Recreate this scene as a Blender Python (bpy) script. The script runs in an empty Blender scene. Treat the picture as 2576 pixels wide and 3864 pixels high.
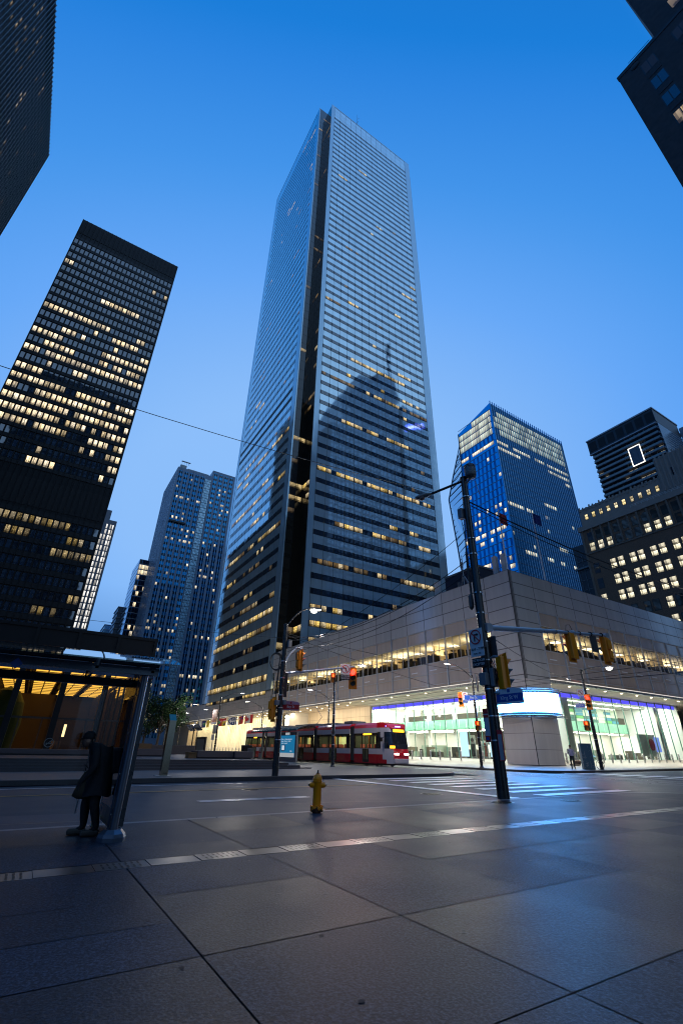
import bpy, math, random
from math import radians, sin, cos, pi, sqrt
from mathutils import Vector, Matrix
import numpy as np
S = bpy.context.scene
COL = S.collection
rnd = random.Random(7)
V = Vector

# ------------------------------------------------------------------ camera
YAW, PITCH, ROLL = radians(58.42154), radians(27.71583), radians(1.16207)
fw = V((-sin(YAW)*cos(PITCH), cos(YAW)*cos(PITCH), sin(PITCH)))
rt = V((cos(YAW), sin(YAW), 0)); up = rt.cross(fw)
r2 = rt*cos(ROLL)+up*sin(ROLL); u2 = -rt*sin(ROLL)+up*cos(ROLL)
CAM = V((0, 0, 1.3))
cd = bpy.data.cameras.new('camera'); cam = bpy.data.objects.new('camera', cd); COL.objects.link(cam)
cd.sensor_fit = 'VERTICAL'; cd.sensor_height = 36; cd.sensor_width = 24; cd.lens = 15.995
cd.clip_start = 0.05; cd.clip_end = 6000
cam.matrix_world = Matrix(((r2.x, u2.x, -fw.x, 0), (r2.y, u2.y, -fw.y, 0), (r2.z, u2.z, -fw.z, 1.3), (0, 0, 0, 1)))
S.camera = cam

def projpx(p):
    q = V(p)-CAM; w = q.dot(fw)
    if w < .1: return None
    return (.5+q.dot(r2)/w*15.995/24, .5-q.dot(u2)/w*15.995/36)

# ------------------------------------------------------------------ world, dusk
W = bpy.data.worlds.new('World'); S.world = W; W.use_nodes = True
nt = W.node_tree; nt.nodes.clear()
wo = nt.nodes.new('ShaderNodeOutputWorld'); bg = nt.nodes.new('ShaderNodeBackground')
sky = nt.nodes.new('ShaderNodeTexSky'); sky.sky_type = 'NISHITA'; sky.sun_disc = False
sky.sun_elevation = radians(-2.0); sky.sun_rotation = radians(300); sky.ozone_density = 3.0
tc = nt.nodes.new('ShaderNodeTexCoord'); sp = nt.nodes.new('ShaderNodeSeparateXYZ')
nt.links.new(tc.outputs['Generated'], sp.inputs[0])
ramp = nt.nodes.new('ShaderNodeValToRGB'); cr = ramp.color_ramp
stops = [(.38, (.008, .15, .56)), (.494, (.012, .222, .75)), (.518, (.026, .247, .80)), (.58, (.060, .318, .885)), (.60, (.078, .343, .91)), (.66, (.146, .422, 1.0)),
         (.71, (.225, .497, 1.01)), (.745, (.282, .554, 1.03))]
while len(cr.elements) > 1: cr.elements.remove(cr.elements[0])
cr.elements[0].position = stops[0][0]; cr.elements[0].color = (*stops[0][1], 1)
for p, c in stops[1:]:
    e = cr.elements.new(p); e.color = (*c, 1)
# the sky is brightest low in the north-west: level = a + b|x| + c y + d z + e z^2
def wm(op, a, b_):
    n = nt.nodes.new('ShaderNodeMath'); n.operation = op
    for i_, q_ in enumerate((a, b_)):
        if isinstance(q_, (int, float)): n.inputs[i_].default_value = q_
        elif q_ is not None: nt.links.new(q_, n.inputs[i_])
    return n.outputs[0]
ox, oy, oz = sp.outputs[0], sp.outputs[1], sp.outputs[2]
lv = wm('ADD', wm('MULTIPLY', wm('ABSOLUTE', ox, None), .378), .2086)
lv = wm('ADD', lv, wm('MULTIPLY', oy, .187)); lv = wm('ADD', lv, wm('MULTIPLY', oz, .64)); lv = wm('SUBTRACT', lv, wm('MULTIPLY', wm('MULTIPLY', oz, oz), .476))
nt.links.new(lv, ramp.inputs[0])
hz_ = nt.nodes.new('ShaderNodeMapRange'); hz_.inputs[1].default_value = -.02; hz_.inputs[2].default_value = .28; hz_.inputs[3].default_value = .25; hz_.inputs[4].default_value = 1.0
nt.links.new(oz, hz_.inputs[0])
mx = nt.nodes.new('ShaderNodeMix'); mx.data_type = 'RGBA'; mx.inputs[0].default_value = .93
sc_ = nt.nodes.new('ShaderNodeVectorMath'); sc_.operation = 'SCALE'; sc_.inputs[3].default_value = .1
nt.links.new(sky.outputs[0], sc_.inputs[0]); nt.links.new(sc_.outputs[0], mx.inputs[6]); 
em_ = nt.nodes.new('ShaderNodeMix'); em_.data_type = 'RGBA'; em_.inputs[7].default_value = (.30, .50, .80, 1)
ef_ = nt.nodes.new('ShaderNodeMapRange'); ef_.inputs[1].default_value = 0; ef_.inputs[2].default_value = .6; ef_.inputs[4].default_value = .8
nt.links.new(sp.outputs['X'], ef_.inputs[0]); nt.links.new(ef_.outputs[0], em_.inputs[0]); nt.links.new(ramp.outputs[0], em_.inputs[6]); nt.links.new(em_.outputs[2], mx.inputs[7])
# eastern sky, behind the camera, set brighter for the tower's east face
mr = nt.nodes.new('ShaderNodeMapRange'); mr.inputs[1].default_value = 0; mr.inputs[2].default_value = .8; mr.inputs[3].default_value = 1.0; mr.inputs[4].default_value = 1.25
nt.links.new(sp.outputs['X'], mr.inputs[0]); nt.links.new(mx.outputs[2], bg.inputs[0]); nt.links.new(wm('MULTIPLY', mr.outputs[0], hz_.outputs[0]), bg.inputs[1])
nt.links.new(bg.outputs[0], wo.inputs[0])
sd = bpy.data.lights.new('sun', 'SUN'); sd.energy = 0.02; sd.angle = radians(30); sd.color = (1, .85, .7)
so = bpy.data.objects.new('sun', sd); so.rotation_euler = (radians(86), 0, radians(-60)); COL.objects.link(so)
S.view_settings.view_transform = 'Standard'; S.view_settings.look = 'None'; S.view_settings.exposure = 0; S.view_settings.gamma = 1
S.render.engine = 'CYCLES'; S.cycles.use_denoising = True
S.cycles.pixel_filter_type = 'BLACKMAN_HARRIS'; S.cycles.filter_width = 1.1
S.cycles.max_bounces = 8; S.cycles.transparent_max_bounces = 24; S.cycles.glossy_bounces = 4; S.cycles.diffuse_bounces = 3
S.cycles.sample_clamp_indirect = 4; S.cycles.caustics_reflective = False; S.cycles.caustics_refractive = False

# ------------------------------------------------------------------ materials
MATS = {}
def new_mat(name):
    m = bpy.data.materials.new(name); m.use_nodes = True; m.node_tree.nodes.clear()
    m.node_tree.nodes.new('ShaderNodeOutputMaterial').name = 'out'; MATS[name] = m
    return m, m.node_tree
def nd(t, typ, **k):
    n = t.nodes.new(typ)
    for a, b in k.items():
        if a.startswith('i_'): n.inputs[int(a[2:])].default_value = b
        else: setattr(n, a, b)
    return n
def math_(t, op, a, b=None):
    n = nd(t, 'ShaderNodeMath', operation=op)
    for i, x in enumerate((a, b)):
        if x is None: continue
        if isinstance(x, (int, float)): n.inputs[i].default_value = x
        else: t.links.new(x, n.inputs[i])
    return n.outputs[0]
def mixc(t, f, a, b, typ='MIX'):
    n = nd(t, 'ShaderNodeMix', data_type='RGBA', blend_type=typ)
    for i, x in ((0, f), (6, a), (7, b)):
        if isinstance(x, (int, float)): n.inputs[i].default_value = x
        elif isinstance(x, tuple): n.inputs[i].default_value = (*x[:3], 1)
        else: t.links.new(x, n.inputs[i])
    return n.outputs[2]
def mat(name, col=(.5, .5, .5), rough=.5, metal=0, spec=.5, var=.12, vscale=3, bump=0, bscale=30, coat=0):
    """painted / plain surface: base colour with soft procedural wear and a little bump"""
    if name in MATS: return MATS[name]
    m, t = new_mat(name)
    b = nd(t, 'ShaderNodeBsdfPrincipled'); b.inputs['Metallic'].default_value = metal
    b.inputs['Specular IOR Level'].default_value = spec; b.inputs['Coat Weight'].default_value = coat
    tc = nd(t, 'ShaderNodeTexCoord')
    nz = nd(t, 'ShaderNodeTexNoise'); nz.inputs['Scale'].default_value = vscale; nz.inputs['Detail'].default_value = 6
    t.links.new(tc.outputs['Object'], nz.inputs['Vector'])
    f = math_(t, 'MULTIPLY', math_(t, 'SUBTRACT', nz.outputs[0], .5), 2*var)
    f = math_(t, 'ADD', f, 1)
    c = nd(t, 'ShaderNodeVectorMath', operation='SCALE'); c.inputs[0].default_value = col; t.links.new(f, c.inputs[3])
    t.links.new(c.outputs[0], b.inputs['Base Color'])
    t.links.new(math_(t, 'ADD', math_(t, 'MULTIPLY', math_(t, 'SUBTRACT', nz.outputs[0], .5), .25), rough), b.inputs['Roughness'])
    if bump:
        n2 = nd(t, 'ShaderNodeTexNoise'); n2.inputs['Scale'].default_value = bscale; n2.inputs['Detail'].default_value = 4
        t.links.new(tc.outputs['Object'], n2.inputs['Vector'])
        bp = nd(t, 'ShaderNodeBump'); bp.inputs['Strength'].default_value = bump; bp.inputs['Distance'].default_value = .02
        t.links.new(n2.outputs[0], bp.inputs['Height']); t.links.new(bp.outputs[0], b.inputs['Normal'])
    t.links.new(b.outputs[0], t.nodes['out'].inputs[0])
    return m
def emit(name, col, s, sample=False):
    if name in MATS: return MATS[name]
    m, t = new_mat(name)
    e = nd(t, 'ShaderNodeEmission'); e.inputs[0].default_value = (*col, 1); e.inputs[1].default_value = s
    t.links.new(e.outputs[0], t.nodes['out'].inputs[0])
    m.cycles.emission_sampling = 'AUTO' if sample else 'NONE'
    return m
def gridlines(t, coord, pitch, off, w):
    """1 on a joint line, 0 elsewhere"""
    x = math_(t, 'DIVIDE', math_(t, 'SUBTRACT', coord, off-w/2), pitch)
    return math_(t, 'LESS_THAN', math_(t, 'FRACT', x), w/pitch)
def panel_mat(name, axis, pu, ou, pz, oz, w=.06, base=(.4, .42, .43), joint=(.06, .06, .06), metal=.3, rough=.06, bump=.05, bscale=.25):
    m, t = new_mat(name)
    g = nd(t, 'ShaderNodeNewGeometry'); s = nd(t, 'ShaderNodeSeparateXYZ'); t.links.new(g.outputs['Position'], s.inputs[0])
    l = math_(t, 'MAXIMUM', gridlines(t, s.outputs[axis], pu, ou, w), gridlines(t, s.outputs[2], pz, oz, w))
    # panel by panel tint
    cx = math_(t, 'FLOOR', math_(t, 'DIVIDE', math_(t, 'SUBTRACT', s.outputs[axis], ou), pu)); cz = math_(t, 'FLOOR', math_(t, 'DIVIDE', math_(t, 'SUBTRACT', s.outputs[2], oz), pz))
    cb = nd(t, 'ShaderNodeCombineXYZ'); t.links.new(cx, cb.inputs[0]); t.links.new(cz, cb.inputs[1])
    wn = nd(t, 'ShaderNodeTexWhiteNoise'); t.links.new(cb.outputs[0], wn.inputs[0])
    sv = nd(t, 'ShaderNodeVectorMath', operation='MULTIPLY'); sv.inputs[1].default_value = (1.1, 1.1, .09); t.links.new(g.outputs['Position'], sv.inputs[0])
    sk = nd(t, 'ShaderNodeTexNoise'); sk.inputs['Scale'].default_value = 1.3; sk.inputs['Detail'].default_value = 5; t.links.new(sv.outputs[0], sk.inputs['Vector'])
    f = math_(t, 'ADD', math_(t, 'MULTIPLY', wn.outputs[0], .12), math_(t, 'ADD', .76, math_(t, 'MULTIPLY', sk.outputs[0], .34)))
    c = nd(t, 'ShaderNodeVectorMath', operation='SCALE'); c.inputs[0].default_value = base; t.links.new(f, c.inputs[3])
    b = nd(t, 'ShaderNodeBsdfPrincipled'); t.links.new(mixc(t, l, c.outputs[0], joint), b.inputs['Base Color'])
    t.links.new(math_(t, 'MULTIPLY', math_(t, 'SUBTRACT', 1, l), metal), b.inputs['Metallic'])
    t.links.new(math_(t, 'ADD', math_(t, 'MULTIPLY', l, .5), rough), b.inputs['Roughness'])
    # slightly uneven panels: each tilts and bows a little, so mirrored edges wobble
    nz = nd(t, 'ShaderNodeTexNoise'); nz.inputs['Scale'].default_value = bscale; nz.inputs['Detail'].default_value = 1
    ad = nd(t, 'ShaderNodeVectorMath', operation='ADD'); t.links.new(g.outputs['Position'], ad.inputs[0])
    sc = nd(t, 'ShaderNodeVectorMath', operation='SCALE'); sc.inputs[3].default_value = 13; t.links.new(wn.outputs[1], sc.inputs[0]); t.links.new(sc.outputs[0], ad.inputs[1])
    t.links.new(ad.outputs[0], nz.inputs['Vector'])
    bp = nd(t, 'ShaderNodeBump'); bp.inputs['Strength'].default_value = bump; bp.inputs['Distance'].default_value = .5
    t.links.new(nz.outputs[0], bp.inputs['Height']); t.links.new(bp.outputs[0], b.inputs['Normal'])
    t.links.new(b.outputs[0], t.nodes['out'].inputs[0])
    return m
def glass_dark(name, col=(.01, .013, .018), rough=.03, ior=1.6, metal=0, bump=.03):
    """window glass with a dark room behind it"""
    if name in MATS: return MATS[name]
    m, t = new_mat(name)
    b = nd(t, 'ShaderNodeBsdfPrincipled'); b.inputs['Roughness'].default_value = rough; b.inputs['IOR'].default_value = ior; b.inputs['Metallic'].default_value = metal
    g = nd(t, 'ShaderNodeNewGeometry')
    mm = math_(t, 'ADD', math_(t, 'MULTIPLY', g.outputs['Random Per Island'], 1.6 if not metal else .5), .3 if not metal else .75)
    c = nd(t, 'ShaderNodeVectorMath', operation='SCALE'); c.inputs[0].default_value = col; t.links.new(mm, c.inputs[3])
    t.links.new(c.outputs[0], b.inputs['Base Color'])
    nz = nd(t, 'ShaderNodeTexNoise'); nz.inputs['Scale'].default_value = .35; nz.inputs['Detail'].default_value = 1
    t.links.new(g.outputs['Position'], nz.inputs['Vector'])
    bp = nd(t, 'ShaderNodeBump'); bp.inputs['Strength'].default_value = bump; bp.inputs['Distance'].default_value = .4
    t.links.new(nz.outputs[0], bp.inputs['Height']); t.links.new(bp.outputs[0], b.inputs['Normal'])
    t.links.new(b.outputs[0], t.nodes['out'].inputs[0])
    return m
def glass_clear(name, tint=(.9, .95, .93), refl=.9):
    if name in MATS: return MATS[name]
    m, t = new_mat(name)
    tr = nd(t, 'ShaderNodeBsdfTransparent'); tr.inputs[0].default_value = (*tint, 1)
    gl = nd(t, 'ShaderNodeBsdfGlossy'); gl.inputs['Roughness'].default_value = .02; gl.inputs[0].default_value = (refl, refl, refl, 1)
    fr = nd(t, 'ShaderNodeFresnel'); fr.inputs[0].default_value = 1.5
    ms = nd(t, 'ShaderNodeMixShader'); t.links.new(fr.outputs[0], ms.inputs[0]); t.links.new(tr.outputs[0], ms.inputs[1]); t.links.new(gl.outputs[0], ms.inputs[2])
    t.links.new(ms.outputs[0], t.nodes['out'].inputs[0])
    return m
def lit_mat(name, warm=(1, .72, .36), s=1.2, dark=.25, lamps=2.0):
    """a lit office seen through its window: pane UV 0..1, bright ceiling with lamps, wall, darker furniture below, each pane different"""
    m, t = new_mat(name)
    g = nd(t, 'ShaderNodeNewGeometry'); R = g.outputs['Random Per Island']
    uv = nd(t, 'ShaderNodeUVMap'); s_ = nd(t, 'ShaderNodeSeparateXYZ'); t.links.new(uv.outputs[0], s_.inputs[0])
    u, v = s_.outputs[0], s_.outputs[1]
    cb = nd(t, 'ShaderNodeCombineXYZ'); t.links.new(math_(t, 'ADD', math_(t, 'MULTIPLY', u, 2.2), math_(t, 'MULTIPLY', R, 57)), cb.inputs[0])
    t.links.new(math_(t, 'MULTIPLY', v, 2.2), cb.inputs[1]); t.links.new(math_(t, 'MULTIPLY', R, 31), cb.inputs[2])
    nz = nd(t, 'ShaderNodeTexNoise'); nz.inputs['Scale'].default_value = 1.6; nz.inputs['Detail'].default_value = 4; nz.inputs['Roughness'].default_value = .7
    t.links.new(cb.outputs[0], nz.inputs['Vector'])
    furn = math_(t, 'GREATER_THAN', nz.outputs[0], math_(t, 'ADD', math_(t, 'MULTIPLY', v, .55), .36))   # clutter on the sill side
    vo = nd(t, 'ShaderNodeTexVoronoi'); vo.inputs['Scale'].default_value = 2.0; t.links.new(cb.outputs[0], vo.inputs['Vector'])
    lamp = math_(t, 'MULTIPLY', math_(t, 'LESS_THAN', vo.outputs['Distance'], .22), math_(t, 'GREATER_THAN', v, .45))
    blind = math_(t, 'LESS_THAN', math_(t, 'FRACT', math_(t, 'ADD', math_(t, 'MULTIPLY', u, 1.0), math_(t, 'MULTIPLY', R, 9))), math_(t, 'MULTIPLY', math_(t, 'FRACT', math_(t, 'MULTIPLY', R, 23)), .5))
    lvl = math_(t, 'ADD', .55, math_(t, 'MULTIPLY', v, .5))
    lvl = math_(t, 'MULTIPLY', lvl, math_(t, 'SUBTRACT', 1, math_(t, 'MULTIPLY', furn, 1-dark)))
    lvl = math_(t, 'MULTIPLY', lvl, math_(t, 'SUBTRACT', 1, math_(t, 'MULTIPLY', blind, .55)))
    lvl = math_(t, 'ADD', lvl, math_(t, 'MULTIPLY', lamp, lamps))
    lvl = math_(t, 'MULTIPLY', lvl, math_(t, 'ADD', .35, math_(t, 'MULTIPLY', math_(t, 'FRACT', math_(t, 'MULTIPLY', R, 7)), 1.1)))
    cc = mixc(t, math_(t, 'MULTIPLY', math_(t, 'FRACT', math_(t, 'MULTIPLY', R, 13)), .6), warm, (1, .9, .74))
    em = nd(t, 'ShaderNodeEmission'); t.links.new(cc, em.inputs[0]); t.links.new(math_(t, 'MULTIPLY', lvl, s), em.inputs[1])
    gl = nd(t, 'ShaderNodeBsdfGlossy'); gl.inputs['Roughness'].default_value = .03
    fr = nd(t, 'ShaderNodeFresnel'); fr.inputs[0].default_value = 1.5
    ms = nd(t, 'ShaderNodeMixShader'); t.links.new(fr.outputs[0], ms.inputs[0]); t.links.new(em.outputs[0], ms.inputs[1]); t.links.new(gl.outputs[0], ms.inputs[2])
    t.links.new(ms.outputs[0], t.nodes['out'].inputs[0])
    m.cycles.emission_sampling = 'NONE'
    return m
def speckle(name, col, col2, rough=.45, scale=90, bump=.35, spec=.5, patch=.25, island=.25, dist=.006, lo=.38, hi=.62):
    """granite / asphalt: fine grain, blotches, tint per slab"""
    m, t = new_mat(name)
    g = nd(t, 'ShaderNodeNewGeometry'); P = g.outputs['Position']
    a = nd(t, 'ShaderNodeTexNoise'); a.inputs['Scale'].default_value = scale; a.inputs['Detail'].default_value = 5; a.inputs['Roughness'].default_value = .75
    b = nd(t, 'ShaderNodeTexNoise'); b.inputs['Scale'].default_value = .9; b.inputs['Detail'].default_value = 7; b.inputs['Roughness'].default_value = .6
    vo = nd(t, 'ShaderNodeTexVoronoi'); vo.inputs['Scale'].default_value = scale*.9
    for n in (a, b, vo): t.links.new(P, n.inputs['Vector'])
    r = nd(t, 'ShaderNodeValToRGB'); r.color_ramp.elements[0].position = lo; r.color_ramp.elements[1].position = hi
    t.links.new(a.outputs[0], r.inputs[0])
    c = mixc(t, r.outputs[0], col, col2)
    k = math_(t, 'ADD', 1-patch/2-island/2, math_(t, 'ADD', math_(t, 'MULTIPLY', b.outputs[0], patch), math_(t, 'MULTIPLY', g.outputs['Random Per Island'], island)))
    s = nd(t, 'ShaderNodeVectorMath', operation='SCALE'); t.links.new(c, s.inputs[0]); t.links.new(k, s.inputs[3])
    p = nd(t, 'ShaderNodeBsdfPrincipled'); t.links.new(s.outputs[0], p.inputs['Base Color']); p.inputs['Specular IOR Level'].default_value = spec
    rr = math_(t, 'ADD', rough-.12, math_(t, 'ADD', math_(t, 'MULTIPLY', b.outputs[0], .2), math_(t, 'MULTIPLY', g.outputs['Random Per Island'], .10)))
    t.links.new(rr, p.inputs['Roughness'])
    bp = nd(t, 'ShaderNodeBump'); bp.inputs['Strength'].default_value = bump; bp.inputs['Distance'].default_value = dist
    t.links.new(math_(t, 'ADD', a.outputs[0], math_(t, 'MULTIPLY', vo.outputs['Distance'], .5)), bp.inputs['Height']); t.links.new(bp.outputs[0], p.inputs['Normal'])
    t.links.new(p.outputs[0], t.nodes['out'].inputs[0])
    return m

# ------------------------------------------------------------------ mesh building
WP = {}
def wp(o): return WP.get(o.name, V((0, 0, 0))) if o else V((0, 0, 0))
def tag(o, label=None, cat=None, group=None, kind=None):
    if label: o['label'] = label
    if cat: o['category'] = cat
    if group: o['group'] = group
    if kind: o['kind'] = kind
    return o
def thing(name, label, cat, loc=(0, 0, 0), group=None):
    o = bpy.data.objects.new(name, None); o.empty_display_size = .3; COL.objects.link(o)
    o.location = loc; WP[o.name] = V(loc)
    return tag(o, label, cat, group)
class MB:
    def __init__(s): s.v = []; s.f = []; s.m = []; s.uv = []
    def face(s, pts, m=0, uv=None):
        b = len(s.v); s.v += [tuple(p) for p in pts]; s.f.append(tuple(range(b, b+len(pts)))); s.m.append(m)
        s.uv.append(uv or [(0, 0), (1, 0), (1, 1), (0, 1)][:len(pts)] if len(pts) <= 4 else [(0, 0)]*len(pts))
    def mesh(s, vs, fs, m=0):
        b = len(s.v); s.v += [tuple(p) for p in vs]
        for f in fs: s.f.append(tuple(b+i for i in f)); s.m.append(m); s.uv.append([(0, 0)]*len(f))
    def box(s, x0, x1, y0, y1, z0, z1, m=0):
        vs = [(x, y, z) for z in (z0, z1) for y in (y0, y1) for x in (x0, x1)]
        s.mesh(vs, [(0, 2, 3, 1), (4, 5, 7, 6), (0, 1, 5, 4), (2, 6, 7, 3), (0, 4, 6, 2), (1, 3, 7, 5)], m)
    def obox(s, c, ax, ay, az, hx, hy, hz, m=0):
        """box on its own axes: centre, unit axes, half sizes"""
        c, ax, ay, az = V(c), V(ax), V(ay), V(az)
        vs = [c+ax*hx*i+ay*hy*j+az*hz*k for k in (-1, 1) for j in (-1, 1) for i in (-1, 1)]
        s.mesh(vs, [(0, 2, 3, 1), (4, 5, 7, 6), (0, 1, 5, 4), (2, 6, 7, 3), (0, 4, 6, 2), (1, 3, 7, 5)], m)
    def prism(s, pts, z0, z1, m=0, side=None, top=True):
        """vertical prism over a counter-clockwise xy outline; side(i) gives the material of wall i"""
        n = len(pts)
        for i in range(n):
            a, b = pts[i], pts[(i+1) % n]
            s.face([(a[0], a[1], z0), (b[0], b[1], z0), (b[0], b[1], z1), (a[0], a[1], z1)], side(i) if side else m)
        if top: s.face([(p[0], p[1], z1) for p in pts], m)
    def extrude(s, pts, d, m=0):
        """closed solid: polygon pts (3d) pushed along d"""
        n = len(pts); d = V(d); a = [V(p) for p in pts]; b = [p+d for p in a]
        s.mesh(a+b, [tuple(range(n-1, -1, -1)), tuple(range(n, 2*n))]+[(i, (i+1) % n, n+(i+1) % n, n+i) for i in range(n)], m)
    def cyl(s, p0, p1, r0, r1=None, n=12, m=0, caps=True):
        r1 = r0 if r1 is None else r1
        p0, p1 = V(p0), V(p1); d = (p1-p0).normalized(); a = d.orthogonal().normalized(); b = d.cross(a)
        vs = []
        for p, r in ((p0, r0), (p1, r1)):
            vs += [p+(a*cos(2*pi*i/n)+b*sin(2*pi*i/n))*r for i in range(n)]
        fs = [(i, (i+1) % n, n+(i+1) % n, n+i) for i in range(n)]
        if caps: fs += [tuple(range(n-1, -1, -1)), tuple(range(n, 2*n))]
        s.mesh(vs, fs, m)
    def tube(s, pts, r, n=8, m=0, r1=None):
        pts = [V(p) for p in pts]; k = len(pts)
        d0 = (pts[1]-pts[0]).normalized(); a = d0.orthogonal().normalized(); vs = []
        for i, p in enumerate(pts):
            d = (pts[min(i+1, k-1)]-pts[max(i-1, 0)]).normalized(); a = (a-d*a.dot(d)).normalized(); b = d.cross(a)
            rr = r if r1 is None else r+(r1-r)*i/(k-1)
            vs += [p+(a*cos(2*pi*j/n)+b*sin(2*pi*j/n))*rr for j in range(n)]
        fs = [(i*n+j, i*n+(j+1) % n, (i+1)*n+(j+1) % n, (i+1)*n+j) for i in range(k-1) for j in range(n)]
        fs += [tuple(range(n-1, -1, -1)), tuple((k-1)*n+j for j in range(n))]
        s.mesh(vs, fs, m)
    def lathe(s, prof, c=(0, 0, 0), n=16, m=0, axis=None):
        """prof: list of (radius, height)"""
        c = V(c); az = V(axis).normalized() if axis else V((0, 0, 1)); ax = az.orthogonal().normalized(); ay = az.cross(ax)
        vs = []
        for r, h in prof: vs += [c+az*h+(ax*cos(2*pi*i/n)+ay*sin(2*pi*i/n))*r for i in range(n)]
        k = len(prof)
        fs = [(i*n+j, i*n+(j+1) % n, (i+1)*n+(j+1) % n, (i+1)*n+j) for i in range(k-1) for j in range(n)]
        fs += [tuple(range(n-1, -1, -1)), tuple((k-1)*n+j for j in range(n))]
        s.mesh(vs, fs, m)
    def build(s, name, mats, parent=None, smooth=False, bevel=0, local=False):
        me = bpy.data.meshes.new(name); o = bpy.data.objects.new(name, me); COL.objects.link(o)
        off = V((0, 0, 0)) if local else wp(parent)
        me.from_pydata([(V(p)-off)[:] for p in s.v] if off.length > 0 else s.v, [], s.f)
        if not isinstance(mats, (list, tuple)): mats = [mats]
        for x in mats: me.materials.append(x)
        me.polygons.foreach_set('material_index', s.m)
        ul = me.uv_layers.new(name='UVMap')
        flat = [c for f in s.uv for q in f for c in q]
        if len(flat) == 2*len(me.loops): ul.data.foreach_set('uv', flat)
        if smooth: me.polygons.foreach_set('use_smooth', [True]*len(me.polygons))
        me.update()
        WP[o.name] = off.copy()
        if parent: o.parent = parent
        if bevel:
            md = o.modifiers.new('bevel', 'BEVEL'); md.width = bevel; md.segments = 2; md.limit_method = 'ANGLE'
        return o
def smooth_by_angle(o):
    try:
        for p in o.data.polygons: p.use_smooth = True
        md = o.modifiers.new('edge', 'EDGE_SPLIT'); md.split_angle = radians(40)
    except Exception: pass
    return o
def text(s, size, loc, right, upv, m, parent=None, name='lettering', align='CENTER', extrude=.002, sx=1):
    c = bpy.data.curves.new(name, 'FONT'); c.body = s; c.size = size; c.align_x = align; c.align_y = 'CENTER'; c.extrude = extrude
    c.materials.append(m); o = bpy.data.objects.new(name, c); COL.objects.link(o)
    r, u = V(right), V(upv); n = r.cross(u); l = V(loc)-wp(parent)
    M = Matrix(((r.x*sx, u.x, n.x, l.x), (r.y*sx, u.y, n.y, l.y), (r.z*sx, u.z, n.z, l.z), (0, 0, 0, 1)))
    bpy.context.view_layer.update(); me = bpy.data.meshes.new_from_object(o.evaluated_get(bpy.context.evaluated_depsgraph_get()))
    bpy.data.objects.remove(o); o = bpy.data.objects.new(name, me); COL.objects.link(o)
    if parent: o.parent = parent
    o.matrix_local = M
    return o
def copy_tree(o, parent=None, loc=None, rz=None, label=None):
    c = o.copy(); COL.objects.link(c)
    if parent: c.parent = parent
    if loc is not None: c.location = loc; WP[c.name] = V(loc)
    if rz is not None: c.rotation_euler = (0, 0, rz)
    if label: c['label'] = label
    for ch in list(o.children): copy_tree(ch, c)
    return c
def bulb(loc, power, col, parent, r=.15):
    l = bpy.data.lights.new('lamp_light', 'POINT'); l.energy = power; l.color = col; l.shadow_soft_size = r
    o = bpy.data.objects.new('lamp_light', l); COL.objects.link(o); o.parent = parent; o.location = V(loc)-wp(parent)
    return o
def spot(loc, power, col=(1, .86, .66), parent=None, angle=150, r=.12, blend=.5, direction=(0, 0, -1)):
    l = bpy.data.lights.new('lamp_light', 'SPOT'); l.energy = power; l.color = col; l.spot_size = radians(angle); l.spot_blend = blend; l.shadow_soft_size = r
    o = bpy.data.objects.new('lamp_light', l); COL.objects.link(o)
    o.rotation_euler = V(direction).to_track_quat('-Z', 'Y').to_euler()
    if parent: o.parent = parent
    o.location = V(loc)-wp(parent)
    return o
def area(loc, sx, sy, power, col, parent=None, direction=(0, 0, -1)):
    l = bpy.data.lights.new('room_light', 'AREA'); l.shape = 'RECTANGLE'; l.size = sx; l.size_y = sy; l.energy = power; l.color = col
    o = bpy.data.objects.new('room_light', l); COL.objects.link(o)
    o.rotation_euler = V(direction).to_track_quat('-Z', 'Y').to_euler()
    if parent: o.parent = parent
    o.location = V(loc)-wp(parent)
    return o
def gnd(y): return .008*max(-120, min(160, y))

def emit_items(parent, name, items, mats, cap=100):
    """items: list of quad lists [(pts, mat, uv)]; the `cap` largest in view become parts, the rest one part"""
    def size(it):
        ps = [projpx(p) for q in it for p in q[0]]; ps = [p for p in ps if p]
        if not ps: return 0
        xs = [min(1.05, max(-.05, p[0])) for p in ps]; ys = [min(1.05, max(-.05, p[1])) for p in ps]
        return (max(xs)-min(xs))*(max(ys)-min(ys))
    order = sorted(items, key=size, reverse=True)
    def put(its, nm, kind=None):
        b = MB()
        for it in its:
            for q in it: b.face(q[0], q[1], q[2] if len(q) > 2 else None)
        o = b.build(nm, mats, parent)
        if kind: o['kind'] = kind
        return o
    for it in order[:cap]: put([it], name)
    if order[cap:]: put(order[cap:], name, 'stuff')
def rectq(O, U, N, u0, u1, z0, z1, d, m, uv=None):
    a = V(O)+V(N)*d; U = V(U)
    p = [a+U*u0+V((0, 0, z0)), a+U*u1+V((0, 0, z0)), a+U*u1+V((0, 0, z1)), a+U*u0+V((0, 0, z1))]
    return (p, m, uv or [(0, 0), (1, 0), (1, 1), (0, 1)])

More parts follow.
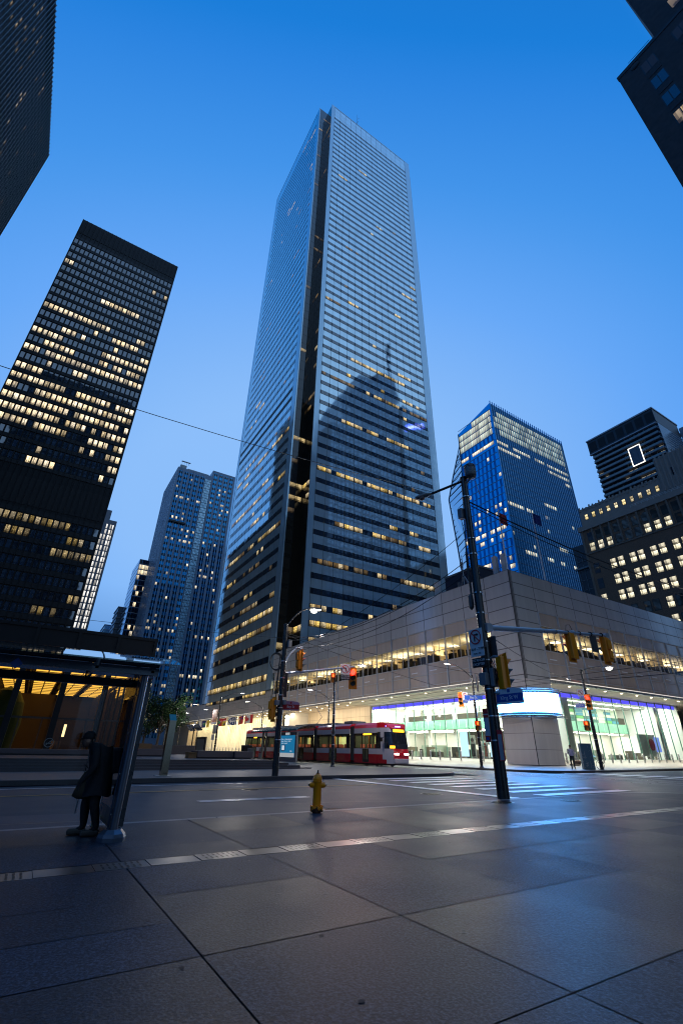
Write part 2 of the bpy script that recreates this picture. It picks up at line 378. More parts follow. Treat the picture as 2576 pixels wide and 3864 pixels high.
# common materials
glassD = glass_dark('window_glass', (.008, .016, .03), ior=2.3)
glassB = glass_dark('bronze_glass', (.02, .017, .012), bump=.02)
glassBlue = glass_dark('blue_glass', (.04, .16, .34), metal=.8)
litW = lit_mat('office_light_warm', (1, .66, .16), .85, lamps=2.6)
litB = lit_mat('office_light_bright', (1, .80, .52), 1.9, dark=.45)
litD = lit_mat('office_light_dim', (1, .62, .25), .22, lamps=.8)
litN = lit_mat('office_light_neutral', (1, .86, .64), 1.6)
black = mat('black_steel', (.012, .012, .013), .45, spec=.5)
poleM = mat('black_pole_paint', (.018, .016, .015), .28, spec=.6, bump=.1, bscale=60)
steel = mat('brushed_steel', (.55, .55, .56), .3, 1, var=.15)
white = mat('white_metal', (.75, .76, .78), .35)
grey = mat('grey_metal', (.25, .26, .27), .4, .6)
yel = mat('signal_yellow', (1, .28, .002), .4, var=.1)
signW = mat('sign_white', (.72, .72, .70), .5, var=.05)
signK = mat('sign_black', (.012, .012, .012), .5)
signR = mat('sign_red', (.55, .02, .02), .5)
signB = mat('sign_blue', (.015, .09, .38), .45)
txtW = mat('letter_white', (.8, .8, .8), .5, var=.02)
txtK = mat('letter_black', (.01, .01, .01), .6)

# ================================================================== SETTING: ground, roads, pavements
def clip(poly, hp):
    for (px_, py_, nx, ny) in hp:            # keep (p-q).n <= 0
        out = []
        for i in range(len(poly)):
            a, b = poly[i], poly[(i+1) % len(poly)]
            da = (a[0]-px_)*nx+(a[1]-py_)*ny; db = (b[0]-px_)*nx+(b[1]-py_)*ny
            if da <= 0: out.append(a)
            if da*db < 0: t = da/(da-db); out.append((a[0]+(b[0]-a[0])*t, a[1]+(b[1]-a[1])*t))
        poly = out
        if len(poly) < 3: return []
    return poly
def sheet(name, rects, off, m, kind='structure', label=None):
    b = MB()
    for x0, x1, y0, y1 in rects:
        ys = [y0]+[y for y in (-120, 160) if y0 < y < y1]+[y1]
        for a, c in zip(ys[:-1], ys[1:]):
            b.face([(x0, a, gnd(a)+off), (x1, a, gnd(a)+off), (x1, c, gnd(c)+off), (x0, c, gnd(c)+off)])
    o = b.build(name, m); tag(o, label, None, None, kind); return o
asphalt = speckle('asphalt', (.013, .020, .032), (.042, .056, .078), .55, 60, .5, patch=.5, island=0, spec=.35, dist=.008)
asphalt2 = speckle('asphalt_worn', (.022, .027, .036), (.055, .062, .075), .45, 50, .5, patch=.6, island=0, spec=.4, dist=.008)
concrete = speckle('track_concrete', (.06, .062, .068), (.11, .112, .12), .5, 40, .3, patch=.5, island=0)
granite = speckle('paving_granite', (.002, .006, .014), (.055, .085, .135), .48, 46, .6, patch=.6, island=.55, spec=.24, dist=.004, lo=.44, hi=.68)
gran_kerb = speckle('kerb_granite', (.11, .12, .135), (.21, .22, .235), .45, 80, .3, island=.15)
kerb_dark = speckle('kerb_stone_dark', (.03, .028, .03), (.06, .058, .06), .6, 60, .3, island=.1)
paving = speckle('paving_concrete', (.045, .05, .06), (.09, .095, .105), .5, 45, .3, patch=.4, island=.2)
planter_gr = speckle('planter_granite', (.035, .028, .033), (.09, .075, .085), .5, 70, .3, patch=.3, island=.2)
mark = mat('road_paint', (.80, .82, .84), .38, var=.3, vscale=8)
markY = mat('road_paint_yellow', (.45, .27, .06), .6, var=.4, vscale=8)
sheet('ground', [(-1600, 1600, -1600, 1600)], -.20, asphalt, label='dark asphalt city ground under the streets')
sheet('road_bay_street', [(-24.1, -11.1, -300, 420)], -.15, asphalt, label='wide dark asphalt street crossing the foreground')
sheet('road_king_street', [(-520, -24.1, 25.8, 33), (-24.1, -11.1, 22, 33), (-11.1, 300, 22, 34)], -.146, asphalt2, label='asphalt cross street carrying the tram tracks')
sheet('tram_track_bed', [(-520, 300, 27.3, 31.9)], -.142, concrete, label='pale concrete bed of the tram tracks')
b = MB()
for y in (28.3, 29.75, 30.25, 31.7):
    b.box(-520, 300, y, y+.07, gnd(y)-.15, gnd(y)-.135)
tag(b.build('tram_rails', mat('rail_steel', (.35, .35, .36), .3, 1)), 'worn steel tram rails in the concrete', None, None, 'structure')
# painted markings
mk = []
for k in range(9):
    x = -12.75-1.47*k; mk.append((x-.3, x+.3, 16.6, 22.2))
mk += [(-24.1, -12.3, 14.55, 15.0), (-24.1, -11.5, 38.4, 38.6), (-24.0, -11.5, 34.4, 34.6)]
for k in range(9):
    x = -12.9-1.47*k; mk.append((x-.3, x+.3, 35, 38))
for k in range(4):
    mk.append((-32.5, -27.2, 26.0+.3+.45*k, 26.0+.52+.45*k))
mk += [(-9, -2, 23.2, 23.6), (-9, -2, 24.6, 25.0), (-9, -2, 26.0, 26.4), (-34, -33.7, 26, 33)]
sheet('crosswalk_markings', mk, -.134, mark, label='white ladder crosswalk bars at the intersection')
ln = [(-15.93, -15.8, 4.9, 8.6), (-15.68, -15.55, 4.9, 8.6), (-15.93, -15.8, -7, -3), (-15.68, -15.55, -7, -3), (-22.7, -22.58, -9, 9.2)]
sheet('lane_markings', ln, -.136, mark, label='white dashed lane lines on the near street')
sheet('centre_line', [(-19.75, -19.6, -60, 14.3)], -.136, markY, label='faded yellow centre line of the near street')
# tar seams in the asphalt
b = MB()
for (x, y, n, dx, dy) in [(-13.5, -3, 14, .12, .55), (-17.5, 2, 12, -.25, .5), (-14.2, 7, 12, .15, .6), (-21, 4, 10, .1, .7)]:
    p = []
    for i in range(n):
        p.append((x, y)); x += dx+rnd.uniform(-.12, .12); y += dy+rnd.uniform(-.1, .1)
    for a, c in zip(p[:-1], p[1:]):
        b.face([(a[0], a[1], gnd(a[1])-.145), (a[0]+.03, a[1], gnd(a[1])-.145), (c[0]+.03, c[1], gnd(c[1])-.145), (c[0], c[1], gnd(c[1])-.145)])
tag(b.build('road_seams', mat('tar', (.012, .012, .013), .35)), 'thin tar seams across the asphalt', None, None, 'structure')

# near pavement (south-east corner): bed, granite slabs, kerb, steel grate strip
ccx, ccy, cr_ = -7.1, 18.0, 4.0
arc = [(ccx-cr_*cos(a), ccy+cr_*sin(a)) for a in [i*pi/2/10 for i in range(11)]]
hp = []
for i in range(10):
    a, c = arc[i], arc[i+1]; n = (-(c[1]-a[1]), c[0]-a[0]); l = sqrt(n[0]**2+n[1]**2); hp.append((a[0], a[1], n[0]/l, n[1]/l))
hpi = [(x+nx*-.22, y+ny*-.22, nx, ny) for x, y, nx, ny in hp]
def flat(b, poly, off, m=0):
    if len(poly) >= 3: b.face([(p[0], p[1], gnd(p[1])+off) for p in poly], m)
b = MB(); flat(b, [(-10.9, -60), (60, -60), (60, 21.8)]+[(ccx-(cr_-.2)*cos(a), ccy+(cr_-.2)*sin(a)) for a in [i*pi/2/10 for i in range(10, -1, -1)]], -.02)
tag(b.build('pavement_bed', kerb_dark), 'dark joint bed under the granite slabs', None, None, 'structure')
b = MB()
xs = [-10.92, -9.2, -7.52, -7.1, -5.76, -4.12, -2.46, -.8, .86, 2.5, 4.2, 5.8, 7.5, 9.2, 11, 13, 15, 17, 19]
ys = [1.46+1.77*k for k in range(-8, 13)]
for i in range(len(xs)-1):
    if xs[i] == -7.52: continue
    for j in range(len(ys)-1):
        g_ = .007 if xs[i] > -6 else .009
        q = [(xs[i]+g_, ys[j]+g_), (xs[i+1]-g_, ys[j]+g_), (xs[i+1]-g_, ys[j+1]-g_), (xs[i]+g_, ys[j+1]-g_)]
        if -6.5 < xs[i] < -4.2 or xs[i] < -7.6:    # some slabs are cut in two
            if rnd.random() < .3:
                xm = (xs[i]+xs[i+1])/2
                parts = [[(q[0][0], q[0][1]), (xm-.004, q[1][1]), (xm-.004, q[2][1]), (q[3][0], q[3][1])], [(xm+.004, q[0][1]), q[1], q[2], (xm+.004, q[3][1])]]
            else: parts = [q]
        else: parts = [q]
        for pp in parts:
            pc = clip(pp, hpi)
            if len(pc) >= 3:
                dz = rnd.uniform(-.0015, .0015); b.face([(p[0], p[1], gnd(p[1])+dz) for p in pc])
slabs = b.build('pavement_near', granite); tag(slabs, 'large dark granite paving slabs of the near pavement', None, None, 'structure')
b = MB()
line = [(-11.1, y) for y in [-60]+[1.46+2.4*k for k in range(-8, 7)]]+arc[0:]+[(60, 22)]
line = [p for i, p in enumerate(line) if i == 0 or (abs(p[0]-line[i-1][0])+abs(p[1]-line[i-1][1])) > .01]
for a, c in zip(line[:-1], line[1:]):
    d = V((c[0]-a[0], c[1]-a[1], 0)); L_ = d.length; d.normalize(); n = V((d.y, -d.x, 0)); z0, z1 = gnd(a[1]), gnd(c[1])
    A = V((a[0], a[1], 0))+d*.004; B_ = V((c[0], c[1], 0))-d*.004
    t = [A+V((0, 0, z0)), B_+V((0, 0, z1)), B_+n*.2+V((0, 0, z1)), A+n*.2+V((0, 0, z0))]
    b.extrude(t[::-1], (0, 0, -.2))
tag(b.build('kerb_near', gran_kerb, bevel=.012), 'pale granite kerb of the near pavement', None, None, 'structure')
# steel drainage strip with slots
b = MB(); x0, x1 = -7.505, -7.115
y = -12
while y < 21.2:
    z = gnd(y); b.box(x0, x1, y, y+.62, z-.012, z+.002, 0)
    if int(round(y/.62)) % 2 == 0:
        for r_ in range(2):
            for k in range(7):
                yy = y+.08+k*.07; b.face([(x0+.05+.17*r_, yy, gnd(yy)+.0045), (x0+.17+.17*r_, yy, gnd(yy)+.0045), (x0+.17+.17*r_, yy+.025, gnd(yy)+.0045), (x0+.05+.17*r_, yy+.025, gnd(yy)+.0045)], 1)
    y += .625
tag(b.build('drain_strip', [mat('drain_steel', (.20, .20, .21), .36, .9, var=.2, vscale=3), black]), 'brushed steel slotted strip set into the granite pavement', 'grate')
# chewing gum spots, grit and stains on the granite
b = MB(); rg_ = random.Random(17)
for k in range(170):
    x = -11+10.5*rg_.random(); y = -3+18*rg_.random(); r_ = rg_.uniform(.008, .026); z = gnd(y)+.0032; n = 9
    if -7.6 < x < -7.05: continue
    b.face([(x+r_*cos(2*pi*i/n)*rg_.uniform(.8, 1.2), y+r_*1.1*sin(2*pi*i/n)*rg_.uniform(.8, 1.2), z) for i in range(n)], rg_.randrange(2))
tag(b.build('gum_spots', [mat('gum_dark', (.008, .008, .010), .7), mat('gum_grey', (.10, .11, .12), .7)]), 'dark and pale chewing gum spots on the granite slabs', None, None, 'stuff')
# manhole covers
def manhole(x, y, r, off, label, m):
    b = MB(); z = gnd(y)+off
    b.lathe([(r, -.01), (r, .002), (r-.04, .004), (r-.05, -.002), (r-.09, -.002), (.001, .0)], (x, y, z), 32, 0)
    for i in range(-6, 7):
        w_ = sqrt(max(.01, (r-.1)**2-(i*r/7)**2)); b.box(x-w_, x+w_, y+i*r/7-.012, y+i*r/7+.012, z, z+.006, 0)
    return tag(b.build('manhole_cover', m), label, 'manhole cover', 'manhole covers in street and pavement')
mhm = mat('cast_iron', (.05, .045, .04), .4, .8, var=.3, vscale=10, bump=.3)
manhole(-10.5, 12.0, .34, .003, 'round iron cover in the pavement just left of the tall pole', mhm)
manhole(-9.9, 14.3, .3, .003, 'round iron cover in the pavement right of the tall pole', mhm)
manhole(-12.3, 7.6, .4, -.149, 'round iron cover in the asphalt right behind the hydrant', mhm)
manhole(-14.9, 13.3, .42, -.149, 'round brass-toned cover beside the crosswalk stop line', mhm)
manhole(-19.3, 8.0, .36, -.149, 'flat iron cover on the yellow centre line', mhm)

# far pavements
def kerb_line(name, line, label, m=kerb_dark, w=.18, h=.19):
    b = MB()
    for a, c in zip(line[:-1], line[1:]):
        d = V((c[0]-a[0], c[1]-a[1], 0)).normalized(); n = V((-d.y, d.x, 0)); A = V((a[0], a[1], gnd(a[1])+.002)); B_ = V((c[0], c[1], gnd(c[1])+.002))
        b.extrude([A, B_, B_+n*w, A+n*w], (0, 0, -h))
    tag(b.build(name, m, bevel=.01), label, None, None, 'structure')
cs = [(-28.1+4*cos(a), 21.8+4*sin(a)) for a in [i*pi/2/10 for i in range(11)]]
kerb_line('kerb_southwest', [(-24.1, -200)]+cs+[(-520, 25.8)], 'dark kerb of the far left pavement')
b = MB(); flat(b, [(-24.28, -200)]+[(-28.1+3.82*cos(a), 21.8+3.82*sin(a)) for a in [i*pi/2/10 for i in range(11)]]+[(-520, 25.62), (-520, -200)], 0)
b.f = []; b.m = []; b.uv = []; b.v = []
pl = [(-24.28, -120)]+[(-28.1+3.82*cos(a), 21.8+3.82*sin(a)) for a in [i*pi/2/10 for i in range(11)]]+[(-520, 25.62), (-520, -120)]
flat(b, pl, 0)
pavSW = panel_mat('paving_grid_sw', 0, 1.5, 0, 500, -7, .02, (.075, .08, .095), (.03, .03, .035), 0, .42, .0)
tag(b.build('pavement_southwest', paving), 'concrete pavement along the far side of the near street', None, None, 'structure')
# north-west pavement, rising to the bank's glass front
def zNW(x, y):
    z = gnd(y); r = 0
    if y > 45: r = max(r, min(1, (y-45)/7)*.34) if x < -37 else r
    if x < -33.5 and y > 44: r = max(r, min(1, (-33.5-x)/4.5)*.20)
    return z+r
cn = [(-28.1+4*sin(a), 37-4*cos(a)) for a in [i*pi/2/10 for i in range(11)]]      # from (-28.1,33) to (-24.1,37)
kerb_line('kerb_northwest', ([(-520, 33)]+cn+[(-24.1, 400)]), 'dark kerb of the pavement in front of the bank')
b = MB()
gx = [-520, -300, -200]+[-180+3*i for i in range(44)]+[-48+.75*i for i in range(32)]; gx = sorted(set(g for g in gx if g < -28.3))+[-28.1]
gy = [33.18, 35, 37, 40, 43, 44.2, 45]+[46+.8*i for i in range(8)]+[53, 56, 60, 70, 80, 100, 120]
for i in range(len(gx)-1):
    for j in range(len(gy)-1):
        q = [(gx[i], gy[j]), (gx[i+1], gy[j]), (gx[i+1], gy[j+1]), (gx[i], gy[j+1])]; b.face([(x, y, zNW(x, y)) for x, y in q])
ex = [-28.1, -26, -24.28]; ey = [37]+[40+4*i for i in range(31)]+[400]
for i in range(2):
    for j in range(len(ey)-1):
        q = [(ex[i], ey[j]), (ex[i+1], ey[j]), (ex[i+1], ey[j+1]), (ex[i], ey[j+1])]; b.face([(x, y, gnd(y)) for x, y in q])
flat(b, [(-28.1, 37)]+[(-28.1+3.82*sin(a), 37-3.82*cos(a)) for a in [i*pi/2/10 for i in range(11)]], 0)
tag(b.build('pavement_northwest', speckle('paving_pale', (.17, .165, .155), (.28, .275, .26), .5, 45, .3, patch=.4, island=.15)), 'pale concrete pavement in front of the bank', None, None, 'structure')
# plaza: steps and terrace
b = MB()
for k in range(4):
    x = -33-.36*k; yN = 18.2-.75*k; z0 = gnd(10)+.135*k-.3; z1 = gnd(10)+.135*(k+1)
    b.box(-150, x, -120, yN, z0 if k == 0 else z1-.14, z1)
    b.box(x-.06, x+.012, -120, yN+.012, z1-.03, z1+.002)
tag(b.build('plaza_steps', speckle('plaza_granite', (.03, .029, .034), (.07, .068, .078), .5, 60, .3, patch=.3, island=0)), 'four low dark granite steps up to the office plaza', None, None, 'structure')
ZP = gnd(10)+.54

# ================================================================== BUILDINGS
Zv = V((0, 0, 1))
# ---- the tall white tower (notched corners, ribbon windows)
FX, FY = -95.5, 44.0
tower = thing('office_tower', 'very tall pale tower with ribbon windows and a dark notched corner', 'skyscraper', (-125, 70, 0))
fbase = (.74, .88, .90)
pE = panel_mat('tower_panel_east', 1, 3.14, 50.2, 4.0, 23.3, .11, fbase, (.03, .035, .04), .66, .04, .035, .22)
pS = panel_mat('tower_panel_south', 0, 3.14, -102.9, 4.0, 23.3, .11, fbase, (.03, .035, .04), .66, .04, .035, .22)
pEdge = mat('tower_edge_panel', (.50, .66, .74), .12, .5, var=.04, vscale=.2)
outline = [(-151, 44), (-99.9, 44), (-99.9, 48.4), (-95.5, 48.4), (-95.5, 97.3), (-99.9, 97.3), (-99.9, 102), (-151, 102)]
b = MB()
b.prism(outline, 13.0, 287, 0, side=lambda i: [0, 2, 2, 1, 2, 2, 0, 1][i])
b.build('wall', [pS, pE, glassB], tower)
b = MB()   # parapet trim and bright edge strips
b.box(-102.6, -99.86, 43.90, 44.02, 13.2, 287.3, 0); b.box(-95.52, -95.40, 48.36, 50.0, 22, 287.3, 0)
b.box(-95.52, -95.42, 94.4, 97.35, 22, 287.3, 0); b.box(-151.02, -148.9, 43.92, 44.02, 13.2, 287.3, 0)
b.box(-99.98, -99.84, 43.9, 44.3, 13.2, 287.3, 0); b.box(-95.7, -95.38, 48.3, 48.46, 22, 287.3, 0)
b.box(-151, -99.9, 43.93, 44.3, 286.8, 287.4, 0); b.box(-95.8, -95.41, 48.4, 97.3, 286.8, 287.4, 0)
b.build('trim', pEdge, tower)
def litpick(seed, dens, run=.75):
    """row of panes: runs of lit panes inside lit stretches"""
    r = random.Random(seed); st = False; out = []
    for i in range(64):
        if r.random() < (1-run)*2: st = r.random() < dens
        out.append(st and r.random() < .85)
    return out
def ribbon(O, U, N, z1, h, bays, pitch, start, lit, two=True, mats=(0, 1, 2, 3), d=.02):
    q = [rectq(O, U, N, start-.15, start+bays*pitch+.15, z1-h, z1, d, 0)]
    for i in range(bays):
        for j in range(2 if two else 1):
            w = (pitch-.34)/(2 if two else 1)
            u0 = start+i*pitch+.17+j*w+.03; u1 = u0+w-.06; m = 1
            if lit[(2*i+j) % 64]: m = 2
            elif lit[-1-((2*i+j) % 64)]: m = 3
            q.append(rectq(O, U, N, u0, u1, z1-h+.07, z1-.07, d+.03, m))
    return q
items = []; fm = [black, glassD, litW, litD]
R1 = random.Random(21)
for k in range(-3, 64):
    z1 = 24.8+4.0*k
    dens = {0: .9, 1: .85, 2: .2, 5: .25, 8: .35, 12: .6, 17: .3, 21: .45, 24: .7, 30: .25}.get(k, .035 if k < 30 else .015)
    if k >= 0:
        lit = litpick(k*3+1, dens)
        if k > 26: lit = [x and R1.random() < .9 for x in lit]
        if k == 24: lit = [6 < i < 22 for i in range(64)]
        if k == 12: lit = [i % 7 != 3 and i < 27 for i in range(64)]
        m_ = fm
        items.append(ribbon((FX, 0, 0), (0, 1, 0), (1, 0, 0), z1, 1.5, 14, 3.14, 50.2, lit))
    if k in (19, 20): items.append([rectq((0, FY, 0), (1, 0, 0), (0, -1, 0), -148.6, -102.9, z1-1.6, z1, .03, 0)]); continue
    ds = {-3: .5, -2: .97, -1: .1, 0: .12, 1: .97, 2: .97, 3: .15, 5: .12, 6: .3, 8: .5, 9: .1, 12: .75, 13: .2, 16: .5, 17: .3, 19: .1}.get(k, .06 if k < 24 else .03)
    lit = litpick(k*7+5, ds)
    if ds > .9: lit = [R1.random() < .88 for _ in range(64)]
    items.append(ribbon((0, FY, 0), (1, 0, 0), (0, -1, 0), z1 if k > -3 else z1+.4, 1.5 if k > -3 else .9, 14, 3.14, -148.0+1.2, lit))
emit_items(tower, 'window_band', items, fm)
# notch glazing: floors, mullions and a few lit rooms
items = []
for k in range(0, 65):
    z1 = 25+4.0*k; q = []
    lt = R1.random() < .05 or k in (0, 1, 24)
    for i in range(2):
        u0 = 44.3+i*2.05; m = 2 if lt and R1.random() < .75 else (3 if R1.random() < .07 else 1)
        q.append(rectq((-99.9, 0, 0), (0, 1, 0), (1, 0, 0), u0, u0+1.9, z1-3.0, z1-1.5 if m > 1 else z1, .03, m))
    for i in range(2):
        u0 = -99.7+i*2.05; m = 2 if lt and R1.random() < .6 else (3 if R1.random() < .07 else 1)
        q.append(rectq((0, 48.4, 0), (1, 0, 0), (0, -1, 0), u0, u0+1.9, z1-3.0, z1-1.5 if m > 1 else z1, .03, m))
    items.append(q)
emit_items(tower, 'corner_glazing', items, [black, glassB, litW, litD], cap=60)
b = MB(); b.cyl((-97, 64.4, 287), (-97, 64.4, 302), .12, .05); b.cyl((-97, 64.4, 297), (-96, 64.9, 297), .06); b.cyl((-97.5, 64.4, 294), (-96.3, 64.8, 294), .08)
b.build('antenna', grey, tower)
b = MB(); b.cyl((-104, 50, 287), (-104, 50, 294), .12, .05); b.build('antenna', grey, tower)

# ---- podium of the tower (bank corner)
pod = thing('bank_podium', 'pale panelled corner podium with a glowing glass bank lobby under it', 'building', (-60, 60, 0))
pb = (.66, .64, .62)
pdS = panel_mat('podium_panel_south', 0, 3.83, -33.3, 1.5, 21.0, .10, pb, (.12, .11, .11), .25, .12, .03, .2)
pdE = panel_mat('podium_panel_east', 1, 3.83, 44.45, 1.5, 21.0, .10, pb, (.12, .11, .11), .25, .12, .03, .2)
XW, XE, YS = -99.9, -33.3, 44.0
SOF = 8.6
b = MB()
def wallS(x0, x1, z0, z1, d=0, m=0): b.box(x0, x1, YS-d, YS+.35, z0, z1, m)
def wallE(y0, y1, z0, z1, d=0, m=1): b.box(XE-.35, XE+d, y0, y1, z0, z1, m)
wallS(XW, XE, 16.5, 21.0); wallE(YS+.35, 130, 16.5, 21.0)
wallS(-37.1, XE, SOF, 16.5); wallE(YS+.35, 48.3, SOF, 16.5)
b.face([(XW, 44.3, 20.9), (XE-.3, 44.3, 20.9), (XE-.3, 130, 20.9), (XW, 130, 20.9)], 0)
b.build('upper_wall', [pdS, pdE], pod)
b = MB()   # corner pier down to the pavement
b.box(-37.15, XE, YS, 48.3, .2, SOF, 0)
b.build('corner_pier', [panel_mat('pier_panel', 2, 1.5, .3, 1.5, .3, .04, (.66, .60, .56), (.2, .16, .15), .1, .18, .03, .3)], pod)
b = MB(); b.box(-37.22, XE+.07, YS-.07, 48.37, .15, .42); b.box(XE-.03, XE+.03, YS-.03, YS+.03, .42, 21.0); b.build('plinth', kerb_dark, pod)
# glazed grid: white frames, top glass spandrel, clear office glass, lower glass spandrels
spG = panel_mat('podium_spandrel', 2, 40, 0, 40, 0, .01, (.62, .52, .45), (.1, .1, .1), .15, .06, .02, .3)
frM = mat('podium_frame', (.50, .52, .55), .35, .3)
cg = glass_clear('office_glass', (.82, .84, .82))
nS, nE = 16, 20
baysS = [(-37.1-3.83*(i+1), -37.1-3.83*i) for i in range(nS)]; baysE = [(48.3+3.68*i, 48.3+3.68*(i+1)) for i in range(nE)]
for s, bays in (('S', baysS), ('E', baysE)):
    for (a, c) in bays:
        O, U, N = ((0, YS, 0), V((1, 0, 0)), V((0, -1, 0))) if s == 'S' else ((XE, 0, 0), V((0, 1, 0)), V((1, 0, 0)))
        for zz in (((14.9, 16.45),), ((10.65, 11.95), (9.25, 10.6), (8.95, 9.2))):
            b = MB()
            for z0, z1 in zz: b.face(*rectq(O, U, N, a+.1, c-.1, z0, z1, -.06, 0))
            b.build('spandrel_glass', spG, pod)
        b = MB(); b.face(*rectq(O, U, N, a+.1, c-.1, 12.02, 14.84, -.05, 0)); ow = b.build('office_window', cg, pod)
        b = MB()
        def bar(u0, u1, z0, z1, d0, d1):
            p0 = V(O)+N*d0+U*u0; p1 = V(O)+N*d1+U*u1
            b.box(min(p0.x, p1.x), max(p0.x, p1.x), min(p0.y, p1.y), max(p0.y, p1.y), z0, z1)
        bar(a-.07, a+.07, 8.95, 16.5, -.12, .10)
        for z, h in ((16.45, .07), (14.84, .08), (13.42, .05), (11.95, .09), (10.58, .06), (9.2, .06)): bar(a+.075, c-.075, z, z+h, -.10, .04)
        m3 = a+(c-a)/3; m6 = a+2*(c-a)/3
        for mm in (m3, m6): bar(mm-.03, mm+.03, 12.04, 14.84, -.1, -.02)
        bar(a+.5, a+2.2, 10.9, 11.0, -.5, -.12) if False else None
        b.build('window_frame', frM, ow)
# reflective fins behind the lower glass (visible struts)
for (a, c) in baysS: b = MB(); b.box(a+.6, a+1.9, YS-.075, YS-.05, 11.0, 11.12); b.build('strut', white, pod)
for (a, c) in baysE: b = MB(); b.box(XE+.05, XE+.075, a+.6, a+1.9, 11.0, 11.12); b.build('strut', white, pod)
# office floor behind the ribbon
offW = mat('office_wall', (.75, .62, .42), .7); offC = mat('office_ceiling', (.8, .76, .66), .8)
b = MB()
b.box(XW, -34, 44.4, 52, 11.75, 11.95, 0); b.box(XW, -34, 44.45, 52, 14.9, 15.05, 1); b.box(XW, -43, 52, 52.2, 11.9, 15, 2)
b.box(-43, -34, 52, 120, 11.75, 11.95, 0); b.box(-43, -34, 52, 120, 14.9, 15.05, 1); b.box(-43.2, -43, 52.2, 120, 11.9, 15, 2)
for i in range(15):
    x = -42-3.83*i
    if i % 3 != 1: b.box(x-.08, x+.08, 46.5+(i % 2)*2, 52, 11.95, 14.9, 2)
for i in range(17):
    y = 52+3.68*i
    if i % 3 != 1: b.box(-43, -36+(i % 2)*-2, y-.08, y+.08, 11.95, 14.9, 2)
b.build('office_floor', [mat('carpet', (.3, .25, .2), .9), offC, offW], pod)
cl = emit('ceiling_lamp', (1, .84, .55), 3.5, True)
b = MB()
for i in range(16):
    for yy in (48.2,): b.box(-40.8-3.83*i, -39.6-3.83*i, yy, yy+1.2, 14.84, 14.88)
for i in range(18):
    for xx in (-38.6,): b.box(xx, xx+1.2, 50+3.68*i, 51.2+3.68*i, 14.84, 14.88)
b.build('ceiling_lamp', cl, pod)
b = MB()   # dark desks, screens, chairs by the glass
for i in range(70):
    x = -38-.88*i+rnd.uniform(-.3, .3); h = rnd.choice([.4, .7, 1.0, 1.25, 1.3]); w = rnd.uniform(.15, .45)
    b.box(x-w, x+w, 44.7, 45.1+rnd.random(), 11.95, 11.95+h)
    if rnd.random() < .3: b.box(x-.3, x+.3, 44.8, 44.9, 12.9, 13.35)
for i in range(70):
    y = 48.6+.9*i+rnd.uniform(-.3, .3); h = rnd.choice([.3, .6, .9, 1.2, 1.3]); w = rnd.uniform(.15, .45)
    b.box(-34.8-rnd.random(), -34.2, y-w, y+w, 11.95, 11.95+h)
b.build('office_furniture', mat('dark_furniture', (.03, .025, .02), .6), pod)
for x in range(-42, -99, -8): area((x, 47.5, 13.7), 5, 1.5, 190, (1, .80, .47), pod, (0, 0, 1))
for y in range(52, 112, 8): area((-37.5, y, 13.7), 1.5, 5, 190, (1, .80, .47), pod, (0, 0, 1))
b = MB()
for i in range(15): b.lathe([(.42, .12), (.3, 0), (.05, -.12)], (-42-3.83*i, 46.4, 13.55), 12); b.cyl((-42-3.83*i, 46.4, 13.6), (-42-3.83*i, 46.4, 14.9), .02, n=4)
for i in range(16): b.lathe([(.42, .12), (.3, 0), (.05, -.12)], (-36.2, 51+3.68*i, 13.55), 12)
b.build('pendant_uplight', mat('pendant_brass', (.35, .28, .15), .4, .6), pod)
# fascia, soffit and downlights
sofM = mat('soffit', (.62, .56, .47), .6, var=.06)
b = MB()
b.box(XW-110, -37.1, YS-.03, YS+.3, SOF-.05, SOF+.33, 0); b.box(XE-.3, XE+.03, 48.3, 130, SOF-.05, SOF+.33, 0)
b.build('fascia', mat('fascia_metal', (.30, .29, .28), .3, .6), pod)
b = MB(); b.box(XW-110, -37.15, YS-.06, YS-.035, SOF+.22, SOF+.30); b.box(XE+.035, XE+.06, 48.3, 130, SOF+.22, SOF+.30)
b.build('fascia_light', emit('fascia_glow', (1, .93, .8), .9), pod)
b = MB()
b.box(XW-110, XE-.3, 44.3, 70, SOF, SOF+.2); b.box(-60, XE-.3, 70, 130, SOF, SOF+.2)
b.build('soffit', sofM, pod)
dl = emit('downlight_glow', (1, .85, .6), 14)
dm = []
for i in range(30):
    dm.append((-39.5-3.83*i if i < 17 else -39.5-3.83*17-4.6*(i-17), 45.6))
for i in range(16): dm.append((-34.6, 50+3.68*i))
for i in range(14): dm.append((-75-4.6*i, 48.2))
for (x, y) in dm:
    b = MB(); b.cyl((x, y, SOF-.01), (x, y, SOF-.03), .13, n=10); b.build('downlight', dl, pod)
for i in range(14): spot((-41-8.2*i, 46.3, SOF-.1), 2600, (1, .84, .62), pod, 150, .15)
for i in range(5): spot((-35, 54+8*i, SOF-.1), 2600, (1, .86, .64), pod, 150, .15)
# lobby of the bank
LG = glass_clear('lobby_glass', (.86, .97, .92)); LGg = glass_clear('balustrade_glass', (.55, .86, .70), .9)
lobW = mat('lobby_wall', (.82, .80, .74), .6, var=.04); lobF = mat('lobby_floor', (.55, .53, .48), .25, var=.1)
LY, LX = 52.2, -38.1
b = MB()
b.box(-73.2, LX, LY, 72, .60, .74, 1)
b.box(-73.2, -73, LY, 64, .7, SOF, 0); b.box(-73.2, -50, 64, 64.2, .7, SOF, 0); b.box(-50.2, -50, 64, 86, .7, SOF, 0)
b.box(-73, LX-.05, LY+.05, 63.9, SOF-.14, SOF-.02, 0); b.box(-50, LX-.05, 63.9, 86, SOF-.14, SOF-.02, 0)
b.box(-50, LX, 86, 86.2, .7, SOF, 0); b.box(-50, LX, 72, 86, .60, .74, 1)
b.build('lobby_room', [lobW, lobF], pod)
b = MB()   # mezzanine slab, dark band above, office boxes
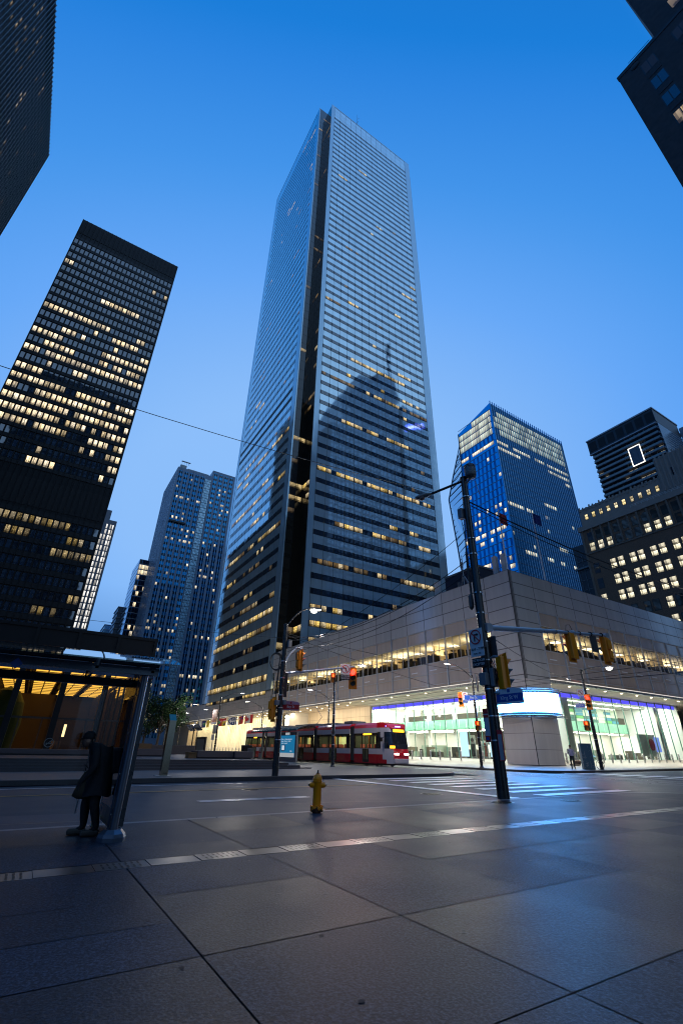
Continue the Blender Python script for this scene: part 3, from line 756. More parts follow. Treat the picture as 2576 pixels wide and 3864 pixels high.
b.box(-73, -49, 56.6, 63.9, 4.6, 4.85, 0); b.box(-49, -46.0, 56.6, 85.8, 4.6, 4.85, 0)
b.box(-72, -50, 58.6, 58.75, 6.05, 7.0, 1); b.box(-46.2, -46.1, 60, 85, 6.05, 7.0, 1)
for x in (-70, -64, -58): b.box(x, x+.5, 57.2, 57.7, .7, SOF-.1, 0)
for i in range(9): b.box(-71+2.4*i, -69.6+2.4*i, 58.5, 58.56, 7.1, 8.1, 2)
b.build('mezzanine', [lobW, mat('walnut_panel', (.045, .034, .022), .5), mat('pale_glass_office', (.45, .47, .42), .2)], pod)
b = MB()
for i in range(17): b.face([(-73+1.42*i, 56.5, 4.65), (-71.62+1.42*i, 56.5, 4.65), (-71.62+1.42*i, 56.5, 6.0), (-73+1.42*i, 56.5, 6.0)])
for i in range(20): b.face([(-45.9, 57+1.42*i, 4.65), (-45.9, 58.38+1.42*i, 4.65), (-45.9, 58.38+1.42*i, 6.0), (-45.9, 57+1.42*i, 6.0)])
b.build('balustrade', mat('green_glass_balustrade', (.22, .48, .32), .15, var=.03), pod)
b = MB()
for y in (53.4, 55.4): b.box(-72, -40, y, y+.25, SOF-.2, SOF-.15)
for y in (57.5, 59.5, 61.5): b.box(-72, -51, y, y+.25, SOF-.2, SOF-.15)
for x in (-40.4, -43.2, -47.5): b.box(x, x+.25, 57, 85, SOF-.2, SOF-.15)
for y in (57.6, 59.6, 61.6): b.box(-72, -51, y, y+.2, 4.5, 4.55)
for y in range(60, 85, 3): b.box(-48.8, -46.3, y, y+.2, 4.5, 4.55)
b.build('lobby_lamp', emit('lobby_lamp_glow', (1, .95, .82), 10), pod)
for x in (-70, -63, -56, -49, -43): area((x, 54.5, 8.3), 5, 3, 900, (.97, 1, .93), pod)
for x in (-68, -60, -53): area((x, 60, 8.3), 6, 4, 450, (.97, 1, .93), pod); area((x, 60.5, 4.4), 6, 3, 300, (1, .94, .8), pod)
for y in (60, 68, 76, 83): area((-41.5, y, 8.3), 4, 5, 800, (.97, 1, .95), pod); area((-47.6, y, 4.4), 2.2, 5, 240, (1, .95, .82), pod)
# lobby glass front: panes, blue header band, mullions
blueE = emit('blue_header_glow', (.10, .08, .95), 1.3)
b = MB()
x = -73.0
while x < LX-.3:
    x2 = min(x+2.3, LX-.05); b.face([(x+.02, LY, .8), (x2-.02, LY, .8), (x2-.02, LY, SOF), (x+.02, LY, SOF)]); x += 2.3
y = LY+.05
while y < 85.5: b.face([(LX, y+.02, .8), (LX, y+2.28, .8), (LX, y+2.28, SOF), (LX, y+.02, SOF)]); y += 2.3
b.build('lobby_glass', LG, pod)
b = MB(); b.box(-72.9, LX-.2, LY+.10, LY+.16, SOF-.62, SOF-.15); b.box(LX-.16, LX-.10, LY+.3, 85.6, SOF-.62, SOF-.15); b.build('blue_header', blueE, pod)
b = MB()
x = -73.0
while x < LX: b.box(x-.012, x+.012, LY-.04, LY+.10, .75, SOF, 0); x += 2.3
y = LY+2.3
while y < 86: b.box(LX-.10, LX+.04, y-.012, y+.012, .75, SOF, 0); y += 2.3
b.box(-73.1, LX+.05, LY-.05, LY+.05, .6, .8, 1); b.box(LX-.05, LX+.05, LY, 86, .5, .8, 1)
b.build('lobby_mullion', [mat('green_glass_fin', (.10, .22, .17), .15), black], pod)
b = MB()
b.box(-40.9, -38.9, LY-.12, LY-.02, .7, 4.3, 0)
b.build('blue_portal', mat('blue_portal_panel', (.006, .04, .22), .25, coat=.5), pod)
b = MB(); b.box(-41.4, -40.92, LY-.15, LY+.1, .7, 4.35); b.box(-38.05, -37.9, 53.4, 53.8, .6, 4.35); b.build('portal_jamb', lobW, pod)
b = MB(); b.box(LX+.02, LX+.10, 50.1, 53.3, .5, 4.3, 0); b.build('blue_portal', MATS['blue_portal_panel'], pod)
b = MB()
for y0 in (57.2, 79.5): b.box(-39.6, -38.4, y0, y0+1.3, .5, SOF, 0)
b.build('lobby_column', lobW, pod)
b = MB()   # lobby furniture: counters, desks, stools
for i in range(24):
    x = -71+1.25*i+rnd.uniform(-.2, .2); h = rnd.choice([.75, 1.1, 1.1, 1.4]); b.box(x-.45, x+.3, 53.8+rnd.random()*2, 54.8+rnd.random()*2, .74, .74+h, i % 3)
for i in range(22):
    y = 58+1.25*i; h = rnd.choice([.75, 1.1, 1.3]); x = -40.5-rnd.random()*3; b.box(x-.4, x+.3, y-.35, y+.35, .74, .74+h, i % 3)
b.box(-66, -60, 57.3, 57.4, .74, 2.4, 3); b.box(-56, -50.5, 57.3, 57.4, 2.5, 4.3, 4); b.box(-50, -47, 57.3, 57.4, 1.2, 4.2, 4)
b.box(-46.3, -46.2, 64, 70, 2.6, 4.3, 4)
b.build('lobby_furniture', [mat('desk_dark', (.04, .035, .03), .5), mat('desk_walnut', (.12, .09, .06), .5), mat('desk_sage', (.30, .33, .26), .5), mat('screen_wall', (.30, .34, .27), .5), MATS['walnut_panel']], pod)
b = MB()   # coloured tiles on the lobby's inner wall seen from the near street
cols_ = [mat('tile_green', (.12, .42, .10), .5), mat('tile_teal', (.06, .28, .36), .5), mat('tile_dark', (.03, .14, .10), .5), mat('tile_pale', (.6, .66, .5), .5)]
for i in range(12):
    for j in range(5):
        b.box(-45.95, -45.85, 60+1.9*i, 61.8+1.9*i, 6.05+.42*j, 6.43+.42*j, rnd.choice([0, 1, 1, 2, 3, 3]))
b.build('tile_mural', cols_, pod)
scr = emit('lobby_screen_glow', (.55, .78, 1), 1.4)
for x0, x1 in ((-52.6, -51.2), (-47.3, -45.4)):
    b = MB(); b.box(x0, x1, 53.0, 53.08, .95, 4.1, 0); b.build('lobby_screen', scr, pod)
b = MB(); b.box(-50.9, -49.9, 53.1, 53.15, .8, 3.6, 0); b.box(-49.1, -47.7, 53.1, 53.15, .8, 2.9, 1); b.build('poster_board', [mat('poster_grey', (.5, .5, .48), .5), white], pod)
b = MB(); b.cyl((-50.4, 53.05, 3.0), (-50.4, 53.0, 3.0), .24, n=16, m=0); b.box(-50.75, -50.05, 53.02, 53.06, 1.0, 2.5, 0); b.cyl((-48.2, 53.04, 2.5), (-48.2, 53.0, 2.5), .15, n=12, m=1); b.box(-48.6, -47.9, 53.02, 53.05, 1.0, 2.3, 1)
b.build('poster_figure', [mat('print_dark', (.03, .025, .03), .6), mat('print_plaid', (.35, .12, .10), .6, var=.5, vscale=12)], pod)
b = MB(); b.cyl((-38.6, 76.9, 2.9), (-38.55, 76.9, 2.9), .75, n=28); b.build('red_disc', mat('disc_red', (.65, .04, .02), .5), pod)
b = MB(); b.box(-38.7, -38.62, 73.5, 78.2, 1.4, 4.2); b.build('white_display', mat('display_white', (.85, .85, .82), .5), pod)
b = MB(); b.box(-38.6, -38.56, 77.8, 79.2, 2.0, 3.9); b.build('blue_display', emit('blue_display_glow', (.25, .35, .95), .9), pod)
# west part: beige wall, white fins, recessed entry
b = MB()
b.box(-107.5, -73.3, 52.0, 52.3, .4, SOF, 0); b.box(-99, -96.8, 47.5, 52, .4, SOF, 1)
b.build('stone_wall', [panel_mat('beige_stone', 0, 1.5, 0, 2.2, .4, .04, (.52, .44, .33), (.2, .17, .12), 0, .4, 0), panel_mat('white_glass_wall', 0, 3, 0, 2.5, .4, .03, (.62, .62, .6), (.3, .3, .3), .1, .1, 0)], pod)
b = MB(); b.box(-200, -107.5, 51.0, 51.2, .4, SOF, 0); b.box(-205, -172, 47, 51, .4, SOF, 1)
b.build('backlit_wall', [mat('cream_wall', (.80, .72, .50), .5, var=.05), mat('beige_stone_plain', (.55, .44, .30), .5)], pod)
for i in range(52):
    x = -109-1.2*i; b = MB(); b.box(x-.1, x+.1, 49.6, 50.95, .45, SOF-.02); b.build('wall_fin', mat('fin_white', (.78, .74, .6), .35), pod)
for i in range(9): area((-112-7*i, 48.4, 8.3), 6, .8, 330, (1, .86, .56), pod, (0, .35, -1))
for i in range(4): area((-77-7*i, 48.0, 8.3), 5, .8, 400, (1, .8, .52), pod, (0, .4, -1))
b = MB(); b.box(-206, -99.9, 44.0, 44.35, 9.0, 13.2, 0); b.box(-206, -205.6, 44.35, 100, 9.0, 13.2, 0); b.face([(-206, 44.2, 13.1), (-100, 44.2, 13.1), (-100, 100, 13.1), (-206, 100, 13.1)], 0)
b.build('lower_wall', [panel_mat('lower_panel', 0, 3.14, -102.9, 1.5, 13.2, .05, (.50, .47, .44), (.14, .13, .12), .2, .12, .02)], pod)
# curved video screen on the corner pier
vs = thing('video_screen', 'curved glowing white-blue video screen wrapped round the bank corner pier', 'screen', (-35, 45, 5.2))
cx_, cy_ = -35.6, 46.4
def ringp(r, a): return V((cx_+r*cos(a), cy_+r*sin(a), 0))
angs = [radians(-118+3.6*i) for i in range(41)]
b = MB()
for i in range(40):
    p, q = ringp(3.55, angs[i]), ringp(3.55, angs[i+1]); b.face([p+Zv*5.25, q+Zv*5.25, q+Zv*7.15, p+Zv*7.15], 0, [(i/40, 0), ((i+1)/40, 0), ((i+1)/40, 1), (i/40, 1)])
m, t = new_mat('video_glow')
uv = nd(t, 'ShaderNodeUVMap'); s_ = nd(t, 'ShaderNodeSeparateXYZ'); t.links.new(uv.outputs[0], s_.inputs[0])
bar1 = math_(t, 'MULTIPLY', math_(t, 'GREATER_THAN', s_.outputs[0], .30), math_(t, 'LESS_THAN', s_.outputs[0], .44))
ex_ = math_(t, 'ADD', math_(t, 'POWER', math_(t, 'MULTIPLY', math_(t, 'SUBTRACT', s_.outputs[0], .33), 4.6), 2), math_(t, 'POWER', math_(t, 'MULTIPLY', math_(t, 'SUBTRACT', s_.outputs[1], .56), 1), 2))
disc = math_(t, 'LESS_THAN', ex_, .03)
c_ = mixc(t, bar1, (.10, .40, 1), (.055, .30, 1)); c_ = mixc(t, disc, c_, (.9, .97, 1))
e = nd(t, 'ShaderNodeEmission'); t.links.new(c_, e.inputs[0]); e.inputs[1].default_value = 40; t.links.new(e.outputs[0], t.nodes['out'].inputs[0])
b.build('display', m, vs)
b = MB()
for z, r, rr in ((7.55, 3.95, .045), (7.35, 3.9, .035), (4.95, 3.9, .045), (4.75, 4.0, .05)):
    b.tube([ringp(r, a)+Zv*z for a in angs], rr, 8)
b.build('rail', steel, vs)
b = MB()
for i in range(40):
    for z0, z1, ra, rb in ((7.15, 7.3, 3.55, 3.7), (5.05, 5.25, 3.7, 3.55), (5.06, 7.29, 3.5, 3.5)):
        p, q, p2, q2 = ringp(ra, angs[i]), ringp(ra, angs[i+1]), ringp(rb, angs[i]), ringp(rb, angs[i+1]); b.face([p+Zv*z0, q+Zv*z0, q2+Zv*z1, p2+Zv*z1])
    p, q, p2, q2 = ringp(3.7, angs[i]), ringp(3.7, angs[i+1]), ringp(2.0, angs[i]), ringp(2.0, angs[i+1]); b.face([p+Zv*5.05, p2+Zv*5.05, q2+Zv*5.05, q+Zv*5.05]); b.face([p+Zv*7.3, q+Zv*7.3, q2+Zv*7.3, p2+Zv*7.3])
for a in (-100, -70, -40, -10, 15): b.cyl(ringp(3.0, radians(a))+Zv*4.9, ringp(3.95, radians(a))+Zv*4.9, .03); b.cyl(ringp(3.0, radians(a))+Zv*7.45, ringp(3.95, radians(a))+Zv*7.45, .03)
b.build('housing', black, vs)
# bollards along the bank front
def bollard(x, y, label):
    z = zNW(x, y); t = thing('bollard', label, 'bollard', (x, y, z), 'steel bollards along the bank front')
    b = MB(); b.lathe([(.10, 0), (.10, .98), (.095, 1.02), (.07, 1.05), (.001, 1.055)], (x, y, z), 16); b.build('post', MATS['brushed_steel'], t, smooth=False)
    b = MB(); b.lathe([(.15, 0), (.15, .015), (.10, .03)], (x, y, z), 16); b.build('base_ring', grey, t)
    return t
xsB = [-53.57, -51.75, -49.95, -48.18, -46.4, -44.6, -41.1]
for i, x in enumerate(xsB): bollard(x, 44.8, ['leftmost steel bollard of the row before the bank lobby, by the bin', 'second steel bollard from the left before the lobby glass', 'third steel bollard from the left before the lobby glass', 'fourth steel bollard from the left before the lobby glass', 'fifth steel bollard from the left, before the grey poster', 'sixth steel bollard from the left, before the blue lobby screen', 'lone steel bollard in front of the blue portal left of the pier'][i])
ysB = [52.6, 54.4]+[59.8+1.82*i for i in range(11)]
oN = ['first', 'second', 'third', 'fourth', 'fifth', 'sixth', 'seventh', 'eighth', 'ninth', 'tenth', 'eleventh']
for i, y in enumerate(ysB): bollard(-36, y, 'steel bollard just left of the standing man' if i == 0 else 'steel bollard just right of the standing man' if i == 1 else oN[i-2]+' steel bollard right of the leaning pole and bicycle')
for i in range(18): bollard(-113-2.3*i, 44.8, 'small steel bollard in the far row before the cream fins')
# plant on the podium roof
rb = mat('antenna_box', (.50, .47, .45), .6)
for (x, z0, z1, w, lb) in [(-47.3, 21, 23.7, .45, 'pale antenna box on the podium roof next to the tower'), (-36.5, 21, 24.1, .32, 'left pale antenna box at the podium corner'), (-35.1, 21, 24.0, .32, 'right pale antenna box at the podium corner')]:
    t = thing('antenna_unit', lb, 'antenna', (x, 46, 21), 'antenna boxes on the podium roof'); b = MB(); b.box(x-w, x+w, 45.7, 46.2, z0+.5, z1); b.build('housing', rb, t, bevel=.03)
    b = MB(); b.cyl((x, 46, 20.9), (x, 46, z1+.2), .06); b.cyl((x-.5, 46.3, 20.9), (x, 46, 22.2), .05); b.cyl((x+.5, 46.3, 20.9), (x, 46, 22.2), .05); b.build('bracket', grey, t)
t = thing('antenna_unit', 'lattice antenna tripod on the podium roof left of the tall pole', 'antenna', (-42.2, 46, 21), 'antenna boxes on the podium roof')
b = MB(); b.cyl((-42.2, 46, 21), (-42.1, 46, 26.2), .09, .05); b.box(-42.5, -42.1, 45.9, 46.1, 24.4, 25.2); b.build('mast', grey, t)
b = MB(); b.cyl((-43.5, 46.4, 20.9), (-42.2, 46, 23.4), .08); b.cyl((-41, 46.4, 20.9), (-42.2, 46, 23.4), .08); b.cyl((-42.1, 47.4, 20.9), (-42.2, 46, 23.4), .08); b.build('strut', grey, t)
def flagpole(x, y, z0, z1, col, label):
    t = thing('flagpole', label, 'flagpole', (x, y, z0)); b = MB(); b.cyl((x, y, z0), (x, y, z1), .12, .06); b.lathe([(.08, 0), (.11, .1), (.001, .2)], (x, y, z1)); b.build('pole', white, t)
    b = MB(); n = 8
    for i in range(n):
        a0, a1 = i/n, (i+1)/n; f = lambda s, h: (x+.08+s*1.0, y+.15*sin(s*9), z1-.3-h-s*.9); b.face([f(a0, 1.6), f(a1, 1.6), f(a1, 0), f(a0, 0)])
    b.build('flag', col, t)
flagpole(-34.8, 46, 20.9, 30.2, mat('flag_red', (.35, .03, .03), .8), 'left flagpole with a limp red flag on the podium roof')
flagpole(-33.9, 52, 20.9, 31.5, mat('flag_navy', (.02, .03, .15), .8), 'right flagpole with a limp navy flag on the podium roof')
t = thing('roof_hut', 'dark blue plant room behind the podium roof beside the tower', 'building', (-67, 70, 20.9))
b = MB(); b.box(-69.6, -60, 70, 80, 20.9, 35.4); b.build('wall', mat('dark_blue_metal', (.02, .025, .05), .5, bump=.1), t); b = MB(); b.box(-69.7, -59.9, 69.9, 80.1, 35.4, 35.8); b.build('roof', grey, t)
b = MB(); b.box(-66.0, -65.2, 69.9, 69.98, 31.2, 33.6); b.build('louvre', grey, t)

# ---- black towers on the left
blk = mat('black_facade_steel', (.005, .006, .008), .5, spec=.25, var=.1)
louv = mat('black_louvre', (.004, .004, .005), .7)
def grid_face(bld, O, U, N, rows, cols, wz, ww, litf, mats, cap=100, d=.03, name='window'):
    """rows: list of sill heights, cols: list of left edges; litf(i,j) -> material index"""
    items = []
    for i, z in enumerate(rows):
        for j, u in enumerate(cols):
            items.append([rectq(O, U, N, u, u+ww, z, z+wz, d, litf(i, j))])
    emit_items(bld, name, items, mats, cap)
tA = thing('office_tower', 'black steel office tower with dense rows of lit windows behind the pavilion', 'skyscraper', (-160, -14, 0))
XA = -136.2
b = MB(); b.prism([(-215, -30.9), (XA, -30.9), (XA, 3.6), (-215, 3.6)], 0, 174.2); b.build('wall', blk, tA)
b = MB(); b.box(XA, XA+.12, -30.4, 3.1, 166.4, 173.2); b.build('louvre_band', louv, tA); b = MB(); b.box(XA, XA+.12, -30.4, 3.1, 58.2, 66.4); b.build('louvre_band', louv, tA)
b = MB()
for i in range(25): b.box(XA+.12, XA+.45, -30.9+1.42*i-.09, -30.9+1.42*i+.09, 10, 173.8)
b.build('mullion', blk, tA)
b = MB()
for i in range(28):
    z = 160.6-3.75*i+2.35
    if z > 69: b.box(XA+.05, XA+.2, -30.9, 3.6, z+.1, z+1.25)
for i in range(12):
    z = 53.5-3.9*i+2.35; b.box(XA+.05, XA+.2, -30.9, 3.6, z+.1, z+1.4)
b.build('spandrel', mat('spandrel_steel', (.006, .007, .010), .45, spec=.3), tA)
rows = [160.6-3.75*i for i in range(25)]+[53.5-3.9*i for i in range(12)]
bandd = {0: .0, 1: .0, 2: .3, 3: .35, 4: .0, 5: .35, 6: .15, 7: 0.1, 8: .12, 9: .5, 10: .6, 11: .55, 12: .35, 13: .55, 14: .45, 15: .2, 16: .2, 17: .85, 18: .85, 19: .9, 20: .9, 21: .8, 22: .35, 23: .25, 24: .1}
ra = random.Random(5); litA = {}
for i in range(len(rows)):
    dn = bandd.get(i, .30); st = ra.random() < dn
    for j in range(24):
        if ra.random() < .28: st = ra.random() < dn
        litA[i, j] = (1 if st and ra.random() < .92 else 0) if i < 25 else (2 if st else 0)
emitA = [glass_dark('night_glass', (.016, .03, .055), ior=2.3), lit_mat('office_light_cream', (1, .76, .42), 1.35, dark=.25, lamps=1.8), lit_mat('office_light_olive', (.9, .62, .2), .33, lamps=3)]
grid_face(tA, (XA, 0, 0), (0, 1, 0), (1, 0, 0), rows, [-30.9+1.42*j+.2 for j in range(24)], 2.15, 1.0, lambda i, j: litA[i, j], emitA, d=.03)
tB = thing('office_tower', 'black steel tower with few lit windows, highest of the two black ones', 'skyscraper', (-110, -70, 0))
b = MB(); b.prism([(-153.4, -91), (-60, -91), (-60, -55.4), (-153.4, -55.4)], 0, 224.3); b.build('wall', blk, tB)
b = MB(); b.box(-153.2, -60, -55.4, -55.3, 215.5, 223.6); b.build('louvre_band', louv, tB)
b = MB()
for i in range(60): b.box(-153.4+1.57*i-.08, -153.4+1.57*i+.08, -55.4, -54.95, 150, 224)
b.build('mullion', mat('mullion_bronze', (.015, .015, .022), .3, spec=.7), tB)
rb_ = random.Random(9); litB_ = {(i, j): (1 if rb_.random() < .07 else 0) for i in range(20) for j in range(60)}
for i, j in [(1, 24), (2, 24), (3, 30), (4, 30), (5, 36), (6, 36), (2, 18), (3, 18)]: litB_[i, j] = 1
grid_face(tB, (0, -55.4, 0), (-1, 0, 0), (0, 1, 0), [211.4-3.85*i for i in range(18)], [60+1.57*j+.17 for j in range(59)], 2.4, 1.25, lambda i, j: litB_[i, j], [emitA[0], lit_mat('office_light_faint', (1, .72, .42), .30), ], d=.03)

# ---- black single-storey pavilion behind the shelter
pv = thing('bank_pavilion', 'low black steel glass pavilion with a glowing amber luminous ceiling behind the bus shelter', 'building', (-70, -5, ZP))
PX, PY1, PZ = -50.0, 9.0, ZP
b = MB(); b.box(-95, PX, -32, PY1, 9.3, 11.0); b.box(-95.2, PX+.12, -32, PY1+.14, 10.78, 11.05)
for i in range(12):
    y = PY1-.05-3.42*i; b.box(PX, PX+.14, y-.13, y+.13, 9.3, 10.78)
b.box(PX, PX+.10, -32, PY1, 9.3, 9.5)
b.build('roof', blk, pv)
b = MB()
for i in range(12):
    y = PY1-.25-3.42*i; b.box(PX-.02, PX+.30, y-.24, y+.24, PZ, 9.3); 
for i in range(10): b.box(-90+4.4*i-.2, -90+4.4*i+.2, PY1-.2, PY1+.12, PZ, 9.3)
b.build('column', blk, pv)
b = MB(); b.box(PX-.1, PX, -32, PY1-.3, 3.3, 3.45); b.box(PX-.12, PX, -32, PY1-.3, PZ, PZ+.15)
for i in range(24): b.box(PX-.08, PX-.02, -31.5+1.71*i, -31.42+1.71*i, PZ, 3.3)
b.build('transom', black, pv)
b = MB()
for i in range(11): b.face([(PX-.15, PY1-.5-3.42*i, PZ+.1), (PX-.15, PY1-3.42*(i+1), PZ+.1), (PX-.15, PY1-3.42*(i+1), 9.3), (PX-.15, PY1-.5-3.42*i, 9.3)])
b.face([(PX-.3, PY1-.1, PZ), (-94, PY1-.1, PZ), (-94, PY1-.1, 9.3), (PX-.3, PY1-.1, 9.3)])
b.build('glass_wall', glass_clear('bronze_clear', (.46, .42, .36), .7), pv)
amb = emit('amber_ceiling_glow', (1, .55, .08), 3.2)
b = MB()
for i in range(15):
    x = -57-2.45*i
    for j in range(11):
        y = PY1-2.8-3.42*j
        b.box(x-.55, x+.55, y, y+1.15, 8.55, 8.6); b.box(x-.55, x+.55, y+1.3, y+2.45, 8.55, 8.6)
b.build('luminous_ceiling', amb, pv)
b = MB()
for j in range(13): b.box(-94, PX-.3, PY1-3.42*j-.3, PY1-3.42*j+.1, 8.3, 9.28)
b.build('ceiling_beam', mat('brown_beam', (.05, .03, .015), .6), pv)
b = MB(); b.box(-94.5, -94.2, -32, 9, PZ, 9.3, 0); b.box(-94, -87, -3.2, 2.6, PZ, 8.2, 0)
for i in range(26): b.box(-94+.8*i, -93.8+.8*i, 8.4, 8.6, PZ, 8.3, 0)
b.box(-70, -62, 3, 3.6, PZ, PZ+1.1, 1); b.box(-70, -62, -6, -5.4, PZ, PZ+1.1, 1)
b.build('interior_wall', [mat('oak_panel', (.07, .04, .012), .5, var=.4, vscale=5), mat('counter_stone', (.2, .15, .1), .4)], pv)
b = MB(); b.box(-94.2, PX, -32, 8.9, PZ+.0, PZ+.05); b.build('floor', mat('granite_floor', (.10, .07, .05), .2), pv)
for x in (-62, -76, -88):
    for y in (4, -4, -14, -24): area((x, y, 8.2), 8, 6, 4, (1, .55, .14), pv)
b = MB(); b.lathe([(.13, 0), (.13, 1.2)], (-62, 3.6, PZ+1.5), 12); b.build('lantern', emit('lantern_glow', (1, .75, .4), 5), pv)
b = MB(); b.lathe([(1.5, 0), (1.7, 2.5), (1.5, 4.2), (.9, 5.2), (.01, 5.6)], (-56, -2.2, PZ), 24); b.build('green_display', mat('green_inflatable', (.10, .16, .01), .5), pv)

# ---- towers in the middle distance, left of the pale tower
conc = (.20, .235, .27)
tR = thing('office_tower', 'blue-grey ribbed tower with stepped roof left of the pale tower', 'skyscraper', (-320, 70, 0))
RX = -301.7
b = MB(); b.prism([(-345, 44.8), (RX, 44.8), (RX, 70.3), (-345, 70.3)], 0, 183.6); b.prism([(-360, 70.3), (RX-1, 70.3), (RX-1, 125), (-360, 125)], 0, 189.8)
b.build('wall', mat('ribbed_stone', (.17, .24, .33), .35, spec=.5, var=.06), tR)
b = MB(); b.box(-318, -304, 46.5, 51, 183.6, 187.5); b.box(-312, -304, 52, 68, 183.6, 185.6); b.build('roof_plant', grey, tR)
b = MB()
for i in range(4): b.box(-303, -302.6, 47.0+1.6*i, 47.1+1.6*i, 187, 190)
b.box(-303.5, -302.6, 46.5, 53, 189.6, 190.1); b.build('roof_rail', grey, tR)
rr_ = random.Random(31)
def bandsR(cols, zt, n, X, p):
    its = []
    for i in range(n):
        z = zt-4.05*i; q = []; st = rr_.random() < p; dn = rr_.choice([.02, .03, .07, .15, .4]) if i > 3 else .05
        for (a, c) in cols:
            for k in range(2):
                w = (c-a)/2; lit_ = rr_.random() < dn
                q.append(rectq((X, 0, 0), (0, 1, 0), (1, 0, 0), a+k*w+.06, a+(k+1)*w-.06, z-1.9, z, .06, 1 if lit_ else 0))
        for k in range(0, len(q), 2): its.append(q[k:k+2])
    return its
cA = [(46.1+3.95*i, 48.6+3.95*i) for i in range(5)]; cB = [(71.6+4.1*i, 74.1+4.1*i) for i in range(12)]
stripM = glass_dark('ribbed_tower_spandrel', (.0, .17, .36), metal=.85)
gR = [glass_dark('ribbed_tower_glass', (.002, .008, .02), ior=1.4), lit_mat('office_light_distant', (1, .80, .50), 1.1, dark=.4)]
emit_items(tR, 'window_row', bandsR(cA, 180.6, 43, RX, .3)+bandsR(cB, 187.3, 44, RX-1, .3), gR)
for c0, c1 in cA+cB:
    b = MB(); X0 = RX if c0 < 70 else RX-1; b.face(*rectq((X0, 0, 0), (0, 1, 0), (1, 0, 0), c0, c1, 6, 181.2 if c0 < 70 else 187.8, .03, 0)); b.box(X0, X0+.25, (c0+c1)/2-.12, (c0+c1)/2+.12, 6, 181.2 if c0 < 70 else 187.8, 1); b.build('glazing_strip', [stripM, mat('pale_mullion', (.3, .5, .65), .3, .6)], tR)
b = MB()
for i in range(42): b.face(*rectq((RX, 0, 0), (0, 1, 0), (1, 0, 0), 65.2, 69.8, 179.8-4.05*(i+1)+.2, 179.8-4.05*i, .4, 0))
b.build('atrium_glazing', panel_mat('atrium_glass', 1, .9, 65.2, 2.02, 180, .22, (.42, .55, .6), (.05, .09, .12), .8, .15, .2, .6), tR)
b = MB()
for i in range(60): b.box(-344.6+.72*i, -344.45+.72*i, 44.5, 44.82, 5, 182.6, 0)
for c in cA+cB: b.box(RX-.9 if c[0] > 70 else RX, RX+.3 if c[0] < 70 else RX-.7, c[1]+.05, c[1]+.28, 5, 182 if c[0] < 70 else 188.5, 0)
b.build('rib', mat('rib_pale', (.28, .38, .50), .3, .3), tR)
b = MB()
for i in range(44): b.face(*rectq((0, 44.8, 0), (1, 0, 0), (0, -1, 0), -344, RX-.8, 180.6-4.05*i-1.9, 180.6-4.05*i, .06, 0))
b.build('side_glazing', glassBlue, tR)
t = thing('cleaning_cradle', 'dark window-cleaning cradle hanging on the ribbed tower', 'cradle', (-300.8, 50, 140))
b = MB(); b.box(-301.2, -300.4, 46.3, 57.5, 139.3, 140.5); b.build('platform', black, t)
b = MB(); b.cyl((-300.8, 47, 140.3), (-300.8, 47, 184.5), .06); b.cyl((-300.8, 56, 140.3), (-300.8, 56, 184.5), .06); b.build('cable', black, t)

tG = thing('office_tower', 'slim dark glass tower with a lit crown, partly hidden by the ribbed tower', 'skyscraper', (-345, 45, 0))
b = MB(); b.prism([(-366, 38.0), (-336, 38.0), (-336, 70), (-366, 70)], 0, 120.8); b.build('wall', glassBlue, tG)
its = []
rg = random.Random(3)
for i in range(30):
    z = 118-3.9*i; q = [rectq((-336, 0, 0), (0, 1, 0), (1, 0, 0), 38.2, 50, z-.9, z-.5, .08, 0)]
    for k in range(6):
        m_ = 2 if i in (1, 2) else (1 if rg.random() < (.6 if i in (5, 12, 19, 27, 28) else .1) else 3)
        q.append(rectq((-336, 0, 0), (0, 1, 0), (1, 0, 0), 38.3+1.9*k, 40.0+1.9*k, z-.5, z+2.6, .06, m_))
    its.append(q)
    its.append([rectq((0, 38, 0), (1, 0, 0), (0, -1, 0), -365.8, -336.2, z-.8, z-.3, .06, 0)])
emit_items(tG, 'window_row', its, [grey, gR[1], lit_mat('crown_light', (1, .82, .5), 1.3, dark=.9), gR[0]])
tW = thing('office_tower', 'pale tower with bright white vertical window strips right behind the black tower', 'skyscraper', (-350, 8, 0))
b = MB(); b.prism([(-380, -12), (-341, -12), (-341, 17.4), (-380, 17.4)], 0, 147); b.prism([(-375, -6), (-342, -6), (-342, 12.4), (-375, 12.4)], 147, 155); b.build('wall', mat('grey_granite_far', (.17, .17, .19), .6), tW)
wst = lit_mat('white_strip_light', (1, .98, .94), 1.25, dark=.9, lamps=.3)
its = []
for i in range(34):
    z = 143.5-4.2*i; q = []
    for (a, c) in ((-2, .6), (1.5, 4.1), (5.0, 7.6), (8.4, 10.2), (11.2, 12.2), (13.6, 14.6), (15.2, 16.0)):
        if i < 2 and a < 11: continue
        its.append([rectq((-341, 0, 0), (0, 1, 0), (1, 0, 0), a, c, z-3.4, z, .08, 0)])
emit_items(tW, 'window_row', its, [wst])
for (x0, x1, y0, y1, z, lb, m_) in [(-460, -430, 34, 50, 92, 'low pale glass block at the horizon gap, leftmost', mat('far_glass_pale', (.25, .42, .5), .15, .6, var=.2, vscale=.4)), (-395, -372, 35.5, 60, 94, 'small block with stacked balconies beside the pale glass one', mat('far_balcony', (.10, .16, .22), .4))]:
    t = thing('office_block', lb, 'building', (x0, y0, 0)); b = MB(); b.prism([(x0, y0), (x1, y0), (x1, y1), (x0, y1)], 0, z); b.build('wall', m_, t)
    b = MB()
    for i in range(int(z/4)): b.box(x0-.3, x1+.5, y0-.5, y1+.3, z-4*i-.5, z-4*i)
    b.build('floor_slab', grey, t)

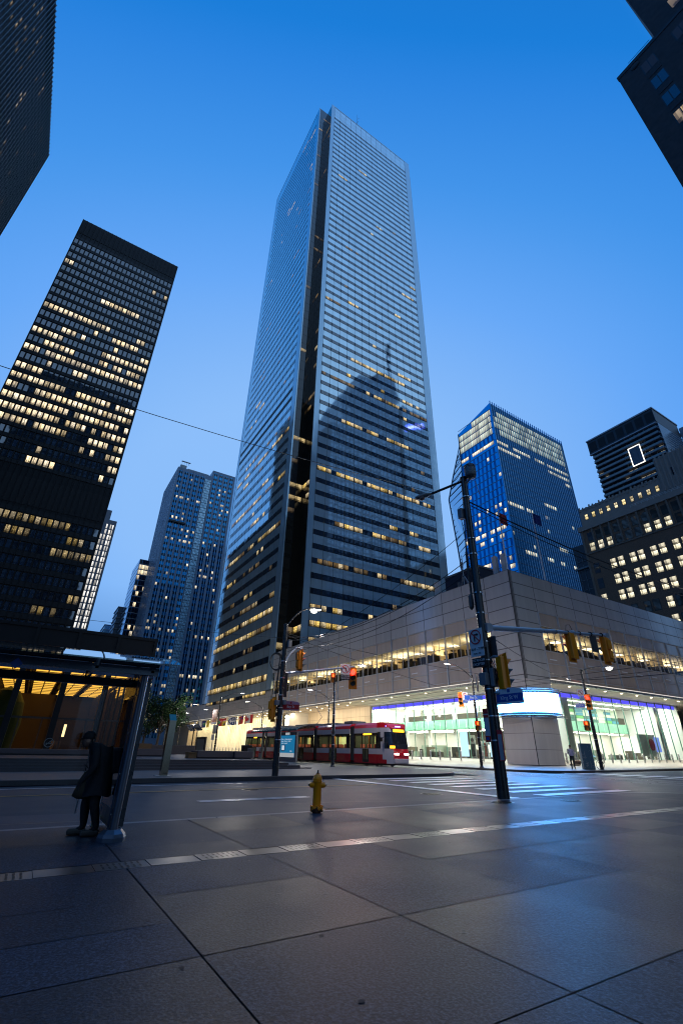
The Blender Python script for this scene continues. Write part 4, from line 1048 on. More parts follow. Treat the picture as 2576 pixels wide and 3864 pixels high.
# ---- faceted glass tower right of the pale tower
tE = thing('office_tower', 'faceted blue glass tower with bright crown floors', 'skyscraper', (-150, 215, 0))
EX, EY = -134.4, 185.6
gE = panel_mat('facet_glass', 2, 4.45, 189, 4.45, 189, .35, (.02, .06, .14), (.10, .14, .18), .0, .04, .03, .2)
MATS['facet_glass'].node_tree.nodes  # glass floors with pale slab edges
fold = [(-161.2, 182.3), (-161.6, 159.2), (-165.4, 114.5), (-167.5, 80), (-169, 20), (-169, 0)]
outer = [(-163.5, 184.0), (-168.5, 172.2), (-174, 160), (-180.0, 144.7), (-176.9, 109.8), (-175.6, 93), (-172, 20), (-172, 0)]
b = MB()
poly = [(EX, 0), (EX, 188.9)]+fold
b.face([(x, EY, z) for x, z in poly], 0)
fo = [(-161.2, 182.3), (-161.3, 172.2), (-161.6, 159.2), (-163, 144.7), (-165.6, 109.8), (-166.8, 93), (-169, 20), (-169, 0)]
for i in range(len(fo)-1):
    b.face([(fo[i+1][0], EY, fo[i+1][1]), (fo[i][0], EY, fo[i][1]), (outer[i][0], 191, outer[i][1]), (outer[i+1][0], 191, outer[i+1][1])], 1)
b.face([(EX, EY, 0), (EX, 254.5, 0), (EX, 254.5, 186.5), (EX, EY, 188.9)], 2)
b.face([(EX, EY, 188.9), (EX, 254.5, 186.5), (-163.5, 254.5, 184), (-163.5, 191, 184), (-161.2, EY, 182.3)], 0)
b.face([(EX, 254.5, 0), (-172, 254.5, 0), (-163.5, 254.5, 184), (EX, 254.5, 186.5)], 0)
b.build('wall', [glass_dark('facet_tower_glass', (.06, .46, .72), metal=.9, bump=.015), mat('facet_skylit_glass', (.45, .68, .85), .12, .75, var=.06), glass_dark('fin_side_glass', (.06, .28, .42), metal=.85)], tE)  # pale facet: the bright sky on it is put into its colour
itS, itE_ = [], []
re_ = random.Random(12)
def xfold(z):
    f = sorted(fold, key=lambda p: p[1])
    for a, c in zip(f[:-1], f[1:]):
        if a[1] <= z <= c[1] and c[1] > a[1]: return a[0]+(c[0]-a[0])*(z-a[1])/(c[1]-a[1])
    return -161.2 if z > 182 else -169
crown = lit_mat('crown_glow', (.88, 1, .82), .9, dark=.75, lamps=.4)
for i in range(30):
    z = 184.6-4.45*i; x0 = xfold(z)+.2; q = [rectq((0, EY, 0), (1, 0, 0), (0, -1, 0), x0, EX-.3, z-.45, z, .06, 0)]
    if z > 182: x0 = -150
    dn = 1 if i < 4 else (.95 if i == 5 else {14: .25, 17: .6, 18: .3, 21: .5, 22: .3, 24: .4, 27: .5}.get(i, .05)); n = int((EX-x0)/1.5)
    for k in range(n):
        m_ = 1 if i < 4 else (2 if re_.random() < dn else 3)
        if m_ == 3 and (k % 2): continue
        q.append(rectq((0, EY, 0), (1, 0, 0), (0, -1, 0), x0+k*1.5+.06, x0+(k+1)*1.5-.06, (z-4.3 if m_ in (1, 3) else z-2.7), z-.5, .03, m_))
    itS.append(q)
    q = [rectq((EX, 0, 0), (0, 1, 0), (1, 0, 0), EY, 254.4, z-.4, z, .06, 0)]
    dn = {0: 1, 1: 1, 2: 1, 3: .95, 5: .6, 6: .3, 14: .25, 15: .12, 18: .12, 20: .3, 24: .15, 26: .3, 28: .3}.get(i, .03); st = False
    for k in range(45):
        if re_.random() < .3: st = re_.random() < dn
        if st: q.append(rectq((EX, 0, 0), (0, 1, 0), (1, 0, 0), EY+1.5*k+.05, EY+1.5*k+1.45, z-(4.3 if i < 4 else 2.6), z-.5, .03, 1 if i < 4 else 2))
    itE_.append(q)
slabM = mat('slab_edge', (.16, .20, .24), .3, .3)
emit_items(tE, 'floor_band', itS+itE_, [slabM, crown, lit_mat('office_light_cool', (1, .86, .62), 1.5, dark=.6, lamps=1.2), glassBlue])
b = MB()
for k in range(36): b.box(EX+.05, EX+.6, EY+1.95*k, EY+1.95*k+.24, 5, 190.4-.06*k)
b.build('fin', mat('fin_glass', (.16, .34, .50), .2, .7), tE)
b = MB()
for i in range(len(fo)-1):
    pass
for i in range(38):
    z = 182-4.45*i
    if z < 10: break
    def ox(zz):
        f = sorted(outer, key=lambda p: p[1])
        for a, c in zip(f[:-1], f[1:]):
            if a[1] <= zz <= c[1] and c[1] > a[1]: return a[0]+(c[0]-a[0])*(zz-a[1])/(c[1]-a[1])
        return -163.5
    def fx(zz):
        f = sorted(fo, key=lambda p: p[1])
        for a, c in zip(f[:-1], f[1:]):
            if a[1] <= zz <= c[1] and c[1] > a[1]: return a[0]+(c[0]-a[0])*(zz-a[1])/(c[1]-a[1])
        return -161.2
    b.tube([(fx(z), EY-.1, z), (ox(z), 190.9, z)], .22, 4)
for a, c in zip(outer[:-1], outer[1:]): b.tube([(a[0], 190.9, a[1]), (c[0], 190.9, c[1])], .35, 4)
for a, c in zip(fo[:-1], fo[1:]): b.tube([(a[0], EY-.1, a[1]), (c[0], EY-.1, c[1])], .25, 4)
b.build('facet_frame', mat('facet_frame_metal', (.06, .08, .10), .4), tE)

# ---- condominium tower with the lit rectangular frame
tC = thing('condo_tower', 'dark balconied tower with a glowing rectangular frame', 'skyscraper', (-80, 230, 0))
CY = 214
b = MB(); b.prism([(-98.6, CY+1), (-67.6, CY+1), (-67.6, 245), (-98.6, 245)], 0, 141.6, 0); b.build('wall', glass_dark('condo_glass', (.02, .04, .06), ior=1.9), tC)
b = MB(); b.prism([(-99.65, CY), (-66.6, CY), (-66.6, 238), (-99.65, 238)], 141.8, 149.6, 0)
for i in range(7): b.box(-98.8+4.7*i, -95.2+4.7*i, CY-.08, CY-.01, 142.8, 148.2, 1)
b.build('mechanical_storey', [mat('condo_dark_wall', (.025, .03, .04), .5), louv], tC)
b = MB(); b.box(-99.95, -66.3, CY-.35, 238.3, 149.6, 150.3); b.box(-99.8, -66.9, CY-.3, CY+1, 141.2, 141.7); b.build('roof_edge', mat('pale_roof_edge', (.45, .5, .55), .4), tC)
rc_ = random.Random(8)
for i in range(26):
    z = 138.3-2.85*i; b = MB(); b.box(-98.4, -66.8, CY-.9, CY+1.0, z-.22, z, 0); b.box(-98.2, -67, CY-.86, CY-.83, z+.05, z+1.05, 1)
    for k in range(14):
        if rc_.random() < .5: b.box(-98+2.25*k, -97.7+2.25*k, CY+.6, CY+.98, z, z+2.6, 2)
    b.build('balcony', [mat('balcony_slab', (.12, .14, .17), .6), glass_dark('balcony_glass', (.03, .06, .09), ior=2.0), mat('condo_panel', (.3, .33, .36), .5)], tC)
its = []
for k in range(40):
    i = rc_.randrange(4, 26); u = -98+2.2*rc_.randrange(0, 14); its.append([rectq((0, CY+1, 0), (1, 0, 0), (0, -1, 0), u, u+1.8, 138.3-2.85*i+.1, 138.3-2.85*i+2.3, .05, 0)])
emit_items(tC, 'window', its, [lit_mat('home_light', (1, .8, .5), .9)])
fe = emit('frame_glow', (1, .97, .88), 2.2)
b = MB(); fz0, fz1, fx0, fx1 = 123.9, 134.0, -81.5, -76.0
b.box(fx0, fx0+.3, CY-1.3, CY-1.0, fz0, fz1); b.box(fx1-.3, fx1, CY-1.3, CY-1.0, fz0, fz1); b.box(fx0, fx1, CY-1.3, CY-1.0, fz0, fz0+.3); b.box(fx0, fx1, CY-1.3, CY-1.0, fz1-.3, fz1)
b.build('light_frame', fe, tC)
b = MB(); b.box(fx0+.3, fx1-.3, CY-1.1, CY+.9, fz0+.3, fz1-.3); b.build('frame_recess', glass_dark('deep_blue_glass', (.004, .01, .05), ior=1.6), tC)
b = MB()
for i in range(12):
    for j in range(10): b.box(-67.55, -67.45, 216.2+2.8*i, 218.4+2.8*i, 147-3.4*j-2.4, 147-3.4*j)
b.box(-67.6, -66.65, CY+1, 238, 100, 141.8)
b.build('side_glazing', panel_mat('condo_side_lattice', 1, 1.4, 214, 1.7, 150, .25, (.03, .06, .10), (.25, .33, .4), .3, .2, 0), tC)
b = MB(); b.prism([(-67.5, 242), (-60, 242), (-60, 262), (-67.5, 262)], 60, 150)
for i in range(9): b.box(-60.5, -58.6, 241, 262.5, 148-3.2*i, 148.3-3.2*i)
b.build('rear_wing', MATS['condo_panel'], tC)

# ---- brown stone office block, right
tS_ = thing('stone_office_block', 'old brown brick office block with rows of bright paired windows', 'building', (-50, 170, 0))
brick = speckle('brown_brick', (.14, .085, .055), (.26, .165, .11), .8, 3, .3, patch=.5, island=.1, dist=.05)
SY = 150.0
b = MB(); b.prism([(-80.4, SY), (-8, SY), (-8, 200), (-80.4, 200)], 0, 73.6); b.build('wall', brick, tS_)
stoneM = mat('pale_limestone', (.34, .29, .25), .7, var=.2, vscale=.5, bump=.2, bscale=1.5)
b = MB()
b.prism([(-80.2, SY+2), (-50, SY+2), (-50, 195), (-80.2, 195)], 73.6, 81.6, 0); b.prism([(-52, SY+1.5), (-12, SY+1.5), (-12, 195), (-52, 195)], 73.6, 88.0, 0)
for i in range(26): b.box(-80+1.25*i, -79.5+1.25*i, SY+1.8, SY+2, 80.6+.2*(i % 2), 82.3-.3*(i % 3))
for i in range(30): b.box(-51.5+1.3*i, -51.0+1.3*i, SY+1.25, SY+1.5, 76, 88.6-.4*(i % 2))
b.box(-80.9, -7.5, SY-.5, SY+2, 72.2, 73.9)
b.build('upper_storey', stoneM, tS_)
b = MB(); b.box(-80.4, -8, SY-.2, SY, 63.3, 63.9)
for i in range(22): x = -78.6+3.05*i; b.box(x+2.2, x+2.75, SY-.35, SY, 63.9, 72.2)
b.box(-80.45, -80.4+.7, SY-.1, SY, 20, 72.2)
b.build('pilaster', mat('brown_stone_trim', (.20, .16, .13), .8, bump=.2, bscale=2), tS_)
b = MB()
for i in range(30): b.cyl((-62+1.8*i, SY-.3, 73.9), (-62+1.8*i, SY-.3, 74.9), .04, n=4)
b.box(-62, -9, SY-.33, SY-.27, 74.85, 74.92); b.box(-62, -9, SY-.33, SY-.27, 74.4, 74.46); b.build('roof_railing', white, tS_)
its, fr = [], MB()
rs_ = random.Random(77)
def swin(u, z, w, h, m_, y=SY):
    z2 = z+h*.5
    its.append([rectq((0, y, 0), (1, 0, 0), (0, -1, 0), u-.14, u+w+.14, z-.14, z+h+.14, .01, 3), rectq((0, y, 0), (1, 0, 0), (0, -1, 0), u, u+w, z2+.05, z+h, .06, m_), rectq((0, y, 0), (1, 0, 0), (0, -1, 0), u, u+w, z, z2-.05, .04, m_)])
for r_ in range(14):
    z = 59.5-5.35*r_-3.3
    if z < 5: break
    dn = [.9, .92, .95, .15, .6, .5][r_ % 6]
    swin(-78.6, z, 1.7, 3.2, 1 if rs_.random() < .6 else 2)
    for p_ in range(10):
        for s_2 in (0, 2.55): swin(-72.9+6.35*p_+s_2, z, 1.75, 3.2, 1 if rs_.random() < dn else 2)
for r_ in range(2):
    z = [69.9-3.4, 64.8-.6][r_] if r_ == 0 else 63.95
    for i in range(22):
        x = -78.2+3.05*i
        swin(x, 68.0 if r_ == 0 else 64.1, 1.7, 2.9 if r_ == 0 else 2.9, 1 if rs_.random() < (.12 if r_ == 0 else .45) else 2)
for i in range(10): swin(-78.4+2.7*i, 77.0, 1.0, 1.9, 4, SY+2)
for i in range(8): swin(-48.0+4.2*i, 80.2, .8, 2.6, 4 if i in (1, 2, 4, 5) else 0, SY+1.5)
emit_items(tS_, 'window', its, [glassD, lit_mat('office_light_white', (1, .90, .62), 1.2, dark=.35, lamps=1.2), glass_dark('pale_blind_glass', (.06, .065, .06)), black, lit_mat('office_light_gold', (1, .75, .28), 1.1, dark=.8)])
t = thing('dark_lattice_building', 'narrow dark building with pale lattice frames wedged before the stone block', 'building', (-88, 165, 0))
b = MB(); b.prism([(-96, 170), (-86.5, 170), (-86.5, 190), (-96, 190)], 0, 76.5); b.build('wall', mat('dark_blue_facade', (.015, .02, .035), .4), t)
b = MB()
for i in range(9):
    for j in range(4): b.box(-95.2+2.2*j, -93.6+2.2*j, 169.8, 170, 72-3.8*i-2.4, 72-3.8*i-2.2); b.box(-95.3+2.2*j, -95.1+2.2*j, 169.8, 170, 72-3.8*i-3, 72-3.8*i)
b.box(-96.6, -86.2, 169.2, 170, 66.5, 67.2)
b.build('lattice', mat('lattice_grey', (.14, .17, .2), .5), t)

# ---- dark stone building, upper right corner
tT = thing('stone_tower', 'dark stone tower with tall recessed windows and a stepped top', 'skyscraper', (20, 60, 0))
dst = speckle('dark_limestone', (.055, .05, .05), (.085, .078, .075), .75, 1.2, .2, patch=.3, island=0, dist=.04)
TY = 45.0
b = MB(); b.prism([(-4.0, TY), (45, TY), (45, 100), (-4.0, 100)], 0, 82.7); b.prism([(.8, TY+.6), (40, TY+.6), (40, 95), (.8, 95)], 82.7, 112); b.build('wall', dst, tT)
b = MB(); b.box(-4.08, 45, TY-.06, TY+.3, 82.3, 83.0); b.cyl((-2.4, TY-.1, 83.25), (.3, TY-.1, 83.25), .03); b.build('coping', mat('dark_coping', (.03, .028, .03), .6), tT)
its = []
for i in range(12):
    z = 80.4-4.33*i
    for j in range(9):
        x = -1.65+3.7*j; m_ = [2, 0, 0, 1, 0, 1, 0, 0, 1, 0, 0, 0][i]
        its.append([rectq((0, TY, 0), (1, 0, 0), (0, -1, 0), x-.06, x+1.6, z-2.4, z+.08, .01, 3), rectq((0, TY, 0), (1, 0, 0), (0, -1, 0), x+.05, x+.72, z-2.25, z, .04, m_), rectq((0, TY, 0), (1, 0, 0), (0, -1, 0), x+.82, x+1.5, z-2.25, z, .04, m_)])
for i in range(5):
    for j in range(6):
        x = 3.4+3.7*j; z = 105-4.33*i
        its.append([rectq((0, TY+.6, 0), (1, 0, 0), (0, -1, 0), x, x+1.5, z-2.3, z, .02, 1 if (i+j) % 4 == 0 else 0)])
emit_items(tT, 'window', its, [glass_dark('tower_window_blue', (.01, .02, .04), ior=1.9), lit_mat('office_light_tan', (1, .70, .38), .5, lamps=.3), mat('lowered_blind', (.16, .12, .12), .7), black])
b = MB(); b.lathe([(.45, 0), (.5, .05), (.35, .1), (.01, .12)], (-2.0, TY-.02, 81.55), 20, axis=(0, -1, 0))
for j in range(9):
    for i in range(12): b.box(-1.62+3.7*j, -.1+3.7*j, TY-.05, TY, 80.4-4.33*i-3.6, 80.4-4.33*i-2.7)
b.build('carved_panel', mat('carved_stone', (.045, .042, .042), .7), tT)

# ---- towers across the street, behind and beside the camera: they stand in the reflections
def mirror_tower(name, label, outline, z, m_, steps=()):
    t = thing(name, label, 'skyscraper', (outline[0][0], outline[0][1], 0)); b = MB(); b.prism(outline, 0, z)
    for (o2, z0, z1) in steps: b.prism(o2, z0, z1)
    b.build('wall', m_, t)
    return t
skylit_g = panel_mat('skylit_granite_facade', 1, 3.2, 0, 4, 0, 1.3, (.34, .42, .52), (.02, .05, .10), .35, .15, 0)  # light of the western sky is put into the granite colour
mirror_tower('office_tower', 'dark stepped tower with antenna mirrored in the pale tower', [(28, 125), (80, 125), (80, 186), (28, 186)], 205, skylit_g,
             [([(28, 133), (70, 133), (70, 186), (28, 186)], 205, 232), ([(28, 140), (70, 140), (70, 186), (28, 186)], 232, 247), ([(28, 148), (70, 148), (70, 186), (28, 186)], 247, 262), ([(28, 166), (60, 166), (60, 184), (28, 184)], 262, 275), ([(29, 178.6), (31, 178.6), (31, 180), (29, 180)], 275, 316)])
mt2 = mirror_tower('office_tower', 'pale glass tower with a blue sign, mirrored low in the tall tower', [(28, 190), (70, 190), (70, 217), (28, 217)], 250, panel_mat('pale_mirror_facade', 1, 3, 0, 4, 0, .8, (.42, .52, .6), (.1, .16, .22), .5, .15, 0))
b = MB(); b.face([(27.8, 193, 226), (27.8, 193, 232), (27.8, 212, 242), (27.8, 212, 236)]); b.build('sign_board', emit('blue_sign_glow', (.08, .14, 1), 2.5), mt2)
text('Scotiabank', 4.2, (27.6, 202.5, 234), V((0, -.88, -.47)), V((0, -.47, .88)), emit('sign_letter_glow', (.9, .95, 1), 3), mt2)
mirror_tower('office_tower', 'steel grey slab tower behind the camera', [(48, -60), (85, -60), (85, 5), (48, 5)], 239, panel_mat('steel_slab_facade', 1, 3, 0, 3.9, 0, 1.4, (.16, .17, .18), (.02, .03, .04), .6, .25, 0))
mirror_tower('office_block', 'dark block seen only in the tall tower glass', [(-300, -60), (-222, -60), (-222, -3), (-300, -3)], 124, blk)

# ================================================================== STREET FURNITURE
X_, Y_ = V((1, 0, 0)), V((0, 1, 0))
redE = emit('signal_red_glow', (1, .022, .012), 9, True); ambE = emit('hand_glow', (1, .09, .015), 4.5)
dlens = [mat('lens_amber_off', (.10, .04, .005), .25), mat('lens_green_off', (.01, .05, .03), .25)]
yelv = mat('signal_visor', (.9, .26, .004), .5)
def signal(loc, face, label, lit=True, visible_back=False, tilt=0):
    """three-lens head, centre at loc, looking along `face`"""
    loc = V(loc); f = V(face); s = f.cross(Zv); t = thing('traffic_signal', label, 'traffic light', loc-Zv*.6, 'yellow traffic signal heads')
    b = MB(); b.obox(loc-f*.1, s, f, Zv, .17, .10, .52, 0); b.build('housing', yel, t, bevel=.02)
    b = MB(); b.obox(loc-f*.01, s, f, Zv, .26, .012, .63, 0); b.build('backboard', yel, t, bevel=.01)
    for k in range(3):
        c = loc+Zv*(.33-.33*k)
        b = MB(); b.cyl(c+f*.01, c+f*.04, .15 if k == 0 else .12, n=20); le = b.build('lens', redE if (lit and k == 0) else dlens[max(0, k-1)], t)
        b = MB(); n = 14
        for i in range(n):
            a0, a1 = radians(-20+220*i/n), radians(-20+220*(i+1)/n)
            l0 = .10+.20*max(0, sin(a0)); l1 = .10+.20*max(0, sin(a1))
            p = lambda a: c+(s*cos(a)+Zv*sin(a))*.15
            b.face([p(a0)+f*.0, p(a1)+f*.0, p(a1)+f*l1, p(a0)+f*l0])
        b.build('visor', yelv if k == 0 else black, le)
    if visible_back:
        b = MB(); b.obox(loc-f*.23+Zv*.2, s, f, Zv, .12, .06, .2, 0); b.obox(loc-f*.22-Zv*.22, s, f, Zv, .10, .05, .17, 0); b.build('rear_door', yel, t, bevel=.01)
    if lit:
        l = bpy.data.lights.new('lens_light', 'SPOT'); l.energy = 110; l.color = (1, .05, .02); l.spot_size = radians(150); l.shadow_soft_size = .12
        o = bpy.data.objects.new('lens_light', l); COL.objects.link(o); o.parent = t; o.location = loc+Zv*.33+f*.08-wp(t); o.rotation_euler = f.to_track_quat('-Z', 'Y').to_euler()
    return t
def pedsignal(loc, face, label, glow=True):
    loc = V(loc); f = V(face); s = f.cross(Zv); t = thing('pedestrian_signal', label, 'pedestrian signal', loc-Zv*.35, 'pedestrian signals')
    b = MB(); b.obox(loc-f*.12, s, f, Zv, .20, .12, .38, 0); b.build('housing', yel, t, bevel=.02)
    for k in range(2):
        c = loc+Zv*(.19-.38*k); b = MB()
        b.obox(c+Zv*.17+f*.1, s, f, Zv, .18, .10, .008); b.obox(c+s*.17+f*.1, s, f, Zv, .008, .1, .16); b.obox(c-s*.17+f*.1, s, f, Zv, .008, .1, .16); b.build('visor', black if k else yelv, t)
    b = MB(); c = loc+Zv*.19+f*.01      # the lit hand
    if glow:
        b.obox(c-Zv*.05, s, f, Zv, .07, .01, .06)
        for i in range(4): b.obox(c+s*(-.055+.037*i)+Zv*(.05+.02*(i in (1, 2))), s, f, Zv, .014, .01, .06)
        b.obox(c-s*.09-Zv*.02, (s*.8+Zv*.6), f, (Zv*.8-s*.6), .012, .01, .05)
    b.build('hand_symbol', ambE, t)
    return t
def sign_board(name, c, face, w, h, label, m, group=None, cat='sign', back=grey):
    c = V(c); f = V(face); s = Zv.cross(f)*1.0
    t = thing(name, label, cat, c, group)
    b = MB(); b.obox(c-f*.012, s, f, Zv, w/2, .01, h/2, 0); b.build('panel', m, t, bevel=.008)
    return t, s, f
def ring(b, c, s, f, r, w, m=0, n=28):
    for i in range(n):
        a0, a1 = 2*pi*i/n, 2*pi*(i+1)/n
        p = lambda a, q: V(c)+(s*cos(a)+Zv*sin(a))*q+f*.006
        b.face([p(a0, r), p(a1, r), p(a1, r-w), p(a0, r-w)], m)
def no_turn(t, c, s, f, r, left, parent):
    c = V(c); b = MB(); ring(b, c, s, f, r, r*.16)
    b.obox(c+f*.007, (s*.707-Zv*.707), f, (s*.707+Zv*.707), r*.86, .001, r*.075); b.build('prohibition_ring', signR, parent)
    b = MB(); k = -1 if left else 1
    b.obox(c+s*(-k*r*.18)-Zv*r*.15+f*.005, s, f, Zv, r*.10, .001, r*.42); b.obox(c+s*(k*r*.05)+Zv*r*.30+f*.005, s, f, Zv, r*.28, .001, r*.10)
    b.face([c+s*(k*r*.25)+Zv*r*.52+f*.006, c+s*(k*r*.62)+Zv*r*.30+f*.006, c+s*(k*r*.25)+Zv*r*.06+f*.006][::(1 if k > 0 else -1)])
    b.build('arrow', txtK, parent)
def arm_curve(p0, p1, sag, n=10):
    p0, p1 = V(p0), V(p1); return [p0.lerp(p1, i/n)+Zv*(sag*sin(pi*i/n)) for i in range(n+1)]
ledG = emit('street_lamp_glow', (1, .92, .72), 7)
halo = None
def led_lamp(root, p0, p1, lit, power=900, rise=.35, r=.04, big=1.0):
    """curved arm from p0 to the luminaire at p1"""
    p0, p1 = V(p0), V(p1); d = V((p1.x-p0.x, p1.y-p0.y, 0)); L_ = d.length; d.normalize()
    pts = [V((p0.x+d.x*L_*i/10, p0.y+d.y*L_*i/10, p0.z+(p1.z-p0.z)*sin(pi/2*i/10)**.8)) for i in range(11)]
    b = MB(); b.tube(pts, r, 8); b.build('arm', poleM, root, smooth=True)
    s = d.cross(Zv); c = p1+d*.28*big
    b = MB(); b.obox(c, d, s, Zv, .34*big, .13*big, .035*big); b.obox(p1-d*.05, d, s, Zv, .12*big, .06*big, .05*big); b.obox(c+Zv*.05, d, s, Zv, .2*big, .09*big, .03*big); lh_ = b.build('lamp_head', grey, root, bevel=.02)
    b = MB(); b.obox(c-Zv*.045*big, d, s, Zv, .24*big, .10*big, .012); b.build('lamp_lens', ledG if lit else mat('lamp_lens_off', (.3, .3, .28), .2), lh_)
    if lit: bulb(c-Zv*.2, power, (1, .93, .86), root)
def pole(root, x, y, z0, z1, r0, r1, parts=True, m=poleM):
    b = MB(); b.cyl((x, y, z0), (x, y, z0+(z1-z0)*.4), r0*1.0, r0*.97, 20); b.cyl((x, y, z0+(z1-z0)*.4), (x, y, z1), r0*.85, r1, 20); b.lathe([(r0*1.02, 0), (r0*1.02, .12), (r0*.86, .3)], (x, y, z0+(z1-z0)*.4-.05), 20)
    b.lathe([(r1*1.15, 0), (r1*1.15, .06), (.01, .12)], (x, y, z1), 20)
    po_ = b.build('pole', m, root, smooth=True); po_.modifiers.new('e', 'EDGE_SPLIT').split_angle = radians(35)
    b = MB()
    n = int((z1-z0)/.8)
    for i in range(2, n):
        if rnd.random() < .8: z = z0+.8*i+rnd.uniform(-.2, .2); b.lathe([(r0*.99, 0), (r0*1.0, .02), (r0*.99, .04)], (x, y, z), 20)
    b.build('clamp_band', steel, po_)

# ---- tall pole, near corner
BX, BY = -11.26, 12.95; BZ = gnd(BY)
pB = thing('utility_pole', 'tall black pole at the near corner with signs, lamp arm and thick cables', 'pole', (BX, BY, BZ))
pole(pB, BX, BY, BZ-.02, 11.6, .185, .13)
b = MB(); b.lathe([(.10, 0), (.21, .03), (.235, .12), (.235, .42), (.20, .52), (.05, .56)], (BX+.3, BY+.12, 11.55), 24); b.build('antenna_can', mat('antenna_grey', (.16, .155, .15), .6), pB, smooth=True)
b = MB()
for z in [11.75+.07*i for i in range(6)]: b.lathe([(.236, 0), (.242, .015), (.236, .03)], (BX+.3, BY+.12, z-.0), 24)
b.cyl((BX, BY, 11.3), (BX+.3, BY+.12, 11.55), .05); b.cyl((BX+.42, BY+.2, 11.35), (BX+.50, BY+.25, 10.7), .015); b.build('antenna_bracket', grey, pB)
b = MB(); b.tube([(BX, BY, 11.52), (BX-.4, BY-.38, 11.33), (BX-1.0, BY-.95, 11.05)], .055, 10); b.build('lamp_arm', poleM, pB)
cob = V((BX-1.0, BY-.95, 11.05)); dd = V((-.68, -.68, -.22)).normalized(); ds_ = dd.cross(Zv).normalized(); du = ds_.cross(dd)
b = MB(); n = 10
prof = [(0, .07), (.1, .12), (.25, .18), (.5, .2), (.75, .17), (.9, .08)]
vs, fs = [], []
for (l, w) in prof:
    for i in range(12): a = 2*pi*i/12; vs.append(cob+dd*l*.8+ds_*w*cos(a)*.8+du*(w*.5*sin(a)))
for k in range(len(prof)-1):
    for i in range(12): fs.append((k*12+i, k*12+(i+1) % 12, (k+1)*12+(i+1) % 12, (k+1)*12+i))
fs += [tuple(range(11, -1, -1)), tuple((len(prof)-1)*12+i for i in range(12))]
b.mesh(vs, fs); b.build('lamp_head', mat('cobra_grey', (.22, .20, .19), .5), pB, smooth=True)
b = MB(); b.lathe([(.13, 0), (.12, -.06), (.07, -.11), (.01, -.13)], cob+dd*.44-du*.05, 16, axis=du); b.build('lamp_lens', mat('lamp_glass_off', (.25, .16, .14), .15), pB, smooth=True)
b = MB(); b.box(BX-.32, BX-.10, BY-.26, BY-.02, 9.75, 10.2); b.build('junction_box', mat('box_grey', (.2, .2, .21), .5), pB, bevel=.02)
b = MB(); b.box(BX-.14, BX+.14, BY-.32, BY-.12, 3.35, 3.75); b.box(BX+.14, BX+.30, BY-.1, BY+.15, 3.3, 3.9); b.build('junction_box', MATS['box_grey'], pB, bevel=.02)
b = MB()
for k in range(10):
    r_ = rnd.uniform(.02, .2); z0 = rnd.uniform(3.1, 3.4); z1 = rnd.uniform(3.9, 4.5); b.tube([(BX+.18, BY-.05, z0), (BX+.2+r_, BY+.02, (z0+z1)/2), (BX+.17, BY, z1)], .012, 6)
b.tube([(BX+.14, BY-.14, 5.4), (BX+.16, BY-.16, 7.5), (BX+.1, BY-.13, 9.5), (BX+.12, BY-.1, 10.4)], .02, 6)
b.tube([(BX-.12, BY-.15, 6.2), (BX-.2, BY-.2, 7.4), (BX-.13, BY-.16, 8.6), (BX-.2, BY-.2, 9.7)], .014, 6)
b.build('loose_cable', black, pB)
b = MB(); b.box(BX+.12, BX+.2, BY-.2, BY-.12, 4.6, 7.9); b.cyl((BX-.2, BY-.14, 6.3), (BX-.2, BY-.14, 8.3), .045); b.lathe([(.03, 0), (.10, .1), (.10, .5), (.02, .6)], (BX-.24, BY-.16, 6.0), 14); b.build('conduit', mat('conduit_grey', (.09, .085, .085), .5), pB)
# mast arm over the cross street
b = MB(); b.cyl((BX+.15, BY+.1, 5.3), (BX+.05, BY+4.2, 5.75), .10, .085, 16); b.cyl((BX+.05, BY+4.2, 5.75), (BX, BY+8.0, 6.1), .07, .055, 14); b.obox((BX+.15, BY+.1, 5.3), X_, Y_, Zv, .12, .14, .14); b.lathe([(.10, 0), (.10, .22)], (BX+.03, BY+5.3, 5.86), 14, axis=(0, 1, .08)); b.box(BX-.07, BX+.07, BY+7.9, BY+8.15, 6.0, 6.2)
b.build('mast_arm', mat('galvanised_arm', (.6, .6, .64), .4, .6), pB, smooth=False)
b = MB(); b.tube([(BX+.03, BY+5.0, 5.9), (BX+.03, BY+5.1, 6.15), (BX+.03, BY+5.35, 6.2), (BX+.03, BY+5.5, 5.9)], .012, 6)
for i in range(9): yy = BY+.8+.85*i; b.lathe([(.09, 0), (.09, .02)], (BX+.1-.01*i, yy, 5.32+.1*(.8+.85*i)), 12, axis=(0, 1, .1))
b.build('cable_tie', black, pB)
signal((BX-.05, BY+5.2, 5.30), (-1, 0, 0), 'traffic signal glowing red seen edge-on under the mast arm of the tall pole', True)
signal((BX-.05, BY+7.75, 5.45), (-1, 0, 0), 'yellow traffic signal at the tip of the tall pole mast arm', False, True)
b = MB(); b.box(BX-.01, BX+.02, BY+6.7, BY+7.15, 5.25, 6.1); t = b.build('blank_sign', mat('sign_back_grey', (.08, .07, .07), .5)); tag(t, 'dark back of a sign hanging on the mast arm beside the yellow signal', 'sign')
